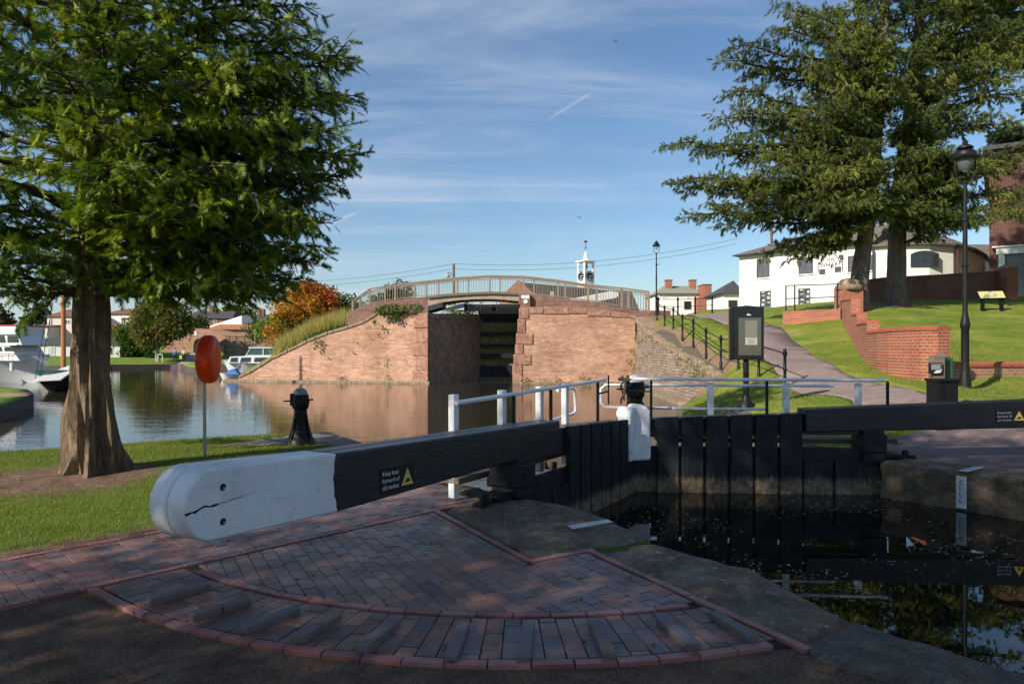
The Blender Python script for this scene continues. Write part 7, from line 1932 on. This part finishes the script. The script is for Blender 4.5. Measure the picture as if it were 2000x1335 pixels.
# the big white cruiser at the left
o = D(95, 742, 42); cr_ = thing('cruiser', D(40, 740, 42), 'large white cabin cruiser with red edged upper deck at the left', 'boat')
cfm = Fr((o.x + .25, o.y - .2, 0), (-1, .12, 0)); cfm.n = -cfm.n if cfm.n.y > 0 else cfm.n; s = 42 / F; Z = lambda y: EYE - (y - HZ) * s
ob('hull', hull(cfm, 8.5, 2.9, -.6, Z(703), 1.0, sheer=.35), m_bw, cr_, True)
mb = MB(); hull(cfm, 8.52, 2.98, Z(707), Z(703) + .03, .15, sheer=.35, mb=mb); ob('rubbing_strake', mb, m_bgrey, cr_)
def cabin(name, a0, a1, hw_, z0, z1, rk, mat, root, wins, wz):
    mb = MB(); mb.prism([cfm(a0, hw_, z0), cfm(a0 + rk, hw_, z1), cfm(a1, hw_, z1), cfm(a1, hw_, z0)], cfm.n * (-2 * hw_)); c = ob(name, mb, mat, root, bevel=.03)
    for x0, x1 in wins:
        mb = MB(); mb.prism([cfm(x0, hw_, wz[0]), cfm(x0 + .1, hw_, wz[1]), cfm(x1, hw_, wz[1]), cfm(x1, hw_, wz[0])], cfm.n * .03); ob('window', mb, m_bglass, c)
cabin('cabin', 1.05, 8, 1.1, Z(704), Z(674), .7, m_bw, cr_, [(1.35, 2.05), (2.2, 3.1), (3.3, 4.2), (4.4, 5.4)], (Z(685), Z(677)))
cabin('wheelhouse', 1.0, 8, 1.0, Z(674), Z(653), .3, m_bw, cr_, [(1.2, 1.95), (2.08, 2.95), (3.08, 4.0), (4.1, 5.0)], (Z(669), Z(656)))
mb = MB(); mb.fbox(cfm, 1.2, 8, -1.15, 1.15, Z(674.5), Z(671.5)); mb.fbox(cfm, 1.3, 8, -1.1, 1.1, Z(654), Z(637)); ob('upper_deck', mb, m_bw, cr_, bevel=.06)
mb = MB(); mb.fbox(cfm, 1.28, 8, -1.13, 1.13, Z(637.5), Z(635)); ob('red_edge', mb, m_red, cr_)
mb = MB()
for a in (1.2, 3.0): mb.tube([cfm(a, 1.5, Z(707)), cfm(a, 1.5, Z(722))], .11, 8)
ob('fender', mb, m_bw, cr_, True)
mb = MB()
for a in np.linspace(.2, 6, 9): mb.tube([cfm(a, 1.25 * min(1, .3 + a / 2), Z(702)), cfm(a, 1.25 * min(1, .3 + a / 2), Z(690))], .018, 4)
mb.tube([cfm(a, 1.25 * min(1, .3 + a / 2), Z(690)) for a in np.linspace(.2, 6, 9)], .02, 4); ob('guard_rail', mb, m_galv, cr_)
# sailing barge
o = D(68, 752, 33); sb = thing('sailing_barge', D(100, 755, 33), 'green hulled sailing barge with grey tarpaulin and varnished mast', 'boat')
sfm = Fr((o.x, o.y, 0), (1, .30, 0)); s = 33 / F; Z = lambda y: EYE - (y - HZ) * s
ob('hull', hull(sfm, 2.95, 1.7, -.7, Z(722), .9, sheer=.0), M('green_hull', (.012, .07, .05), (.02, .10, .07), 3, .35), sb, True)
mb = MB(); hull(sfm, 2.97, 1.76, -.8, Z(738), .9, sheer=.0, mb=mb); ob('boot_top', mb, m_iron, sb)
mb = MB(); mb.prism([sfm(.1, .7, Z(744)), sfm(.15, .3, Z(737)), sfm(.9, .2, Z(724)), sfm(1.9, .15, Z(706)), sfm(2.5, .2, Z(700)), sfm(2.6, .8, Z(705)), sfm(1.9, 1.2, Z(725)), sfm(1.4, 1.1, Z(742))], sfm.n * -1.0)
ob('tarpaulin', mb, M('grey_tarpaulin', (.34, .34, .36), (.44, .44, .45), 3, .7, .6, 6, bd=.05), sb, bevel=.05)
mb = MB(); mb.fbox(sfm, 1.9, 2.9, -.6, .6, Z(724), Z(708), Z(705)); ob('varnished_cabin', mb, M('varnish', (.30, .10, .03), (.38, .14, .04), 3, .35), sb, bevel=.05)
q = D(124, 700, 34.5); mb = MB(); mb.tube([Vector((q.x, 34.5, -.2)), Vector((q.x, 34.5, 6)), Vector((q.x, 34.5, D(124, 400, 34.5).z))], [.12, .10, .06], 10); ob('mast', mb, M('mast_wood', (.38, .14, .05), (.46, .19, .07), 6, .4, stretch=(1, 1, .1)), sb, True)
mb = MB(); mb.tube([D(68, 745, 33), Vector((q.x, 34.5, D(124, 420, 34.5).z))], .018, 4); mb.tube([D(78, 735, 33.4), Vector((q.x, 34.5, D(124, 470, 34.5).z))], .018, 4); ob('rigging', mb, m_wire, sb)

# ================================================================ people on the far lawn
def person(px, py, Y, jacket, trousers, hair, label, step=.12, arm=.1):
    b = D(px, py, Y); b.z = max(0, hL(b.x, b.y)); root = thing('person', b, label, 'person')
    v = [(0, 0, .93), (0, .01, 1.12), (0, .0, 1.36), (0, -.01, 1.47), (0, -.02, 1.56), (0, -.03, 1.66), (.19, 0, 1.38), (.24, -.02, 1.12), (.22, arm, .88), (-.19, 0, 1.38), (-.24, .03, 1.12), (-.22, -arm, .88), (.09, 0, .88), (.10, step, .48), (.10, step * .4, .06), (.10, step * .4 - .13, .03), (-.09, 0, .88), (-.10, -step, .48), (-.10, -step * .8, .06), (-.10, -step * .8 - .13, .03)]
    e = [(0, 1), (1, 2), (2, 3), (3, 4), (4, 5), (2, 6), (6, 7), (7, 8), (2, 9), (9, 10), (10, 11), (0, 12), (12, 13), (13, 14), (14, 15), (0, 16), (16, 17), (17, 18), (18, 19)]
    rad = [.15, .14, .15, .06, .085, .08, .06, .05, .035, .06, .05, .035, .095, .065, .045, .04, .095, .065, .045, .04]
    def sk(name, ids, mat, grow, parent):
        me = bpy.data.meshes.new(name); mp = {k: i for i, k in enumerate(ids)}
        me.from_pydata([v[k] for k in ids], [(mp[a], mp[c]) for a, c in e if a in mp and c in mp], []); o_ = bpy.data.objects.new(name, me); COL.objects.link(o_); o_.parent = parent
        m_ = o_.modifiers.new('skin', 'SKIN')
        for i, k in enumerate(ids): me.skin_vertices[0].data[i].radius = (rad[k] * grow, rad[k] * grow * .8)
        me.skin_vertices[0].data[0].use_root = True
        o_.modifiers.new('sub', 'SUBSURF').levels = 1; o_.modifiers['sub'].render_levels = 1; me.materials.append(mat); return o_
    sk('body', list(range(20)), M('skin', (.42, .24, .17), None, 5, .6), .9, root)
    sk('jacket', [0, 1, 2, 6, 7, 8, 9, 10, 11], jacket, 1.22, root); sk('trousers', [0, 12, 13, 14, 16, 17, 18], trousers, 1.15, root)
    mb = MB(); mb.lathe(Vector((b.x, b.y + .02, b.z + 1.60)), [(.09, -.04), (.098, .02), (.09, .08), (.05, .12), (.01, .13)], 10); ob('hair', mb, hair, root, True)
    return root
m_dkcloth = M('dark_trousers', (.02, .022, .03), None, 5, .8); m_hair = M('dark_hair', (.03, .02, .015), None, 5, .7)
person(341.5, 705.5, 84, M('blue_jacket', (.02, .20, .50), None, 5, .6), m_dkcloth, m_hair, 'person in a bright blue jacket walking away along the far path')
person(359, 706.5, 82.5, M('pale_jacket', (.50, .48, .38), None, 5, .7), m_dkcloth, m_hair, 'person in a pale jacket and dark trousers walking with a bag', .16)
q = D(354, 697, 82.3); mb = MB(); mb.box(q.x - .16, q.x + .14, 82.15, 82.35, q.z - .25, q.z + .2); ob('shoulder_bag', mb, M('yellow_bag', (.50, .50, .10), None, 5, .7), bevel=.05, label='yellow shoulder bag carried by the person in the pale jacket', cat='bag', origin=q)

# ================================================================ far left buildings
m_pink = M('pink_render', (.62, .50, .45), (.68, .56, .50), .8, .85); m_redbr = m_brD
m_brA2 = brickmat('far_brick', (.34, .14, .085), (.42, .22, .15), (.34, .27, .21), .3, .15, .02, stain=(.7, .6, .55), st_amt=.7, stsc=.35, moss=(.22, .22, .08), moss_amt=.5)
def gable(name, label, x0, x1, yb, ye, yr, Y, dep, mw, mr, side='front', base=None, wins=(), chim=(), hip=0):
    a, b = D(x0, yb, Y), D(x1, yb, Y); zb_ = (a.z if base is None else base) - 1; z1, z2 = D(0, ye, Y).z, D(0, yr, Y).z
    root = thing(name, (a.x, Y, a.z), label, 'building'); ov = .35
    mb = MB()
    if side == 'front': mb.box(a.x, b.x, Y, Y + dep, zb_, z1)
    else: mb.prism([Vector((a.x, Y, zb_)), Vector((b.x, Y, zb_)), Vector((b.x, Y, z1)), Vector(((a.x + b.x) / 2, Y, z2)), Vector((a.x, Y, z1))], Vector((0, dep, 0)))
    ob('wall', mb, mw, root); mb = MB()
    if side == 'front':
        h = hip * (b.x - a.x); mb.add([Vector((a.x - ov, Y - ov, z1)), Vector((b.x + ov, Y - ov, z1)), Vector((b.x + ov - h, Y + dep / 2, z2)), Vector((a.x - ov + h, Y + dep / 2, z2)), Vector((a.x - ov, Y + dep + ov, z1)), Vector((b.x + ov, Y + dep + ov, z1))], [(0, 1, 2, 3), (0, 3, 4), (4, 3, 2, 5), (1, 5, 2), (0, 4, 5, 1)])
    else:
        mx_ = (a.x + b.x) / 2
        for sx in (-1, 1):
            e_ = a.x - ov if sx < 0 else b.x + ov; mb.prism([Vector((mx_, Y - ov, z2)), Vector((mx_, Y - ov, z2 + .2)), Vector((e_, Y - ov, z1 + .0)), Vector((e_, Y - ov, z1 - .2))], Vector((0, dep + ov, 0)))
    rf = ob('roof', mb, mr, root)
    for cx0, ct_ in chim:
        q = D(cx0, ct_, Y + dep * .4); k = Y / F * 4; mb = MB(); mb.box(q.x - k, q.x + k, Y + dep * .4, Y + dep * .4 + 2 * k, z1, q.z); ob('chimney', mb, m_redbr, rf)
    f_ = Fr((a.x, Y, 0), (1, 0, 0))
    for wx0, wy0, wx1, wy1 in wins:
        window(root, f_, D(wx0, 0, Y).x - a.x, D(wx1, 0, Y).x - a.x, D(0, wy1, Y).z, D(0, wy0, Y).z, 2, 1, m_bw, m_glassd, 0, sill=False, bar=.1)
    return root
gable('house', 'pink gabled house with brown roof left of the redwood trunk', 92, 140, 690, 618, 600, 115, 12, m_pink, m_tileR, wins=[(96, 618, 103, 640), (128, 624, 137, 633)])
gable('house', 'pale low wing beside the pink gabled house', 56, 93, 690, 637, 632, 112, 8, m_pink, m_tileR)
gable('house', 'white gabled building right of the redwood trunk', 205, 262, 690, 613, 600, 125, 10, m_stucco, m_tileR, side='front', hip=.2, wins=[(237, 619, 245, 635)])
gable('house', 'pink wing with brown roof below the white gabled building', 195, 234, 690, 647, 630, 112, 8, m_pink, m_tileR)
gable('pavilion', 'low white pavilion with dark roof beside the boats', 62, 234, 697, 672, 659, 90, 7, M('cream_boards', (.5, .5, .48), (.56, .56, .54), 2, .8), m_slateD, wins=[(94, 676, 100, 694), (101, 676, 108, 694), (210, 677, 222, 694)])
gable('terrace', 'brick terrace with grey slate roof and chimneys above the arch', 355, 452, 650, 622, 605, 150, 10, m_redbr, m_slateD, hip=.12, wins=[(399, 624, 407, 632), (416, 624, 423, 632)], chim=[(412, 598)])
gable('terrace', 'second slate roofed brick house left of the golden tree', 462, 545, 650, 630, 612, 140, 10, m_redbr, m_slateD, wins=[(482, 632, 490, 640)], chim=[(506, 602), (512, 603)])
sh = thing('shed', D(440, 640, 120), 'long low shed with pale gable and rusty sheet roof', 'building')
mb = MB(); mb.prism([D(402, 641, 120), D(472, 641, 120), D(472, 616, 120), D(404, 638, 120)], Vector((0, 6, 0))); ob('gable', mb, m_stucco, sh)
mb = MB(); mb.prism([D(398, 643, 119), D(512, 643, 119), D(512, 633, 119), D(430, 633, 119)], Vector((0, 1, 0))); ob('roof', mb, M('rusty_sheet', (.34, .11, .04), (.42, .2, .12), 1.5, .8), sh)
mb = MB(); mb.prism([D(430, 690, 119.5), D(540, 690, 119.5), D(540, 642, 119.5), D(430, 642, 119.5)], Vector((0, 6, 0))); ob('wall', mb, m_brA2, sh)
# brick arch bridge on the far side
ab = thing('arch_bridge', D(395, 690, 103), 'weathered pink brick bridge with a dark pointed archway on the far side', 'bridge')
Ya = 103; c = D(388, 690, Ya); hw_ = 9.5 * Ya / F; zs, zc_ = D(0, 674, Ya).z, D(0, 661, Ya).z; zb_ = -1.0
archp = [Vector((c.x + hw_ * x, Ya, z)) for x, z in [(-1, zb_), (-1, zs)] + [(-math.cos(t), zs + (zc_ - zs) * math.sin(t)) for t in (.45, .85, 1.2)] + [(0, zc_)] + [(math.cos(t), zs + (zc_ - zs) * math.sin(t)) for t in (1.2, .85, .45)] + [(1, zs), (1, zb_)]]
left_ = [D(316, 690, Ya), D(316, 668, Ya), D(340, 660, Ya), D(356, 650, Ya), D(375, 643, Ya), D(388, 641, Ya)]; left_[0].z = zb_
right_ = [D(388, 641, Ya), D(410, 642, Ya), D(432, 647, Ya), D(470, 655, Ya), D(545, 662, Ya), D(545, 690, Ya)]; right_[-1].z = zb_
mb = MB(); mb.prism(left_ + archp[5::-1], Vector((0, 5, 0))); mb.prism(right_ + archp[:4:-1], Vector((0, 5, 0))); ob('wall_face', mb, m_brA2, ab)
mb = MB()
for p, q in zip(archp, archp[1:]): 
    m_ = c + Vector((0, 0, 0)); o1 = Vector((p.x + (p.x - c.x) * .16, Ya, p.z + (.35 if p.z > zs + .1 else 0))); o2 = Vector((q.x + (q.x - c.x) * .16, Ya, q.z + (.35 if q.z > zs + .1 else 0))); mb.prism([p, q, o2, o1], Vector((0, -.12, 0)))
ob('arch_ring', mb, m_buff, ab)
mb = MB(); mb.box(c.x - 6, c.x + 6, Ya + 5.2, Ya + 5.5, -1, 3.4); ob('dark_interior', mb, m_darkwall, ab)
q = D(382, 651, Ya); mb = MB(); mb.box(q.x - .2, q.x + .2, Ya - .06, Ya + .05, q.z - .3, q.z + .3); ob('plaque', mb, m_white, ab)
# retaining wall and railing to its right
rt = thing('retaining_wall', D(490, 680, 92), 'weathered stone retaining wall with a rail, right of the archway', 'stone wall')
mb = MB(); mb.prism([D(436, 696, 92), D(560, 696, 92), D(560, 666, 92), D(436, 664, 92)], Vector((0, 1, 0))); mb.prism([D(428, 684, 91.5), D(438, 690, 91.5), D(438, 662, 91.5), D(428, 668, 91.5)], Vector((0, 1, 0))); ob('wall_face', mb, m_rubble, rt)
mb = MB()
for x in (448, 462, 478, 494, 510, 526): mb.tube([D(x, 666, 92), D(x, 656, 92)], .05, 4)
mb.tube([D(440, 657, 92), D(540, 658, 92)], .05, 4); mb.tube([D(440, 661.5, 92), D(540, 662.5, 92)], .04, 4); ob('railing', mb, m_iron, rt)
# hoop on the lawn
q = D(313, 689, 84); mb = MB(); hz_ = max(0, hL(q.x, q.y)); mb.tube([Vector((q.x + .28 * math.cos(t), 84, hz_ + .65 + .3 * math.sin(t))) for t in np.linspace(math.pi, 0, 9)] + [Vector((q.x + .28, 84, hz_))], .05, 6); mb.tube([Vector((q.x - .28, 84, hz_ + .65)), Vector((q.x - .28, 84, hz_))], .05, 6)
ob('cycle_hoop', mb, m_bw, label='small white metal hoop on the far lawn beside the pale trunk', cat='hoop', origin=Vector((q.x, 84, hz_)))
q = D(499, 655, 78); pw = thing('utility_pole', (q.x, 78, 1), 'plain grey pole behind the white motorboat', 'pole'); mb = MB(); mb.tube([Vector((q.x, 78, 0)), Vector((q.x, 78, D(0, 605, 78).z))], [.12, .09], 6); ob('shaft', mb, m_oak, pw)

# ================================================================ leaves on the water, paving and earth
def flakes(name, P, size, pal, lab, cat='leaves', up=True, seed=1):
    rr_ = np.random.default_rng(seed); n = len(P); a = rr_.random(n) * 6.28; s_ = size * (.5 + rr_.random(n))
    d = np.stack([np.cos(a), np.sin(a), rr_.normal(size=n) * (.04 if up else .25)], 1) * s_[:, None]; e = np.stack([-np.sin(a), np.cos(a), rr_.normal(size=n) * (.03 if up else .3)], 1) * s_[:, None] * .45
    P = np.array(P); V = np.stack([P - d, P - e, P + d, P + e], 1).reshape(-1, 3); C = np.repeat(pickcol(pal, n, rr_), 4, 0)
    o_ = tri_obj(name, V, np.arange(n * 4).reshape(-1, 4), C, m_leaf); o_['kind'] = 'stuff'; o_['label'] = lab; o_['category'] = cat
rr = random.Random(4); P = []
while len(P) < 2400:
    x, y = rr.uniform(.5, 9), rr.uniform(2.5, 10); 
    if y > 10.2 - .1 * abs(x - 1.7): continue
    if (Vector((x, y)) - Vector(gx(1272, 1062))).dot(Vector((.86, .5))) < .05: continue
    k = math.sin(x * 1.9 + y * .6) + math.sin(y * 2.7 - x) + .8 * math.sin(x * 5 + y * 4)
    if k < rr.uniform(-.4, 1.9): continue
    P.append((x, y, WZ - .014))
flakes('floating_leaves', P, .018, [(.45, .42, .25), (.24, .22, .10), (.60, .58, .48), (.14, .13, .06)], 'specks and small leaves floating on the dark lock water', seed=2)
P = [(x, y, .03) for x, y in ((rr.uniform(-4, 2.2), rr.uniform(3, 6.6)) for _ in range(420)) if (Vector((x, y)) - P4).dot(Vector((.87, .5))) < 0]
flakes('fallen_leaves', P, .016, [(.20, .13, .05), (.14, .13, .04), (.26, .20, .08), (.08, .05, .03)], 'scattered fallen leaves on the brick paving and bare earth', up=False, seed=3)
P = [(x, y, .015) for x, y in ((rr.uniform(-9, -2), rr.uniform(4.5, 11)) for _ in range(420)) if pip(x, y, near_out)]
flakes('fallen_leaves', P, .022, [(.25, .16, .06), (.18, .12, .05), (.35, .28, .12)], 'scattered dry leaves in the grass round the redwood', up=False, seed=5)
rr = random.Random(14); P = []
while len(P) < 7000:
    x, y = rr.uniform(-3.6, 3.0), rr.uniform(2.6, 5.2); v = Vector((x, y))
    if (v - AC).length < R2 + .04 or (v - A0).dot(An) < .06 or (v - P4).dot(Vector((.87, .48))) > .5: continue
    P.append((x, y, .006))
flakes('earth_crumbs', P, .007, [(.20, .13, .09), (.10, .07, .05), (.30, .22, .16), (.06, .04, .03)], 'crumbs of soil, grit and broken leaf on the bare earth', cat='grit', up=False, seed=6)
# twigs on the earth
mb = MB()
for _ in range(26):
    x, y = rr.uniform(-3.2, 1.5), rr.uniform(2.9, 4.6)
    if (Vector((x, y)) - AC).length < R2 + .05: continue
    a = rr.uniform(0, 6.28); L = rr.uniform(.06, .22); mb.tube([Vector((x, y, .006)), Vector((x + L * .5 * math.cos(a), y + L * .5 * math.sin(a), .014)), Vector((x + L * math.cos(a + .3), y + L * math.sin(a + .3), .006))], .0025, 4)
ob('twigs', mb, m_limb, kind='stuff', label='thin dry twigs lying on the bare earth', cat='twigs')
